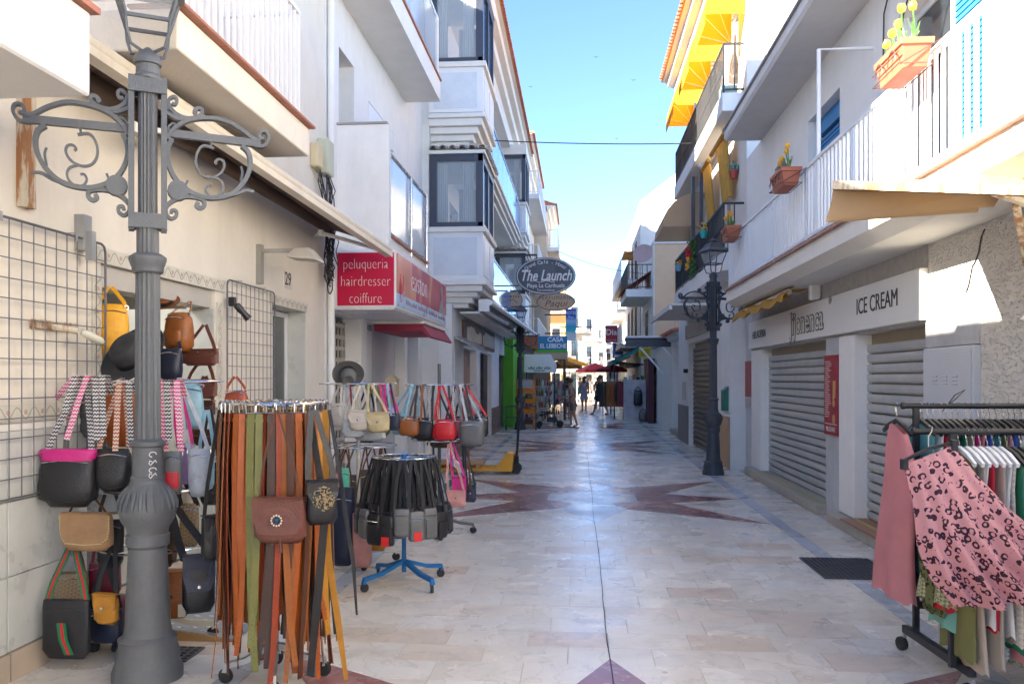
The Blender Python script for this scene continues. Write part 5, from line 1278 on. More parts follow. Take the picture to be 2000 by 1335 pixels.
q.build('lettering_lines', mat('sign_text', (.03, .03, .03)), t)
def wire(label, p, q_, sag, r=.008):
    b = B(); p, q_ = Vector(p), Vector(q_)
    b.tube([p.lerp(q_, i / 24) + V(0, 0, -sag * 4 * (i / 24) * (1 - i / 24)) for i in range(25)], r, 5)
    tag(b.build('overhead_wire', black), label, 'wire')
wire('straight wire strung across the street between the upper balconies', aty(955, 274, 18.5), V(2.4, 18.2, aty(1410, 279, 18.2).z), .04, .012)
wire('thin sagging wire crossing the sky above the red sign', aty(1090, 490, 40), aty(1330, 535, 34), .35, .012)
for k, (u, v) in enumerate([(1036, 170), (1164, 112), (1237, 157), (1204, 271)]):
    p = aty(u, v, 60); b = B(); b.sweep([p + V(-.16, 0, .05), p, p + V(.16, 0, .06)], (0, 1, 0), [.03, .08, .03], .012); b.sphere(p, .035, 6, sx=.8, sy=2)
    tag(b.build('bird', black), 'tiny dark bird flying in the blue sky between the rooftops', 'bird', 'birds in the sky')

# ================================================================ flower boxes on the balconies
tul_y = mat('tulip_yellow', (.80, .42, .02), .5, var=.2, vs=30); tul_o = mat('tulip_orange', (.70, .25, .05), .5, var=.2, vs=30); leafg = mat('leaf_green', (.06, .20, .03), .5, var=.25, vs=15); wirem = mat('pot_wire', (.10, .05, .04), .5)
def flower_box(label, c, L_, fl, rx=R(14), dx=-1):
    t = thing('flower_box', label, 'flower box', 'flower boxes hung on the balcony rail', c)
    h, w0, w1 = .19, .075, .11
    def ring(z, w_, l): return [V(-w_, -l, z), V(w_, -l, z), V(w_, l, z), V(-w_, l, z)]
    q = B(); q.rings([ring(0, w0, L_ / 2 - .03), ring(h - .045, w1 - .012, L_ / 2 - .005), ring(h - .045, w1, L_ / 2 + .008), ring(h, w1 + .003, L_ / 2 + .012), ring(h, w1 - .012, L_ / 2 - .004), ring(h - .03, w1 - .015, L_ / 2 - .006)]); q.build('pot', potm, t, bev=.004)
    q = B()
    for yy in (-L_ * .25, L_ * .25): q.tube([(-w1 - .012, yy + .075 * math.cos(a), .06 + .085 * math.sin(a)) for a in [math.pi * i / 8 for i in range(9)]], .0045, 5)
    for z_ in (.02,): q.tube([(-w1 - .01, -L_ / 2, z_), (-w1 - .01, L_ / 2, z_), (w1, L_ / 2, z_), (w1, -L_ / 2, z_)], .0045, 5, closed=True)
    q.tube([(-w1 - .012, -L_ / 2, .10), (-w1 - .012, L_ / 2, .10)], .0045, 5)
    for s in (-1, 1): q.tube([(-w1, s * L_ / 2, .02), (w1 + .02, s * L_ / 2, .16), (w1 + .07, s * L_ / 2, .19)], .0045, 5)
    q.build('wire_holder', wirem, t)
    q = B(); q.box(-w1 + .015, w1 - .015, -L_ / 2 + .01, L_ / 2 - .01, h - .04, h - .028); q.build('soil', mat('soil', (.06, .04, .03), .95), t)
    for (yy, hh, m) in fl:
        q = B(); x0 = random.uniform(-.04, .03); tilt = random.uniform(-.04, .04)
        q.tube([(x0, yy, h - .03), (x0, yy + tilt * .5, h + hh * .5), (x0 - .01, yy + tilt, h + hh)], .005, 5)
        for j_ in range(5):
            a_ = j_ * 1.26 + hh * 20; cx_, sy_ = math.cos(a_), math.sin(a_); k_ = .6 + .1 * j_
            q.sweep([(x0, yy, h - .03), (x0 + cx_ * .018, yy + sy_ * .022, h + hh * .35 * k_), (x0 + cx_ * .04, yy + sy_ * .05, h + hh * .8 * k_)], (-sy_, cx_, 0), [.014, .024, .003], .002)
        st = q.build('stem', leafg, t)
        q = B(); c0 = V(x0 - .01, yy + tilt, h + hh); 
        for i in range(6):
            a_ = i * math.pi / 3 + hh * 9; dd = V(math.cos(a_), math.sin(a_), 0); o_ = .004 * (i % 2)
            q.sweep([c0, c0 + dd * (.017 + o_) + V(0, 0, .012), c0 + dd * (.021 + o_) + V(0, 0, .036), c0 + dd * (.012 + o_ * 2) + V(0, 0, .062)], V(-dd.y, dd.x, 0), [.010, .026, .026, .004], .0025)
        q.build('bloom', m, st, 60)
    if dx == -1:
        q = B(); rnd = random.Random(int(L_ * 100))
        for k in range(9):
            yy = rnd.uniform(-L_ * .45, 0); q.tube([(0, yy, h - .02), (rnd.uniform(-.05, .05), yy + rnd.uniform(-.06, .06), h + rnd.uniform(.05, .13))], .003, 4)
        q.build('dry_twigs', mat('dry_twig', (.5, .4, .3), .8), t)
    return t
flower_box('large terracotta flower box with yellow tulips on the white railing, nearest the camera', (2.26, 6.10, 3.74), .50, [(-.20, .20, tul_y), (-.02, .25, tul_y), (.06, .18, tul_y), (.1, .15, tul_y), (.24, .10, tul_y)])
flower_box('terracotta flower box with yellow tulips in the middle of the white railing', (2.27, 9.5, 3.72), .52, [(-.18, .22, tul_y), (-.06, .19, tul_y), (.06, .13, tul_y), (.17, .10, tul_y)])
flower_box('terracotta flower box at the far end of the white railing', (2.27, 12.85, 3.70), .50, [(-.20, .14, tul_y), (-.08, .18, tul_o), (0, .12, tul_y), (.06, .20, tul_y), (.14, .12, tul_o), (.2, .16, tul_y)])
def small_pot(label, c, pm_, m):
    t = thing('hanging_pot', label, 'flower pot', None, c)
    q = B(); q.lathe([(.05, 0), (.085, .14), (.095, .14), (.095, .16), (.075, .16), (.07, .13)], n=14); q.build('pot', pm_, t, 40)
    q = B(); rnd = random.Random(len(label))
    for k in range(26):
        p = V(rnd.gauss(0, .06), rnd.gauss(0, .06), .17 + abs(rnd.gauss(0, .05))); q.sphere(p, .02, 5)
    q.build('flowers', m, t)
small_pot('teal pot with yellow flowers on the black iron balcony', V(2.56, 17.6, 4.52), mat('pot_teal', (.03, .35, .33), .4), tul_y)
small_pot('light blue pot with yellow flowers at the far end of the iron balcony', V(2.56, 22.0, 4.40), mat('pot_sky', (.2, .45, .7), .4), tul_y)
small_pot('red and teal pot on the wall above the iron balcony', V(2.92, 16.2, 5.4), mat('pot_redteal', (.4, .06, .05), .4), mat('tealflower', (.03, .3, .3), .5))
t = thing('flower_garland', 'green garland with red and yellow flowers on the black iron balcony', 'garland', None, (2.58, 19.4, 4.2))
q = B(); rnd = random.Random(9)
for k in range(260):
    p = V(rnd.gauss(0, .04), rnd.gauss(0, .22), rnd.uniform(-.28, .62)); d = V(rnd.gauss(0, 1), rnd.gauss(0, 1), rnd.gauss(-.3, .7)).normalized(); s_ = d.cross(V(0, 0, 1)).normalized()
    q.quad(p - s_ * .012, p + d * .05 - s_ * .022, p + d * .1, p + d * .05 + s_ * .022)
q.build('foliage', leafg, t)
for (dy, dz, m) in ((.25, .25, mat('flower_red', (.6, .02, .03), .5)), (.12, .15, tul_y), (.2, .02, tul_y), (.05, .34, mat('flower_red', (.6, .02, .03)))):
    q = B()
    for k in range(14): q.sphere(V(-.08 + rnd.gauss(0, .03), dy + rnd.gauss(0, .05), dz + rnd.gauss(0, .05)), .03, 5)
    q.build('flower', m, t)
q = tag(B().box(2.62, 2.90, 15.75, 16.05, 6.84, 7.02).build('planter', mat('planter_green', (.35, .50, .45), .6), bev=.01), 'pale green planter behind the upper iron railing', 'planter')
# ================================================================ bags, belts and racks
def caster(b, c, r=.035, m=0):
    b.lathe([(.004, -.012), (r, -.012), (r, .012), (.004, .012)], V(c[0], c[1], r), 12, m, axis=V(math.cos(c[2]), math.sin(c[2]), 0))
def carousel(name, label, c, z_top, r, tiers, legm, arm=.32, spin=0.0, pole_top=None, wheelr=.035):
    t = thing(name, label, 'display rack', None, (c[0], c[1], 0))
    q = B(); q.lathe([(.018, .10), (.018, pole_top or z_top + .02), (.004, (pole_top or z_top + .02) + .004)], n=10)
    q.build('pole', legm if legm is not steel else chrome, t, 40)
    for k in range(4):
        a = spin + math.pi / 2 * k; d = V(math.cos(a), math.sin(a), 0)
        q = B(); q.sweep([V(0, 0, .19), d * .06 + V(0, 0, .17), d * arm * .6 + V(0, 0, .115), d * arm + V(0, 0, .095), d * (arm + .005) + V(0, 0, .06)], None, .035, .03); lg = q.build('leg', legm, t)
        q = B(); caster(q, (d.x * arm, d.y * arm, a + 1.0), wheelr); q.build('caster', rubber, lg, 40)
    for (z, rr) in tiers:
        q = B(); n = 28; q.tube([(rr * math.cos(2 * math.pi * i / n), rr * math.sin(2 * math.pi * i / n), z) for i in range(n)], .007, 6, closed=True)
        for k in range(6):
            a = math.pi / 3 * k + .3; q.tube([(0, 0, z), (rr * math.cos(a), rr * math.sin(a), z)], .005, 5)
        q.build('hanging_ring', chrome, t, 40)
    return t
SH = {'wide': ([.82, .98, 1.04, 1, .97, .95], [.55, .95, 1.05, .9, .55, .35]), 'hobo': ([.70, .93, 1, 1, .96, .90], [.55, .95, 1, .85, .55, .30]), 'box': ([.95, 1, 1, 1, 1, .97], [.85, 1, 1, 1, .95, .8]), 'dome': ([.97, 1, 1, .95, .82, .55], [.8, 1, 1, .9, .75, .45]),
      'tote': ([.86, .9, .94, .97, 1, 1], [.9, 1, .85, .6, .4, .25]), 'flap': ([.93, 1, 1, 1, .97, .92], [.8, 1, 1, .95, .85, .6]), 'pack': ([.9, 1, 1, 1, .93, .65], [.85, 1, 1, .9, .75, .5])}
def se(a, b_, n, e):
    out = []
    for i in range(n):
        t = 2 * math.pi * i / n; c, s = math.cos(t), math.sin(t)
        out.append((a * math.copysign(abs(c) ** (2 / e), c), b_ * math.copysign(abs(s) ** (2 / e), s)))
    return out
BAGN = [0]
def bag(label, u, v0, v1, Y, wpx, m, shape='hobo', depth=.10, rz=0.0, strap=None, hang=None, sw=.02, flap=None, zip_=True, pocket=None, lining=None, stripe=False, tassel=False, tag_=False, group='bags for sale outside the shop', cat='bag', chain=False, gem=False, name='bag', sp=.42):
    k = Y / FPX
    P0 = aty(u, v1, Y); H = (v1 - v0) * k; W_ = wpx * k
    t = thing(name, label, cat, group, P0, rz)
    fw, fd = SH[shape]; rg = []; n = 24; e = 3.4 if shape in ('box', 'flap') else 2.7
    for i, (a, c) in enumerate(zip(fw, fd)):
        z = H * [0.0, .10, .32, .62, .86, 1.0][i]
        wob = 1 + random.uniform(-.02, .02)
        rg.append([V(x, y, z + (.0 if i else .006 * abs(x / W_ * 2) ** 2 * 3)) for x, y in se(W_ / 2 * a * wob, depth / 2 * c, n, e)])
    b0 = [V(x * .8, y * .6, -.012 * (H / .2)) for x, y in se(W_ / 2 * fw[0], depth / 2 * fd[0], n, e)]
    q = B(); q.rings([b0] + rg); body = q.build('body', m, t, 60)
    if zip_ and shape != 'flap':
        q = B(); yy = -depth / 2 * fd[4] - .002; q.tube([(x * W_ * .42, -depth / 2 * (fd[4] + .06) * (1 - .25 * abs(x) ** 3), H * .83 + .01 * math.cos(x * 2)) for x in [-1 + i / 5 for i in range(11)]], .0035, 5); q.build('zip', chrome if not stripe else black, t)
    q = B(); q.tube([(x * W_ / 2 * .99, -depth / 2 * .8 * (1 - .55 * abs(x) ** 6), H * .12 - .02 * (1 - abs(x))) for x in [-1 + i / 6 for i in range(13)]], .003, 4); q.build('seam', m, t)
    if flap:
        q = B(); hh = H * ((.86 if gem is True or gem == 'stitch' else .66) if shape == 'flap' else .5); pts = []
        for (x, z) in [(-1, 1.0), (-1, .45), (-.93, .2), (-.72, .03), (0, -.02), (.72, .03), (.93, .2), (1, .45), (1, 1.0)]: pts.append((x * W_ * .5, z))
        y0 = -depth / 2 * 1.02 - .004
        P = [V(x, y0 + (.012 if abs(x) > W_ * .45 else 0), H * 1.02 - hh * (1 - z)) for x, z in pts]
        q.prism(P, (0, .008, 0)); q.sweep([(0, y0 + .004, H * 1.015), (0, -depth * .2, H * 1.05), (0, depth * .35, H * 1.02)], (1, 0, 0), W_ * .97, .008)
        fo_ = q.build('flap', flap, t)
        if gem is True:
            q = B(); c = V(0, y0 - .003, H * .52)
            q.lathe([(.001, -.003), (.017, -.003), (.012, .008), (.001, .012)], c, 10, axis=V(0, -1, 0)); q.build('blue_stone', mat('blue_stone', (.01, .05, .12), .2), fo_, 40)
            q = B()
            for i in range(12): a = math.pi / 6 * i; q.sphere(c + V(.026 * math.cos(a), -.002, .026 * math.sin(a)), .0055, 6)
            q.build('studs', mat('stud_ivory', (.75, .68, .5), .3), fo_, 60)
        elif gem == 'stitch':
            q = B()
            for i in range(len(P) - 1):
                a_, b2 = P[i], P[i + 1]; nn = max(1, int((b2 - a_).length / .012))
                for j in range(nn): c = a_.lerp(b2, j / nn); q.box(c.x - .004, c.x + .004, c.y - .002, c.y + .001, c.z - .003, c.z + .003)
            q.build('stitching', mat('stitch', (.60, .48, .25), .7), fo_)
        elif gem is None:
            q = B(); rnd = random.Random(4)
            for i in range(150):
                a = rnd.random() * 6.28; r_ = rnd.random() ** .5; q.sphere(V(W_ * .36 * r_ * math.cos(a), y0 - .002, H * .60 + H * .30 * r_ * math.sin(a)), .0045, 5)
            q.build('studs', mat('stud_gold', (.6, .42, .18), .3, metal=.9, var=.4, vs=60), fo_)
        else:
            q = B(); q.lathe([(.001, -.002), (.010, -.002), (.010, .005), (.001, .006)], V(0, y0 - .002, H * 1.02 - hh + .03), 8, axis=V(0, -1, 0)); q.build('clasp', chrome, fo_, 40)
    if pocket:
        q = B(); rg = []
        for (z, f) in ((.10, .85), (.14, 1), (.42, 1), (.50, .9)): rg.append([V(x, y - depth / 2 * .92, H * z) for x, y in se(W_ * .36 * f, depth * .16 * f, 16, 3)])
        q.rings(rg); q.build('pocket', pocket, t, 60)
    if lining:
        q = B(); q.rings([[V(x, y, H * z) for x, y in se(W_ / 2 * f, depth / 2 * .7, 20, 3)] for z, f in ((.86, .93), (1.0, 1.02), (1.07, .98), (1.085, .9))]); q.build('lining', lining, t, 60)
    if stripe:
        grn = mat('webbing_green', (.01, .16, .06), .7); rd = mat('webbing_red', (.55, .015, .02), .7)
        y0 = -depth / 2 * 1.0 - .006
        for dx_, mm in ((-.018, grn), (0, rd), (.018, grn)):
            q = B(); q.sweep([(dx_ - .045 * W_, y0, H * .60), (dx_ + .0 * W_, y0 - .001, H * .3), (dx_ + .12 * W_, y0 + .003, H * .03)], (1, 0, 0), .018, .003); q.build('stripe', mm, t)
    if tag_:
        q = B(); q.prism([(.2 * W_, -depth / 2 - .01, H * .30), (.42 * W_, -depth / 2 - .012, H * .30), (.42 * W_, -depth / 2 - .02, H * .02), (.2 * W_, -depth / 2 - .02, H * .02)], (0, .002, 0)); q.build('price_tag', mat('card', (.66, .60, .5), .7), t)
    if strap:
        hg = Vector(hang) - P0 if hang is not None else V(0, 0, H + .35)
        hg = Matrix.Rotation(-rz, 3, 'Z') @ hg
        for s in (-1, 1):
            a0 = V(s * W_ * sp, 0, H * .94)
            pts = [a0, a0.lerp(hg, .33) + V(s * .012, -.006, 0), a0.lerp(hg, .68) + V(s * .010, -.004, 0), hg + V(s * sw * .35, 0, 0)]
            ms = strap if isinstance(strap, list) else [strap]
            q = B()
            if chain: 
                L_ = (hg - a0).length; nn = int(L_ / .02)
                for i in range(nn): p = a0.lerp(hg, i / nn); q.sphere(p, .0085, 5, sz=1.3)
            elif stripe:
                for dx_, mi in ((-.0135, 0), (0, 1), (.0135, 0)): q.sweep([p + V(dx_, -.001 * mi, 0) for p in pts], (1, 0, 0), .0135, .003, mi)
            else: q.sweep(pts, (1, 0, 0), sw, .0035)
            st = q.build('strap', [grn, rd] if stripe else (chrome if chain and ms[0] is None else ms[0]), t)
            q = B(); q.tube([a0 + V(.013 * math.cos(a), -.004, .013 * math.sin(a)) for a in [i * .9 for i in range(7)]], .003, 5, closed=True); q.build('ring', chrome, st)
    if tassel:
        q = B()
        for i in range(8): a = i * .8; q.tube([(.02, -depth / 2 - .01, H * .06), (.02 + .008 * math.cos(a), -depth / 2 - .012 + .006 * math.sin(a), -.05)], .003, 4)
        q.build('tassel', m, t)
    BAGN[0] += 1
    return t
# ---- rack around the near lamp
ra = carousel('bag_rack', 'chrome bag carousel half hidden by the near lamp post', (-2.62, 5.05), 1.63, .36, [(1.63, .40), (.98, .36), (.62, .32)], mat('rack_beige', (.45, .42, .34), .5), .34, .5, 1.66)
HG = lambda u, v, Y: aty(u, v, Y)
bag('big black leather bag with a pink lining and woven straps', 134, 880, 983, 4.62, 118, LB, 'wide', .15, 0, zigbw, HG(166, 738, 4.7), .036, lining=LMAG)
bag('grey-black leather bag at the far left edge behind the pink-lined bag', 100, 815, 925, 4.85, 66, LGREY, 'hobo', .1, .5, zigpk, HG(150, 735, 4.8), .03)
bag('black slouchy bag with braided chain between the pink-lined bag and the lamp', 222, 872, 955, 4.66, 72, LB, 'hobo', .12, .1, zigor, HG(240, 742, 4.75), .03)
bag('orange-tan shoulder bag hanging high behind the lamp post', 232, 748, 865, 5.0, 72, LO, 'hobo', .12, 0, LSIL, HG(240, 738, 4.95), .012)
bag('light blue round bag to the right of the near lamp post', 372, 745, 832, 5.1, 52, LBLUE, 'dome', .10, .3, LSIL, HG(352, 738, 4.95), .02)
bag('small phone bag with a red front right of the lamp post', 338, 878, 960, 4.6, 36, LGREY, 'box', .05, .25, zigpk, HG(338, 742, 4.7), .034, pocket=LRED)
bag('silver metallic handbag right of the near lamp post', 389, 873, 963, 4.72, 44, LSIL, 'tote', .13, .35, LSIL, HG(352, 745, 4.8), .022)
bag('lilac bag tucked behind the red-fronted phone bag', 362, 862, 940, 4.8, 32, LPURP, 'hobo', .07, .3, LMAG, HG(345, 745, 4.9), .02)
bag('white bag under the big black bag, mostly hidden', 205, 950, 1000, 4.95, 70, LSIL, 'box', .07, 0, LSIL, HG(208, 905, 4.95), .015)
bag('brown suede flap bag with stitched edge', 172, 1000, 1070, 4.62, 104, LSUEDE, 'flap', .09, 0, LBR, HG(172, 960, 4.75), .012, flap=LSUEDE, gem='stitch')
bag('beige patterned canvas bag behind the striped black bag', 130, 1115, 1180, 4.8, 84, canvas, 'box', .10, .2, LBR, HG(140, 1040, 4.9), .022)
bag('square black messenger bag with green and red stripe', 130, 1165, 1278, 4.55, 100, LB, 'box', .05, 0, fabblk, HG(142, 1062, 4.7), .03, stripe=True)
bag('mustard flap bag with black strap left of the lamp base', 208, 1158, 1214, 4.55, 54, LMUST, 'flap', .06, -.2, fabblk, HG(222, 1062, 4.7), .028, flap=LMUST)
bag('dark navy bag low behind the lamp base', 208, 1185, 1250, 4.75, 66, LNAVY, 'box', .08, .1, fabblk, HG(205, 1090, 4.8), .03)
bag('tan leather satchel behind the lamp base, right side', 338, 1112, 1200, 4.85, 66, LT, 'flap', .12, .3, LBR, HG(330, 1010, 4.95), .025, flap=LT, tag_=True)
bag('black leather messenger bag with blue flap right of the lamp base', 388, 1082, 1188, 4.66, 62, LB, 'flap', .11, .5, fabblk, HG(335, 985, 4.9), .045, flap=LNAVY)
bag('upright beige patterned sling bag right of the lamp bulge', 370, 980, 1062, 4.95, 38, canvas, 'pack', .06, .2, fabblk, HG(352, 930, 5.0), .03)
bag('dark brown bag high behind the braided straps', 178, 770, 850, 5.05, 46, LGREY, 'hobo', .08, 0, zigbw, HG(190, 735, 5.0), .034)
for a in [('dark grey quilted bag low on the left of the bag carousel', 96, 1085, 1150, 4.95, 50, LGREY, 'hobo', 1020), ('black tote behind the suede flap bag', 216, 1010, 1100, 4.9, 54, LB, 'tote', 940), ('wine bag behind the striped messenger bag', 205, 1095, 1160, 4.95, 60, LWINE, 'box', 1030), ('brown bag tucked behind the lamp base', 320, 1020, 1100, 5.05, 60, LDB, 'hobo', 960), ('white fur trimmed bag right of the lamp bulge', 352, 945, 985, 5.05, 48, LCREAM, 'hobo', 890), ('dark bag behind the silver handbag', 410, 900, 980, 5.1, 40, LB, 'tote', 800), ('brown shoulder bag behind the woven straps', 268, 790, 870, 5.15, 50, LBR, 'hobo', 740), ('blue-grey clutch behind the silver handbag', 404, 890, 950, 4.95, 30, LBLUE, 'tote', 800)]:
    bag(a[0], a[1], a[2], a[3], a[4], a[5], a[6], a[7], .1, random.uniform(-.3, .3), a[6], HG(a[1], a[8], a[4] + .03), .02)
# loose woven straps draped over the ring
for k, (u, v0, v1, m, dx) in enumerate([(148, 733, 800, zigbw, -22), (170, 733, 858, zigpk, -40), (186, 735, 862, zigbw, 4), (200, 733, 855, zigbw, 2), (312, 742, 872, zigpk, 6), (345, 742, 865, zigpk, 7), (326, 742, 860, zigbw, 4), (233, 745, 880, zigor, -8), (252, 745, 870, zigbw, 4)]):
    a, c = aty(u, v0, 4.62), aty(u + dx, v1, 4.56)
    q = B(); q.sweep([a + V(0, .1, -.1), a + V(0, .05, .0), a, a.lerp(c, .35) + V(.004, -.01, 0), a.lerp(c, .7), c], (1, 0, 0), .034, .003)
    tag(q.build('bag_strap', m), ['black and white woven bag strap hung on the bag carousel', 'pink and white woven bag strap hung on the bag carousel', 'rust and white woven bag strap hung on the bag carousel'][[zigbw, zigpk, zigor].index(m)], 'strap', 'woven straps on the bag carousel')
t = thing('suitcase', 'wine red suitcase on wheels behind the near lamp base', 'suitcase', None, aty(200, 1292, 4.95) * 1)
t.location.z = 0
q = B(); q.rings([[V(x, y, z) for x, y in se(.17 * f, .10 * f, 20, 4)] for z, f in ((.07, .9), (.085, 1), (.30, 1), (.315, .92))]); q.build('shell', LWINE, t, 50)
for k in range(5): q = B(); q.tube([(-.15 + k * .075, -.104, .09), (-.15 + k * .075, -.104, .30)], .006, 5); q.build('rib', LWINE, t)
q = B()
for sx in (-1, 1):
    for sy in (-1, 1): caster(q, (sx * .12, sy * .06, 0), .032)
q.build('wheels', rubber, t, 40)
# ---- things hung in the doorway
bag('bright yellow backpack hanging in the shop doorway', 220, 590, 690, 5.35, 62, LYEL, 'pack', .14, .4, LYEL, V(*aty(215, 560, 5.4)), .025, pocket=LYEL, cat='backpack')
bag('tan leather backpack hanging in the shop doorway right of the lamp', 350, 608, 682, 5.9, 60, LT, 'pack', .15, -.3, LT, V(*aty(372, 588, 6.0)), .012, pocket=LT, cat='backpack')
bag('navy bag in the doorway under the tan backpack', 333, 678, 742, 5.75, 48, LNAVY, 'hobo', .12, 0, LNAVY, V(*aty(340, 640, 5.9)), .02)
for k, (u, v0, v1, w_) in enumerate([(392, 682, 712, 78), (392, 742, 776, 72), (400, 782, 812, 44), (402, 838, 868, 56)]):
    bag(['dark brown leather pouch belt, topmost in the doorway column', 'dark brown leather pouch belt, second from the top in the doorway', 'dark brown leather pouch belt, third from the top in the doorway', 'dark brown leather pouch belt, lowest in the doorway column'][k], u, v0, v1, 5.95 + .02 * k, w_, LDB if k > 1 else LMAR, 'box', .06, -.15, LMAR, V(*aty(400, v0 - 48, 6.02)), .026, flap=LMAR, zip_=False)
def hat(label, c, axis, r, m, cs=1.0):
    t = thing('hat', label, 'hat', None, c)
    q = B(); q.lathe([(.001, -.004), (r * .52, -.004), (r * .8, .0), (r, .016), (r * 1.0, .020), (r * .8, .006), (r * .55, .004), (r * .53, .03), (r * .50, .07), (r * .45, .105), (r * .36, .118), (r * .1, .108), (.001, .106)], n=28, axis=axis); q.build('felt', m, t, 60)
    q = B(); q.lathe([(r * .55, .004), (r * .557, .006), (r * .54, .032), (r * .535, .034)], n=28, axis=axis); q.build('band', LB, t, 60)
hat('wide-brimmed charcoal felt hat in front of the shop door', aty(262, 694, 5.08), V(-.25, -.72, .55), .225, mat('felt', (.035, .037, .04), .85, var=.1))
hat('tan hat inside the shop doorway', aty(318, 592, 6.3), V(.1, -.5, .8), .13, LT)
t = thing('access_ramp', 'sloping checker-plate metal ramp at the shop door', 'ramp', None, (0, 0, 0))
q = B(); q.prism([(-3.08, 5.15, .14), (-2.15, 5.15, .012), (-2.15, 5.15, 0.002), (-3.08, 5.15, .002)], (0, 1.6, 0)); q.build('plate', mat('plate_steel', (.36, .37, .38), .4, metal=.4), t)
q = B(); rp_ = random.Random(2)
for i in range(11):
    for j in range(18):
        x = -3.0 + i * .078; y = 5.2 + j * .085 + (.04 if i % 2 else 0); z = lerp(.14, .012, (x + 3.08) / .93) + .0015
        d = .026; q.add([(x - d, y, z + .0042), (x, y - d * .55, z), (x + d, y, z - .0034), (x, y + d * .55, z)], [(0, 1, 2, 3)])
q = q.build('tread_studs', mat('stud_steel', (.72, .72, .72), .3, metal=.5), t); q['kind'] = 'stuff'
q = B(); q.prism([(-3.08, 5.13, .135), (-2.15, 5.13, .01), (-2.15, 5.13, 0.001), (-3.08, 5.13, .001)], (0, .018, 0)); q.build('side_board', wood, t)

# ---- belt carousel
BC = aty(538, 1000, 4.52); BX, BY = BC.x, BC.y
br = carousel('belt_rack', 'round belt carousel crowded with leather belts', (BX, BY), 1.515, .28, [(1.515, .285), (1.50, .15)], galv, .26, .3, 1.53, .04)
pal = [(LO, 'orange-tan', 11), (LT, 'tan', 8), (LBR, 'brown', 8), (LDB, 'dark brown', 7), (LRUST, 'rust', 8), (LB, 'black', 4), (LMUST, 'mustard', 1)]
bag_of = [p for p in pal for _ in range(p[2])]
rnd = random.Random(21)
n = 110
for k in range(n):
    a = 2 * math.pi * k / n + rnd.uniform(-.03, .03); rr = (.285, .265, .20)[k % 3]
    m, nm, _ = rnd.choice(bag_of)
    if rr > .25 and -1.75 < a - 2 * math.pi * (a > math.pi) < -1.5: m, nm = LG, 'olive green'
    d = V(math.cos(a), math.sin(a), 0); tn = V(-math.sin(a), math.cos(a), 0)
    L_ = rnd.uniform(1.10, 1.47); w_ = rnd.uniform(.028, .044)
    t = thing('belt', '%s leather belt hanging on the round belt carousel' % nm, 'belt', '%s belts on the carousel' % nm, (BX + d.x * rr, BY + d.y * rr, 1.515 - L_))
    tilt = rnd.uniform(-.6, .6); side = (tn + d * tilt).normalized()
    b_out = rnd.uniform(-.03, .04); cur = rnd.uniform(-.045, .045)
    pts = [V(0, 0, L_ - .05), d * .012 + V(0, 0, L_ * .75), d * (.014 + b_out * .3) + tn * cur * .3 + V(0, 0, L_ * .45), d * b_out + tn * cur + V(0, 0, L_ * .15), d * (b_out * 1.4) + tn * cur * 1.8 + V(0, 0, .0)]
    q = B(); q.sweep(pts, side, [w_, w_, w_, w_, w_ * .8], .0045); st = q.build('strap', m, t)
    q = B(); c = V(0, 0, L_ - .02); hw = w_ / 2 + .006
    q.tube([c + side * -hw + V(0, 0, -.025), c + side * hw + V(0, 0, -.025), c + side * hw * .95 + V(0, 0, .02), c + V(0, 0, .032), c - side * hw * .95 + V(0, 0, .02)], .0038, 6, closed=True); q.build('buckle', [steel, mat('buckle_dark', (.2, .19, .18), .35, metal=.9), mat('brass', (.45, .32, .13), .3, metal=1)][k % 3], t, 50)
    q = B(); p = V(0, 0, L_ - .085) + d * .002; q.sweep([p + V(0, 0, -.007), p + V(0, 0, .007)], side, w_ + .007, .010); q.build('keeper', m, t)
    if d.y < .3:
        q = B()
        for i in range(5):
            p = pts[3].lerp(pts[4], .25 + .13 * i) ; nn = side.cross(V(0, 0, 1)).normalized(); nn = nn if nn.y < 0 else -nn
            q.lathe([(.0005, 0), (.0028, .0002), (.0005, .0004)], p + nn * .0022, 6, axis=nn)
        q.build('holes', black, t)
t = thing('belt', 'long tan belt slanting to the floor right of the belt carousel', 'belt', 'long belts leaning from the carousel', (0, 0, 0))
q = B(); q.sweep([aty(636, 800, 4.35), aty(636, 960, 4.3), aty(642, 1090, 4.28), aty(660, 1210, 4.25), aty(676, 1326, 4.25)], (1, -.15, 0), [.034, .034, .034, .036, .022], .004); q.build('strap', LMUST, t)
t = thing('belt', 'long black belt slanting down in front of the belt carousel', 'belt', 'long belts leaning from the carousel', (0, 0, 0))
q = B(); q.sweep([aty(605, 800, 4.25), aty(635, 1000, 4.2), aty(622, 1150, 4.18), aty(606, 1320, 4.2)], (1, -.15, 0), [.03, .042, .045, .04], .004); q.build('strap', LB, t)
t = thing('belt', 'thin black strap trailing out to the right of the belt carousel', 'belt', 'long belts leaning from the carousel', (0, 0, 0))
q = B(); q.sweep([aty(643, 800, 4.3), aty(660, 900, 4.25), aty(676, 1010, 4.25), aty(690, 1100, 4.25), aty(697, 1200, 4.25)], (1, 0, 0), [.018, .02, .022, .02, .01], .004); q.build('strap', LB, t)
bag('maroon-brown saddle bag with a blue stone in front of the belts', 548, 972, 1054, 4.15, 104, LMAR, 'flap', .10, 0, LBR, HG(540, 800, 4.2), .012, flap=LMAR, gem=True, tassel=True)
bag('small black bag with gold studded flap right of the saddle bag', 628, 938, 1018, 4.2, 62, LB, 'dome', .09, .5, LB, HG(612, 800, 4.25), .03, flap=LB, gem=None)
bag('black leather bag left of the belts', 420, 1005, 1088, 4.45, 52, LB, 'flap', .10, .7, LB, HG(432, 800, 4.4), .02, flap=LB)
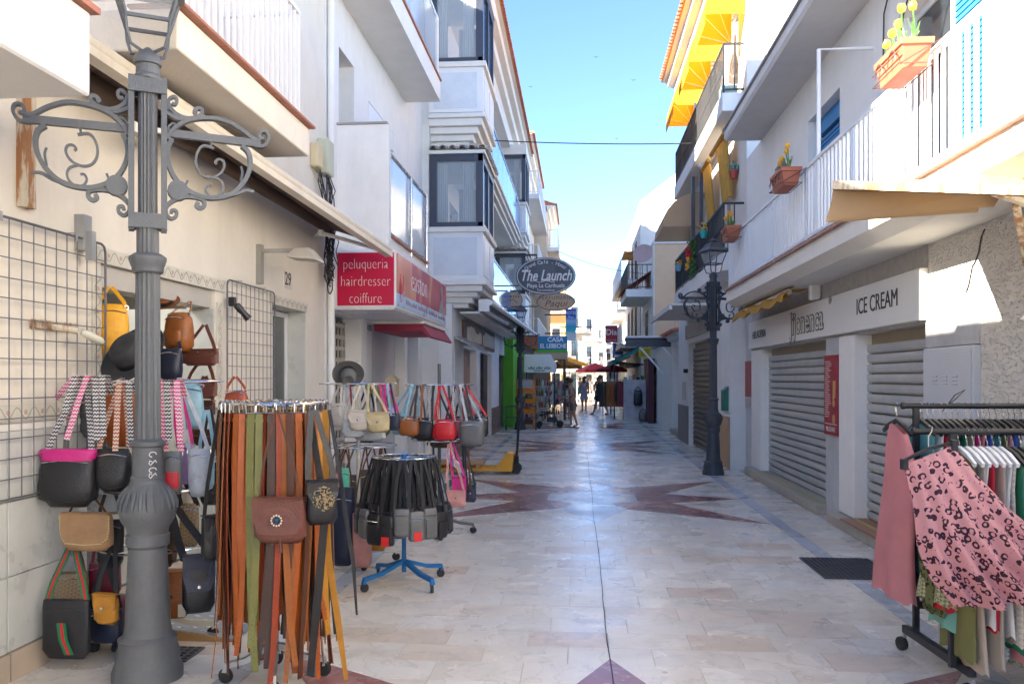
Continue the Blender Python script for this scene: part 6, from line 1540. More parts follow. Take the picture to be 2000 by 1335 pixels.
bag('tall brown phone pouch hanging on the left of the belts', 474, 1010, 1110, 4.3, 34, LMAR, 'flap', .06, .3, LBR, HG(470, 800, 4.35), .012, flap=LMAR)
bag('rust red handbag on top of the belt carousel', 462, 762, 786, 4.75, 46, LRUST, 'dome', .08, 0, LRUST, aty(460, 735, 4.75), .014)
# ---- carousel with pale handbags, hat on top
C2 = atz(700, 1098)
carousel('bag_rack', 'chrome carousel of pale handbags and totes behind the belts', (C2.x, C2.y), 1.60, .34, [(1.60, .34), (1.05, .34)], mat('rack_cream', (.55, .53, .46), .5), .34, .4, 1.80)
y2 = C2.y
for a in [('white crossbody bag low on the left of the pale handbag carousel', 690, 818, 852, -.34, 46, LSIL, 'box', LSIL, 676), ('silver-cream flap bag on the pale handbag carousel', 702, 802, 838, -.38, 40, LCREAM, 'flap', LCREAM, 708), ('champagne gold flap bag at the front of the pale handbag carousel', 739, 806, 842, -.40, 44, LGOLD, 'flap', LGOLD, 722), ('cream shoulder bag at the left of the pale handbag carousel', 662, 786, 832, -.1, 34, LCREAM, 'tote', LCREAM, 668), ('dark pouch at the right of the pale handbag carousel', 768, 806, 838, -.1, 26, LNAVY, 'box', LMAG, 752), ('white clutch bag hanging behind the gold flap bag', 724, 820, 858, -.2, 60, LSIL, 'box', LG, 735)]:
    bag(a[0], a[1], a[2], a[3], y2 + a[4], a[5], a[6], a[7], .08, 0, a[8], aty(a[9], 748, y2 + a[4] * .8), .018, flap=a[6] if a[7] == 'flap' else None)
for a in [('large navy tote low on the pale handbag carousel', 668, 948, 1094, -.30, 50, LNAVY, .16), ('dusty pink tote low on the pale handbag carousel', 708, 1000, 1100, -.32, 40, LPINK, .14), ('mint green tote hanging on the lower ring', 673, 912, 990, -.2, 20, LMINT, .08), ('tan suede pouch under the dusty pink tote', 738, 1030, 1072, -.1, 34, LMUST, .1), ('grey tote hanging behind the mint green tote', 722, 915, 1000, .1, 36, LTAUPE, .1), ('salmon bag at the left of the lower ring', 655, 915, 960, -.25, 26, LPINK, .08)]:
    bag(a[0], a[1], a[2], a[3], y2 + a[4], a[5], a[6], 'tote', a[7], 0, LBR, aty(a[1] + 6, 872, y2 + a[4] * .8), .014)
for a in [('beige shoulder bag at the back of the pale handbag carousel', 690, 800, 840, .25, 36, LCREAM, 'hobo'), ('green strap bag at the back of the pale handbag carousel', 745, 805, 850, .2, 40, LG, 'hobo'), ('black bag at the back of the pale handbag carousel', 715, 815, 860, .3, 44, LB, 'hobo'), ('purple bag at the right back of the pale handbag carousel', 758, 795, 835, .15, 26, LPURP, 'tote'), ('taupe bag low behind the pale handbag carousel', 690, 925, 1010, .15, 40, LTAUPE, 'tote'), ('dark tote low behind the blue stand', 745, 930, 1030, .2, 44, LDB, 'tote')]:
    bag(a[0], a[1], a[2], a[3], y2 + a[4], a[5], a[6], a[7], .1, random.uniform(-.3, .3), a[6], aty(a[1] + 4, 748 if a[2] < 900 else 872, y2 + a[4] * .8), .018)
for k, (u, dx) in enumerate([(668, -4), (684, 5), (698, -3), (716, 8), (730, 6), (742, 10), (756, 8), (762, 12)]):
    p = aty(u, 748, y2 - .3); c = aty(u + dx, 812, y2 - .33); q = B(); q.sweep([p, p.lerp(c, .5) + V(0, -.01, 0), c], (1, 0, 0), .016, .003); tag(q.build('bag_strap', [LCREAM, LWINE, LGOLD, LG, LCREAM, LMAG, LBLUE, LB][k]), 'thin strap hanging from the pale handbag carousel ring', 'strap', 'straps on the pale handbag carousel')
hat('grey hat hooked on top of the pale handbag carousel', aty(680, 728, y2 - .1), V(.2, -.7, -.5), .14, mat('felt_grey', (.12, .115, .11), .85))
# ---- carousel with coloured handbags
C3 = atz(858, 1042)
carousel('bag_rack', 'chrome carousel of coloured handbags nearest the white door', (C3.x, C3.y), 1.58, .36, [(1.58, .36), (1.0, .3)], mat('rack_dark', (.10, .10, .10), .4), .36, .2, 1.80)
y3 = C3.y
for a in [('brown leather handbag on the coloured handbag carousel', 799, 812, 848, -.3, 42, LT, 'dome', LBLUE, 812), ('bright red handbag at the front of the coloured handbag carousel', 868, 818, 857, -.42, 46, LRED, 'dome', LRED, 862), ('dark grey box handbag at the right of the coloured handbag carousel', 922, 822, 868, -.3, 48, LGREY, 'box', LSIL, 902), ('black handbag between the brown and red handbags', 827, 815, 858, -.25, 42, LB, 'hobo', zigbw, 832), ('wine dark bag under the red handbag', 862, 838, 872, -.2, 60, LDB, 'hobo', LB, 850), ('pale blue strap bag at the left of the coloured carousel', 778, 806, 846, -.1, 26, LBLUE, 'tote', LBLUE, 806), ('black and red bag behind the dark grey box handbag', 940, 812, 850, .0, 28, LB, 'box', LRED, 905)]:
    bag(a[0], a[1], a[2], a[3], y3 + a[4], a[5], a[6], a[7], .11, random.uniform(-.2, .2), a[8], aty(a[9], 750, y3 + a[4] * .8), .022)
for a in [('blue-grey bag at the back of the coloured handbag carousel', 815, 815, 855, .2, 40, LGREY, 'hobo'), ('burgundy bag at the back of the coloured handbag carousel', 888, 815, 862, .2, 40, LWINE, 'hobo'), ('white bag at the back of the coloured handbag carousel', 845, 805, 850, .25, 34, LCREAM, 'tote'), ('black bag at the right back of the coloured carousel', 905, 812, 860, .25, 40, LB, 'tote')]:
    bag(a[0], a[1], a[2], a[3], y3 + a[4], a[5], a[6], a[7], .1, random.uniform(-.3, .3), a[6], aty(a[1] + 4, 750, y3 + a[4] * .8), .022)
for k, (u, dx) in enumerate([(806, -16), (815, -6), (826, -4), (838, 2), (846, -2), (852, 6), (858, -4), (876, 6), (884, 4), (892, 10), (898, 14), (908, 16)]):
    p = aty(u, 750, y3 - .3); c = aty(u + dx, 822, y3 - .34); q = B(); q.sweep([p, p.lerp(c, .5) + V(0, -.01, 0), c], (1, 0, 0), .024, .003); tag(q.build('bag_strap', [LBLUE, LDB, LT, zigbw, LB, LCREAM, LRED, LB, zigbw, LGREY, LSIL, LB][k]), 'wide strap hanging from the coloured handbag carousel ring', 'strap', 'straps on the coloured handbag carousel')
for a in [('magenta bag low on the coloured handbag carousel', 897, 932, 976, -.3, 28, LMAG, LMAG), ('pale pink flap bag low on the coloured handbag carousel', 891, 958, 988, -.4, 38, LPINK, LPINK), ('small navy bag at the lower right of the coloured carousel', 919, 948, 978, -.2, 22, LNAVY, LB)]:
    bag(a[0], a[1], a[2], a[3], y3 + a[4], a[5], a[6], 'flap', .07, 0, a[7], aty(a[1] - 14, 866, y3 + a[4] * .8), .022, flap=a[6])
for k, u in enumerate((828, 838, 846, 880, 908, 914)):
    q = B(); p = aty(u, 862, y3 - .25); q.sweep([p, p + V(.01, -.01, -.25), p + V(.03, 0, -.5)], (1, 0, 0), .022, .004); tag(q.build('bag_strap', [zigbw, LCREAM, LB, LPINK, LB, LBR][k]), 'loose bag strap hanging below the coloured handbags', 'strap', 'straps below the coloured handbags')
# ---- blue stand with black crossbody bags
C4 = atz(789, 1140)
bl = mat('stand_blue', (.01, .13, .36), .4, var=.1)
carousel('bag_stand', 'blue wheeled stand ringed with black crossbody bags', (C4.x, C4.y), 1.02, .26, [(1.02, .25), (1.0, .13)], bl, .37, -.75, 1.04, .033)
rnd = random.Random(11)
for k in range(40):
    a = 2 * math.pi * k / 40; rr = .255 if k % 2 else .17
    d = V(math.cos(a), math.sin(a), 0)
    m, nm = (LB, 'black') if k % 5 else (LGREY, 'grey')
    if d.y < 0 and k in (31, 33): m, nm = LGREY, 'grey'
    H = rnd.uniform(.19, .24); W_ = rnd.uniform(.11, .145); drop = rnd.uniform(.36, .42); ro = rr * 1.4
    t = thing('crossbody_bag', 'small %s crossbody bag hanging on the blue stand' % nm, 'bag', '%s crossbody bags on the blue stand' % nm, (C4.x + d.x * ro, C4.y + d.y * ro, 1.02 - drop - H), a + math.pi / 2)
    q = B(); q.rings([[V(x, y, z * H) for x, y in se(W_ / 2 * f, .03 * g_, 16, 4)] for z, f, g_ in ((0, .88, .7), (.06, 1, 1), (.9, 1, .95), (1, .9, .6))]); q.build('body', m, t, 50)
    q = B(); q.rings([[V(x, y - .026, z * H) for x, y in se(W_ / 2 * f, .012, 14, 4)] for z, f in ((.08, .75), (.12, .85), (.6, .85), (.66, .75))]); q.build('pocket', m, t, 50)
    q = B(); q.tube([(-W_ * .42, -.030, H * .78), (W_ * .42, -.030, H * .78)], .003, 5); q.build('zip', chrome if k % 3 == 0 else black, t)
    for s in (-1, 1):
        q = B(); q.sweep([(s * W_ * .45, 0, H * .95), (s * W_ * .36, (ro - rr) * .45, H + drop * .5), (s * .012, ro - rr, H + drop)], (1, 0, 0), .026, .003); q.build('strap', fabblk, t)
    if k in (29, 33):
        q = B(); q.box(-.03, .03, -.046, -.042, .0, .07); q.build('red_label', mat('label_red', (.65, .02, .02), .5), t)
# ================================================================ clothes rail on the right
RA = thing('clothes_rail', 'black wheeled double clothes rail at the right edge', 'clothes rail', None, (1.95, 4.8, 0))
def loc(p): return Vector(p) - V(1.95, 4.8, 0)
YF, YK = 4.62, 5.22
zF, zK = aty(1790, 842, YF).z, aty(1765, 792, YK).z
xF0, xK0 = aty(1783, 842, YF).x, aty(1762, 792, YK).x
for (x0, y, z, nm) in ((xF0, YF, zF, 'front'), (xK0, YK, zK, 'rear')):
    q = B(); q.tube([loc((x0, y, z)), loc((2.95, y, z))], .017, 10); q.build('rail', black, RA, 40)
    q = B(); q.tube([loc((x0 - .004, y, z)), loc((x0 + .012, y, z))], .021, 10); q.build('end_cap', black, RA, 40)
pk, pf = aty(1805, 1240, 5.1), aty(1850, 1330, 4.68)
for (x, y, z) in ((pk.x, 5.22, zK), (pf.x, 4.62, zF), (2.9, 5.22, zK), (2.9, 4.62, zF)):
    q = B(); q.box(x - 1.95 - .016, x - 1.95 + .016, y - 4.8 - .016, y - 4.8 + .016, .13, z - .012); q.build('upright', black, RA)
for x in (pf.x - .06, 2.9):
    a_, b_ = (V(aty(1768, 1262, 5.28).x, 5.28, .14), V(pf.x + .05, 4.5, .14)) if x < 2.5 else (V(2.9, 5.3, .14), V(2.9, 4.5, .14))
    q = B(); q.sweep([loc(a_), loc(b_)], None, .04, .045); q.build('foot_bar', black, RA)
    for p in (a_, b_):
        q = B(); c = loc(p); q.lathe([(.02, -.011), (.042, -.011), (.042, .011), (.02, .011)], c + V(-.02, 0, -.092), 16, axis=V(.9, .4, 0)); q.lathe([(.001, -.008), (.02, -.008), (.02, .008), (.001, .008)], c + V(-.02, 0, -.092), 12, 1, axis=V(.9, .4, 0)); q.sweep([c + V(0, 0, -.03), c + V(-.015, 0, -.085)], None, .03, .02, 1); q.build('caster', [rubber, galv], RA, 40)
q = B(); q.box(pk.x - 1.95, .95, .40, .44, .28, .32); q.build('cross_bar', black, RA)
gm = {'pink': cloth('rose', (.60, .24, .26)), 'teal': cloth('teal', (.10, .38, .40)), 'white': cloth('white', (.70, .69, .66)), 'green': cloth('green', (.03, .20, .11)), 'blue': cloth('blue', (.04, .10, .42)), 'sky': cloth('lavender', (.32, .38, .66)), 'red': cloth('red', (.55, .02, .04)), 'olive': cloth('olive', (.20, .20, .07)), 'beige': cloth('beige', (.50, .42, .33)), 'magenta': cloth('magenta', (.50, .02, .16)), 'orange': cloth('orange', (.60, .20, .04)), 'yellow': cloth('yellow', (.60, .48, .04)), 'navy': cloth('navy', (.02, .03, .10)), 'check': plaid, 'seagreen': cloth('seagreen', (.18, .42, .34))}
def garment(label, x, y, z, cm, wid, length, hm=black, flare=1.15, thick=.045, rz=0.0, group='clothes on the black rail', kind='top', tagc=False, ph=0):
    t = thing('garment', label, 'garment', group, (x, y, z - .095 - length), rz)
    H = length
    q = B(); q.tube([(0, 0, H), (0, 0, H + .04), (.0, .015, H + .06), (0, .02, H + .085), (0, .005, H + .115), (0, -.018, H + .105)], .0025, 5); q.build('hook', steel, t)
    q = B(); q.sweep([(0, -wid / 2, H - .065), (0, -wid * .25, H - .02), (0, 0, H + .008), (0, wid * .25, H - .02), (0, wid / 2, H - .065)], (1, 0, 0), [.014, .02, .02, .02, .014], .022); q.build('hanger', hm, t)
    rg = []; n = 26; K = 9
    for k in range(K):
        s = k / (K - 1); z_ = H * (1 - s) - .01
        if kind == 'strap' and k == 0: w_ = wid * .5
        else: w_ = wid * (.97 if s < .08 else lerp(.9, flare, s ** 1.3))
        zz = z_
        ring = []
        for i in range(n):
            a = 2 * math.pi * i / n
            f = 1 + (.35 + .9 * s) * .28 * math.sin(a * 5 + ph + s * 1.5) * (s > .1)
            px, py = thick / 2 * (1 + s * 1.0) * math.cos(a) * f, w_ / 2 * math.sin(a)
            dz = -.10 * (abs(math.sin(a))) ** 2 * (1 - s) if k < 3 else (.012 * math.sin(a * 7 + ph) if k == K - 1 else 0)
            ring.append(V(px + .012 * math.sin(s * 5 + ph), py + .015 * s * math.sin(ph * 3), max(zz + dz * .6, .0) if k < K - 1 else zz + dz))
        rg.append(ring)
    q = B(); q.rings(rg, cap=False); q.build('cloth', cm, t, 80)
    if tagc:
        q = B(); q.box(-.004, 0, -wid * .42, -wid * .42 + .07, H * .62, H * .62 + .13); q.build('price_card', mat('card_white', (.72, .70, .68), .6), t)
    return t
# rear rail: the rose dress at its left end and tops behind it
garment('long rose pink sleeveless dress at the left end of the clothes rail', xK0 - .03, YK - .0, zK, gm['pink'], .44, 1.02, flare=1.25, thick=.07, kind='strap', group='dresses', ph=.4)
pos = xK0 + .10
names = ['teal', 'white', 'red', 'beige', 'navy', 'green', 'beige', 'magenta', 'pink', 'blue', 'teal', 'olive', 'pink', 'blue', 'white', 'orange', 'olive', 'sky', 'magenta', 'check', 'beige', 'navy', 'red', 'white', 'seagreen', 'beige']
nice = {'sky': 'lavender', 'check': 'checked', 'seagreen': 'sea green'}
for k, nm in enumerate(names):
    x = xK0 + .11 + k * .036
    if x > 2.92: break
    garment('%s garment on the rear bar of the clothes rail' % nice.get(nm, nm), x, YK + random.uniform(-.01, .01), zK, gm[nm], .38, random.uniform(.85, 1.06), group='%s garments on the rear bar' % nice.get(nm, nm), ph=k * 1.3, thick=.035)
# front rail: white hangers, then dark hangers
names2 = ['olive', 'beige', 'white', 'red', 'beige', 'white', 'check', 'green', 'pink', 'sky', 'red', 'sky', 'navy', 'red', 'check', 'blue', 'white', 'beige', 'seagreen', 'red']
whh = mat('white_hanger', (.75, .75, .74), .35)
for k, nm in enumerate(names2):
    x = xF0 + .24 + k * .034
    if x > 2.92: break
    garment('%s garment on the front bar of the clothes rail' % nice.get(nm, nm), x, YF + random.uniform(-.01, .01), zF, gm[nm], .36, random.uniform(.86, 1.12), hm=whh if k < 7 else black, group='%s garments on the front bar' % nice.get(nm, nm), ph=k * 1.7, tagc=k in (2, 5), thick=.035)
for k, (nm, x, zb) in enumerate([('seagreen', xF0 + .24, .30), ('orange', xF0 + .19, .42), ('teal', xF0 + .16, .44), ('check', xF0 + .30, .24), ('beige', xF0 + .40, .18), ('white', xF0 + .28, .34), ('red', xF0 + .21, .40), ('navy', xF0 + .35, .28), ('check', xF0 + .46, .16), ('seagreen', xF0 + .43, .26), ('beige', xF0 + .52, .14), ('check', xF0 + .58, .2)]):
    garment(['printed', 'plain %s' % nice.get(nm, nm)][k % 3 == 0] + ' skirt whose hem shows below the pink leopard skirt', x, YF + .10, zF - .18, prints[k % 4] if k % 3 else gm[nm], .26, zF - .31 - zb, group='skirts below the leopard skirt', ph=k * 2.2, thick=.07, flare=1.25)
# clip hangers and leopard skirts blown by the breeze
def blown(label, Lc, Rc, m, depth, back=.10, folds=5.0, name='skirt'):
    t = thing(name, label, 'skirt', 'leopard print skirts', (0, 0, 0))
    def bz(P, t_):
        n = len(P) - 1; f = t_ * n; i = min(int(f), n - 1); return P[i].lerp(P[i + 1], f - i)
    nu, nv = 30, 22
    for s_, nm in ((0, 'front_cloth'), (1, 'back_cloth')):
        vs, fs = [], []
        for j in range(nv + 1):
            v_ = j / nv; a, c = bz(Lc, v_), bz(Rc, v_)
            for i in range(nu + 1):
                u_ = i / nu; p = a.lerp(c, u_)
                bulge = math.sin(math.pi * u_)
                y = p.y + (-1 if s_ == 0 else 1) * bulge * (.03 + back * v_) + (.012 + .035 * v_) * math.sin(u_ * folds * 2 * math.pi + v_ * 2.0 + s_) * (.25 + v_)
                z = p.z - bulge * .07 * v_ * v_ + (.010 * math.sin(u_ * 23) if j == nv else 0)
                vs.append((p.x + .012 * math.sin(v_ * 9 + u_ * 5) * v_, y, z - s_ * .01))
        for j in range(nv):
            for i in range(nu):
                q0 = j * (nu + 1) + i; fs.append((q0, q0 + 1, q0 + nu + 2, q0 + nu + 1))
        q = B(); q.add(vs, fs); q.build(nm, m, t, 80)
    h0, h1 = Lc[0], Rc[0]; mid = h0.lerp(h1, .5) + V(0, 0, .03)
    q = B(); q.sweep([h0 + V(-.01, 0, .012), mid, h1 + V(.01, 0, .012)], (0, 1, 0), .02, .014)
    for p in (h0, h1): q.box(p.x - .014, p.x + .014, p.y - .02, p.y + .02, p.z - .03, p.z + .025)
    q.build('clip_hanger', black, t)
    q = B(); q.tube([mid, mid + V(0, 0, .06), mid + V(.015, 0, .085), mid + V(.02, 0, .11), mid + V(0, 0, .12)], .003, 5); q.build('hook', chrome, t)
    return t
Lc = [aty(1766, 905, 4.52), aty(1784, 985, 4.44), aty(1796, 1060, 4.38), aty(1820, 1130, 4.34), aty(1862, 1180, 4.30)]
Rc = [aty(1862, 868, 4.44), aty(1910, 930, 4.36), aty(1970, 990, 4.30), aty(2040, 1040, 4.28), aty(2120, 1085, 4.28)]
sk = blown('pink leopard print skirt billowing at the front of the clothes rail', Lc, Rc, leopink, 0)
q = B()
for (u, v) in ((1806, 912), (1808, 938)): q.sphere(aty(u, v, 4.54), .012, 7); 
q.build('buttons', mat('button_amber', (.40, .17, .03), .3), sk)
Lc = [aty(1785, 930, 4.72), aty(1800, 1010, 4.72), aty(1800, 1090, 4.72), aty(1800, 1170, 4.72)]
Rc = [aty(1850, 920, 4.74), aty(1880, 1010, 4.72), aty(1895, 1090, 4.72), aty(1905, 1192, 4.7)]
blown('olive green leopard print skirt showing under the pink one', Lc, Rc, leogreen, 0, .05)

# ================================================================ pallet truck, trolley
t = thing('pallet_truck', 'yellow hand pallet truck standing by the slim lamp post', 'pallet truck', None, (-1.68, 14.6, 0))
ym = mat('truck_yellow', (.70, .33, .02), .45, var=.15, stain=.2)
q = B()
for s in (-1, 1): q.box(-.85, .30, s * .18 - .07, s * .18 + .07, .06, .12)
q.prism([(.25, -.26, .06), (.55, -.26, .06), (.58, -.26, .36), (.46, -.26, .38), (.28, -.26, .14)], (0, .52, 0)); q.build('forks', ym, t, bev=.008)
q = B(); q.tube([(.60, 0, .12), (.62, 0, .40), (.66, 0, 1.15)], .022, 8); q.tube([(.66, -.14, 1.15), (.66, 0, 1.22), (.66, .14, 1.15), (.66, 0, 1.1)], .014, 6, closed=True); q.lathe([(.05, .10), (.05, .30), (.03, .32)], (.60, 0, 0), 12); q.build('handle', black, t, 40)
for s in (-1, 1):
    q = B(); q.lathe([(.01, -.03), (.095, -.03), (.095, .03), (.01, .03)], (.60, s * .07, .095), 16, axis=V(0, 1, 0)); q.build('wheel', rubber, t, 40)
pl = thing('pallet', 'small wooden pallet resting on the yellow pallet truck', 'pallet', None, (-2.08, 14.6, .122))
for k in range(6): q = B(); q.box(-.45, .45, -.34 + k * .118, -.24 + k * .118, .055, .075); q.build('plank', wood, pl)
for k in range(3): q = B(); q.box(-.42 + k * .38, -.34 + k * .38, -.34, .35, 0, .054); q.build('block', wood, pl)
t = thing('shopping_trolley', 'wire base of a small trolley between the coloured bags and the pallet', 'trolley', None, (-1.75, 12.6, 0))
q = B()
for k in range(6): q.tube([(-.25, -.2 + k * .08, .5), (.15, -.2 + k * .08, .14)], .008, 5)
q.tube([(-.25, -.22, .5), (-.25, .22, .5), (.17, .22, .13), (.17, -.22, .13)], .012, 5, closed=True); q.build('wire_frame', steel, t)
q = B()
for (x, y) in ((-.2, -.2), (-.2, .2), (.15, -.2), (.15, .2)): caster(q, (x, y, 1.57), .05)
q.build('casters', mat('caster_green', (.05, .22, .16), .5), t, 40)

# ================================================================ greengrocer, stroller, stalls further along
t = thing('fruit_rack', 'orange metal rack of fruit crates outside the green shop', 'rack', None, (-1.75, 27.9, 0))
om = mat('rack_orange', (.75, .25, .01), .5)
for (x, y) in ((-.28, -.2), (.28, -.2), (-.28, .2), (.28, .2)): q = B(); q.box(x - .02, x + .02, y - .02, y + .02, 0, 1.62); q.build('post', om, t)
for k, z in enumerate((.12, .48, .82, 1.14)):
    q = B(); q.box(-.3, .3, -.22, .22, z, z + .02); q.build('shelf', om, t)
q = B(); q.box(-.25, .25, -.23, -.22, 1.32, 1.6); q.build('price_board', mat('board_grey', (.45, .45, .45), .5), t)
for k, (z, m) in enumerate(((.142, (.30, .06, .02)), (.502, (.75, .22, .02)), (.842, (.22, .26, .03)), (1.162, (.78, .25, .02)))):
    c = thing('fruit_crate', '%s fruit crate on the orange rack' % ['bottom', 'second lowest', 'third', 'top'][k], 'crate', 'fruit crates on the orange rack', (-1.75, 27.9, z))
    q = B(); q.box(-.26, .26, -.2, .2, 0, .03); q.box(-.26, .26, -.2, -.18, .03, .13); q.box(-.26, .26, .18, .2, .03, .13); q.build('box', [brownd, om, om, om][k], c)
    q = B(); rnd = random.Random(k)
    for i in range(24): q.sphere((rnd.uniform(-.23, .23), rnd.uniform(-.19, .15), .11 + rnd.uniform(0, .06)), .042, 6)
    q.build('fruit', mat('fruit%d' % k, m, .5, var=.3, vs=20), c, 60)['kind'] = 'stuff'
t = thing('barrier', 'low dark metal barrier rail behind the slim lamp post', 'barrier', None, (-1.95, 26.8, 0))
q = B(); q.tube([(-.35, 0, 0), (-.35, 0, .75), (.6, 0, .75), (.6, 0, 0)], .025, 8); q.tube([(-.35, 0, .4), (.6, 0, .4)], .018, 6); q.build('tube_frame', mat('barrier_blue', (.06, .06, .12), .5), t, 40)
for i, (x, y, label, m1) in enumerate([(-1.25, 29.6, 'freestanding shelf of bottles and jars beside the fruit rack', (.25, .14, .10)), (-1.6, 31.0, 'grey shelf of goods under the blue restaurant sign', (.20, .22, .22)), (-1.05, 33.6, 'rack of small souvenirs behind the stroller', (.30, .15, .10))]):
    t = thing('display_shelf', label, 'shelf', None, (x, y, 0)); rnd = random.Random(30 + i)
    q = B()
    for z in (.2, .6, 1.0, 1.35): q.box(-.35, .35, -.18, .18, z, z + .02)
    for sx in (-.35, .35): q.box(sx - .015, sx + .015, -.18, .18, 0, 1.45)
    q.build('frame', galv, t)
    for j, z in enumerate((.22, .62, 1.02, 1.37)):
        for c3 in range(7):
            q = B(); h = rnd.uniform(.12, .26); x0 = -.31 + c3 * .09; q.lathe([(.035, 0), (.035, h * .65), (.014, h * .8), (.014, h), (.002, h)], (x0 + .03, rnd.uniform(-.1, 0), z), 7); q.build('goods', [mat('goods_r', (.4, .05, .04), .4), mat('goods_g', (.1, .2, .06), .4), mat('goods_w', (.6, .58, .5), .4), mat('goods_b', m1, .4)][(c3 + j + i) % 4], t, 40)
def skin(name, P, E, rad, m, par, sub=1):
    me = bpy.data.meshes.new(name); me.from_pydata([tuple(p) for p in P], E, [])
    o = bpy.data.objects.new('s', me); col.objects.link(o)
    o.modifiers.new('s', 'SKIN'); sv = me.skin_vertices[0].data
    for i, r_ in enumerate(rad): sv[i].radius = (r_, r_) if not isinstance(r_, tuple) else r_; sv[i].use_root = (i == 0)
    o.modifiers.new('u', 'SUBSURF').levels = sub
    bpy.context.view_layer.update()
    m2 = bpy.data.meshes.new_from_object(o.evaluated_get(bpy.context.evaluated_depsgraph_get()))
    bpy.data.objects.remove(o)
    m2.materials.clear(); m2.materials.append(m); m2.polygons.foreach_set('use_smooth', [True] * len(m2.polygons)); m2.name = name
    o = bpy.data.objects.new(name, m2); col.objects.link(o); o.parent = par
    return o
skinm = mat('skin', (.48, .26, .17), .55, var=.06)
def person(label, x, y, rz, h, top, bottom, stride=.0, arms='down', hair=(.06, .035, .02), dress=False, skirt=None, lean=0.0, group=None, longhair=False):
    """local frame: faces -Y; pelvis first"""
    t = thing('person', label, 'person', group, (x, y, 0), rz); s = h / 1.7
    S = lambda *a: V(*a) * s
    lf, rf = stride, -stride
    P = [S(0, 0, .92), S(0, .0 - lean * .3, 1.12), S(0, -lean * .7, 1.34), S(0, -lean, 1.46), S(0, -.02 - lean, 1.53), S(0, -.03 - lean, 1.62), S(0, -.02 - lean, 1.67)]
    r = [.125, .115, .135, .065, .05, .088, .06]
    E = [(0, 1), (1, 2), (2, 3), (3, 4), (4, 5), (5, 6)]
    for sx, st in ((-1, lf), (1, rf)):
        i = len(P); P += [S(sx * .09, -st * .15, .82), S(sx * .095, -st * .5 - (.03 if st else 0), .48), S(sx * .095, -st * .9 + (.05 if st < 0 else 0), .09), S(sx * .10, -st * .9 - .12, .045)]
        r += [.085, .058, .036, .032]; E += [(0, i), (i, i + 1), (i + 1, i + 2), (i + 2, i + 3)]
        j = len(P)
        if arms == 'push': a = [S(sx * .18, -lean, 1.40), S(sx * .21, .02 - lean, 1.14), S(sx * .19, -.26 - lean, 1.04), S(sx * .18, -.34 - lean, 1.04)]
        else: a = [S(sx * .18, -lean, 1.40), S(sx * .22, .02 + st * .3, 1.13), S(sx * .23, -.05 + st * .55, .90), S(sx * .23, -.07 + st * .6, .82)]
        P += a; r += [.05, .040, .030, .026]; E += [(2, j), (j, j + 1), (j + 1, j + 2), (j + 2, j + 3)]
    skin('body', P, E, [q * s for q in r], skinm, t)
    tp = [P[0] + S(0, 0, .02), P[1], P[2], P[3] + S(0, 0, -.04)]; tr = [.142, .134, .152, .085]; te = [(0, 1), (1, 2), (2, 3)]
    if not dress:
        for i0 in (11, 19):
            j = len(tp); tp += [P[i0], P[i0].lerp(P[i0 + 1], .6)]; tr += [.064, .054]; te += [(2, j), (j, j + 1)]
    skin('top', tp, te, [q * s for q in tr], top, t)
    if skirt:
        q = B(); q.lathe([(.145 * s, 1.02 * s), (.17 * s, .9 * s), (.24 * s, skirt * s), (.225 * s, skirt * s)], n=16); q.build('skirt', bottom, t, 60)
    else:
        bp_, br_, be = [P[0] + S(0, 0, .02)], [.146], []
        for i0 in (7, 15):
            j = len(bp_); bp_ += [P[i0], P[i0].lerp(P[i0 + 1], .75)]; br_ += [.105, .085]; be += [(0, j), (j, j + 1)]
        skin('shorts', bp_, be, [q * s for q in br_], bottom, t)
    q = B(); hc = P[5] + S(0, .02, .03); q.sphere(hc, .104 * s, 12, sz=1.02)
    if longhair: q.rings([[hc + S(.09 * math.cos(a), .02 + .07 * math.sin(a), z) for a in [i * math.pi / 4 for i in range(8)]] for z in (.0, -.16, -.26)])
    q.v = [(a, max(c, hc.y - .075 * s) if d_ < hc.z + .02 * s else c, d_) for a, c, d_ in q.v]
    q.build('hair', mat('hair_%d' % int(hair[0] * 1000), hair, .6), t, 60)
    q = B(); f = P[5]; q.sphere(f + S(0, -.092, -.012), .014 * s, 6, sz=1.5); q.build('nose', skinm, t, 60)
    q = B()
    for sx in (-1, 1): q.sphere(f + S(sx * .032, -.082, .012), .010 * s, 6)
    q.build('eyes', black, t)
    q = B()
    for i0 in (9, 17): q.box(P[i0].x - .045 * s, P[i0].x + .045 * s, P[i0].y - .17 * s, P[i0].y + .07 * s, 0, .035 * s)
    q.build('shoes', LBR, t, bev=.01)
    return t
person('woman in a beige playsuit pushing the dark stroller', -.17, 28.2, R(-90), 1.62, cloth('playsuit', (.27, .21, .15)), cloth('playsuit', (.27, .21, .15)), .10, 'push', (.13, .07, .03), dress=True, lean=.10)
person('child in a white T-shirt beyond the stroller', -.48, 34.5, R(160), 1.35, cloth('tee', (.72, .72, .72)), cloth('child_shorts', (.15, .15, .2)), .0, 'down', (.03, .02, .015))
person('person in a pale blue dress walking away down the street', .28, 44.0, R(180), 1.68, cloth('pale_dress', (.42, .45, .58)), cloth('pale_dress', (.42, .45, .58)), .06, 'down', (.20, .12, .05), dress=True, skirt=.55, longhair=True)
person('person in a dark green dress walking towards the camera', 1.05, 46.0, 0, 1.66, cloth('dark_green_dress', (.04, .08, .03)), cloth('dark_green_dress', (.04, .08, .03)), .08, 'down', (.05, .03, .02), dress=True, skirt=.5, longhair=True)
person('person in black T-shirt and navy shorts walking left', .98, 38.2, R(-80), 1.75, cloth('black_tee', (.02, .02, .02)), cloth('navy_shorts', (.02, .03, .08)), .32, 'down', (.2, .18, .15))
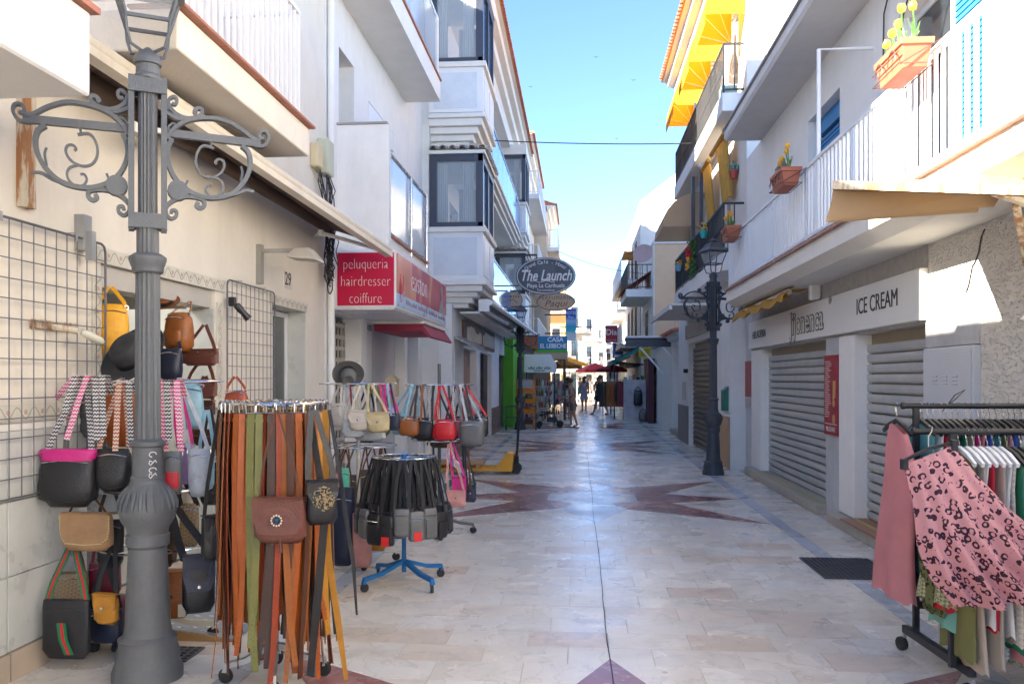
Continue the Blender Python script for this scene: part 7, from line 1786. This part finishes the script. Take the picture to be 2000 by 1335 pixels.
person('distant person in white far down the street', .75, 56.0, R(180), 1.7, cloth('far_white', (.65, .65, .66)), cloth('far_grey', (.2, .2, .22)), .05)
person('distant person in red far down the street', 1.4, 60.0, 0, 1.7, cloth('far_red', (.45, .04, .05)), cloth('far_dark', (.05, .05, .07)), .1)
t = thing('stroller', 'dark folding stroller with black wheels facing left', 'stroller', None, (-.90, 28.25, 0))
q = B()
for s in (-.2, .2):
    q.tube([(-.42, s, .10), (-.10, s, .48), (.36, s, .98), (.48, s, 1.05)], .014, 6); q.tube([(.28, s, .08), (.05, s, .50), (-.35, s, .52)], .014, 6)
q.tube([(.48, -.2, 1.05), (.50, 0, 1.06), (.48, .2, 1.05)], .018, 6); q.tube([(-.40, -.2, .12), (-.40, .2, .12)], .012, 6); q.tube([(.28, -.2, .1), (.28, .2, .1)], .012, 6); q.build('frame', blackm, t, 40)
nv = cloth('stroller_navy', (.02, .025, .06))
q = B(); q.sweep([(-.42, 0, .40), (-.15, 0, .46), (.02, 0, .50), (.22, 0, .95)], (0, 1, 0), .36, .04); q.build('seat', nv, t)
q = B(); ar = [(.24 - .30 * math.sin(a), .62 + .42 * math.cos(a)) for a in [R(-25 + i * 14) for i in range(9)]]
for i in range(8): q.quad((ar[i][0], -.2, ar[i][1]), (ar[i][0], .2, ar[i][1]), (ar[i + 1][0], .2, ar[i + 1][1]), (ar[i + 1][0], -.2, ar[i + 1][1]))
q.build('canopy', nv, t, 60)
for (x, r_) in ((-.42, .10), (.28, .12)):
    for s in (-.22, .22):
        q = B(); q.lathe([(r_ * .7, -.02), (r_, -.018), (r_, .018), (r_ * .7, .02)], (x, s, r_), 16, axis=V(0, 1, 0)); q.lathe([(.01, -.012), (r_ * .7, -.012), (r_ * .7, .012), (.01, .012)], (x, s, r_), 12, 1, axis=V(0, 1, 0)); q.build('wheel', [rubber, galv], t, 40)
q = B(); q.box(-.15, .2, -.17, .17, .18, .34); q.build('basket', black, t, bev=.03)
# clothes stall on the right
t = thing('jacket_rack', 'rack of dark and brown leather jackets standing in the street', 'clothes rack', None, (1.35, 32.6, 0))
q = B(); q.tube([(-.42, 0, 0), (-.42, 0, 1.6), (.5, 0, 1.6), (.5, 0, 0)], .02, 8); q.build('frame', chrome, t, 40)
rnd = random.Random(8)
for k in range(12):
    j = thing('jacket', ['black', 'dark brown', 'tan leather', 'wine'][k % 4] + ' jacket hanging on the distant jacket rack', 'jacket', 'jackets on the distant rack', (.95 + k * .073, 32.6 + rnd.uniform(-.04, .04), .55), rnd.uniform(-.6, .6))
    q = B(); q.rings([[V(x, y, z) for x, y in se(a, .07, 12, 2.5)] for z, a in ((0, .20), (.35, .19), (.75, .22), (.92, .17), (.98, .06))]); q.build('jacket_body', [LB, LDB, LT, LWINE][k % 4], j, 60)
    for s in (-1, 1): q = B(); q.tube([(s * .18, 0, .88), (s * .24, 0, .55), (s * .23, -.02, .2)], [.06, .055, .045], 8); q.build('sleeve', [LB, LDB, LT, LWINE][k % 4], j, 60)
    q = B(); q.tube([(0, 0, .95), (0, 0, 1.03), (.02, 0, 1.06)], .004, 5); q.build('hook', chrome, j)
p0 = aty(1218, 822, 32.4)
t = thing('stall_cabinet', 'pale printed stall cabinet with a backpack hung on its front', 'stall', None, (p0.x, 32.4, 0))
q = B(); q.box(0, .86, 0, .6, .06, 1.55); q.build('cabinet', mat('stall_print', (.52, .50, .53), .6, var=.35, vs=3), t, bev=.01)
q = B(); q.box(-.03, .89, -.02, .63, 1.55, 1.59); q.box(0, .86, .02, .6, 0, .059); q.build('counter', galv, t)
bag('black backpack hung on the distant stall cabinet', 1246, 762, 790, 32.25, 17, LB, 'pack', .15, 0, LB, aty(1246, 755, 32.3), .03, cat='backpack', group='backpacks')
bag('grey holdall on the floor by the distant stall cabinet', 1256, 805, 822, 32.2, 18, LTAUPE, 'hobo', .2, 0, LB, aty(1256, 798, 32.2), .03, cat='backpack', group='holdalls')
for k in range(5):
    q = thing('merchandise_box', ['teal', 'white', 'brown', 'navy', 'green'][k] + ' goods box on top of the distant stall', 'box', None, (p0.x + .08 + k * .16, 32.6, 1.592))
    b = B(); b.box(-.06, .06, -.1, .1, 0, .10 + .05 * (k % 3)); b.box(-.062, .062, -.102, .102, .05, .06); b.build('carton', [gm['seagreen'], gm['white'], LT, gm['navy'], gm['green']][k], q, bev=.01)
t = thing('stall_post_frame', 'dark wine coloured stall frame beside the low white annex', 'stall', None, (2.55, 31.2, 0))
q = B(); q.box(0, .2, 0, 2.0, 0, 2.3); q.box(-.02, .22, -.02, 2.02, 2.3, 2.36); q.build('side_panel', mat('stall_wine', (.08, .02, .03), .6), t)
def parasol(label, x, y, z, r, m, n=6, name='parasol'):
    t = thing(name, label, 'parasol', None, (x, y, 0))
    q = B(); q.tube([(0, 0, 0), (0, 0, z + .4)], .025, 8); q.lathe([(.2, 0), (.2, .05), (.04, .08)], n=12); q.build('pole', alum, t, 40)
    q = B(); ring = [(r * math.cos(2 * math.pi * i / n), r * math.sin(2 * math.pi * i / n), z) for i in range(n)]
    for i in range(n):
        a, c = ring[i], ring[(i + 1) % n]; q.add([(0, 0, z + r * .38), a, c], [(0, 1, 2)]); q.quad(a, c, (c[0], c[1], z - .14), (a[0], a[1], z - .14))
    q.build('canopy', m, t)
    for i in range(n): q = B(); q.tube([(0, 0, z + r * .36), V(*ring[i]) * 1 + V(0, 0, -.02)], .010, 4); q.build('rib', alum, t)
parasol('red cafe parasol far down the street', 1.0, 52, 2.15, 1.2, redfab)
parasol('white cafe parasol beside the red one', -.1, 55, 2.2, 1.3, mat('parasol_white', (.7, .68, .64), .8, trl=.3))
parasol('yellow parasol on the left past the restaurant sign', -.55, 50, 2.5, 1.0, yellowfab)
parasol('cream parasol on the left far beyond the stroller', -.7, 46, 2.3, .9, beigefab)
def street_awning(label, x0, x1, y, z0, z1, d, m):
    t = thing('stall_awning', label, 'awning', None, (0, 0, 0))
    q = B(); q.quad((x0, y, z0), (x1, y + .0, z1), (x1, y + d, z1), (x0, y + d, z0)); q.quad((x0, y - .01, z0), (x0, y + d, z0), (x0, y + d, z0 - .18), (x0, y - .01, z0 - .18)); q.prism([(x0, y, z0), (x1, y, z1), (x1, y, z1 - .16), (x0, y, z0 - .16)], (0, .015, 0)); q.build('cloth', m, t)
    q = B()
    for k in range(5): yy = y + d * k / 4; q.tube([(x0, yy, z0 - .01), (x1, yy, z1 - .01)], .015, 4); q.tube([(x1, yy, 2.2), (x0, yy, z0 - .01)], .015, 4)
    q.build('frame', blackm, t)
    for yy in (y + .1, y + d - .1): q = B(); q.tube([(x0 + .1, yy, 0), (x0 + .1, yy, z0)], .03, 6); q.build('post', blackm, t)
teal = mat('teal_cloth', (.02, .20, .20), .8)
street_awning('teal awning over the jacket stall on the right', 1.35, 2.7, 34.5, 2.35, 3.05, 4, teal)
street_awning('dark green awning further right of the street', 1.6, 2.9, 40.5, 2.5, 3.2, 5, mat('awning_darkgreen', (.02, .10, .05), .8))
street_awning('white awning on the far right beyond the green one', 1.9, 3.0, 47.5, 2.5, 3.0, 5, beigefab)
def cafe_awning(label, X, y0, y1, d, m):
    t = thing('shop_awning', label, 'awning', None, (0, 0, 0)); q = B()
    q.sweep([(X, (y0 + y1) / 2, 3.0), (X + d, (y0 + y1) / 2, 2.5)], (0, 1, 0), y1 - y0, .02); q.box(X + d, X + d + .01, y0, y1, 2.28, 2.5); q.build('cloth', m, t)
    q = B(); q.tube([(X + d, y0, 2.5), (X + d, y1, 2.5)], .03, 6); q.build('front_bar', alum, t)
cafe_awning('cream shop awning on the left under the vertical hotel sign', -2.2, 36.5, 43, 1.3, beigefab)
q = thing('white_stall_hood', 'white printed stall hood below the blue restaurant sign', 'stall', None, (-1.95, 30.2, 0))
b = B(); b.prism([(0, 0, 1.85), (1.15, 0, 1.85), (1.15, 0, 2.15), (.95, 0, 2.5), (0, 0, 2.5)], (0, .9, 0)); b.build('hood', alum, q, bev=.01)
for x in (.05, 1.05): b = B(); b.box(x, x + .05, .4, .45, 0, 1.85); b.build('post', blackm, q)
b = B()
for k in range(18):
    if k % 6 != 5: b.box(.16 + k * .047, .19 + k * .047, -.005, -.001, 1.97, 2.03 + .02 * (k % 3))
for k in range(8): b.box(.35 + k * .05, .38 + k * .05, -.005, -.001, 1.89, 1.94)
b.build('worn_lettering', mat('sign_dkgreen', (.03, .12, .08), .5), q)
# ================================================================ more stalls and people further down the street
parasol('orange parasol beyond the souvenir rack', -.75, 41, 2.25, .8, mat('parasol_orange', (.55, .20, .03), .8, trl=.3))
parasol('small wine red parasol close to the teal awning', 1.75, 44.5, 2.1, .8, mat('parasol_wine', (.25, .02, .04), .8, trl=.3))
parasol('cream parasol in the sunlit gap far down the street', .45, 60.5, 2.3, 1.1, mat('parasol_cream', (.55, .48, .36), .8, trl=.3))
cafe_awning('yellow shop awning far along the left side', -1.65, 44.4, 49.6, 1.0, yellowfab)
cafe_awning('red shop awning at the sunlit ochre house', -.9, 57.4, 61.6, .9, redfab)
def cloth_stand(label, x, y, cols, n=8):
    t = thing('clothes_stand', label, 'clothes rack', None, (x, y, 0))
    q = B(); q.tube([(-.4, 0, 0), (-.4, 0, 1.55), (.4, 0, 1.55), (.4, 0, 0)], .02, 8); q.build('frame', steel, t, 40)
    for k in range(n):
        xx = -.34 + k * .68 / (n - 1); r_ = random.Random(int(x * 100) + k)
        j = thing('hanging_garment', 'garment hanging on the ' + label, 'garment', 'garments on the ' + label, (x + xx, y, .5 + r_.uniform(0, .15)), r_.uniform(.5, 1.1))
        L_ = 1.0 - j.location.z + .5
        q = B(); q.rings([[V(a, b_ * (1 + .3 * math.sin(a * 60)), z) for a, b_ in se(w_, .05, 14, 2.4)] for z, w_ in ((0, .19), (L_ * .5, .16), (L_ * .85, .18), (L_ * .96, .14), (L_, .04))]); q.build('cloth', cols[k % len(cols)], j, 60)
        q = B(); q.tube([(0, 0, L_), (0, 0, L_ + .05)], .006, 5); q.build('hook', steel, j)
cloth_stand('small rack of pale summer dresses on the left beyond the stroller', -1.15, 37.0, [gm['white'], gm['sky'], gm['beige'], gm['pink']])
cloth_stand('small rack of bright clothes on the left near the yellow parasol', -.85, 43.0, [gm['orange'], gm['red'], gm['teal'], gm['yellow']])
cloth_stand('small rack of dark clothes on the right under the green awning', 1.75, 40.0, [gm['navy'], gm['magenta'], gm['olive'], LB])
person('person in an orange top standing by the left stalls', -.5, 39.5, R(200), 1.66, cloth('orange_top', (.50, .20, .05)), cloth('jeans', (.06, .09, .16)), .05, 'down', (.05, .03, .02), longhair=True)
person('person in a light shirt strolling beyond the red parasol', .35, 49.0, 0, 1.74, cloth('light_shirt', (.60, .58, .55)), cloth('khaki', (.30, .24, .16)), .2, 'down', (.1, .08, .06))
person('person in a teal dress far off near the sunlit houses', .1, 63.0, R(180), 1.65, cloth('teal_dress', (.05, .25, .28)), cloth('teal_dress', (.05, .25, .28)), .05, 'down', (.12, .07, .03), dress=True, skirt=.5)
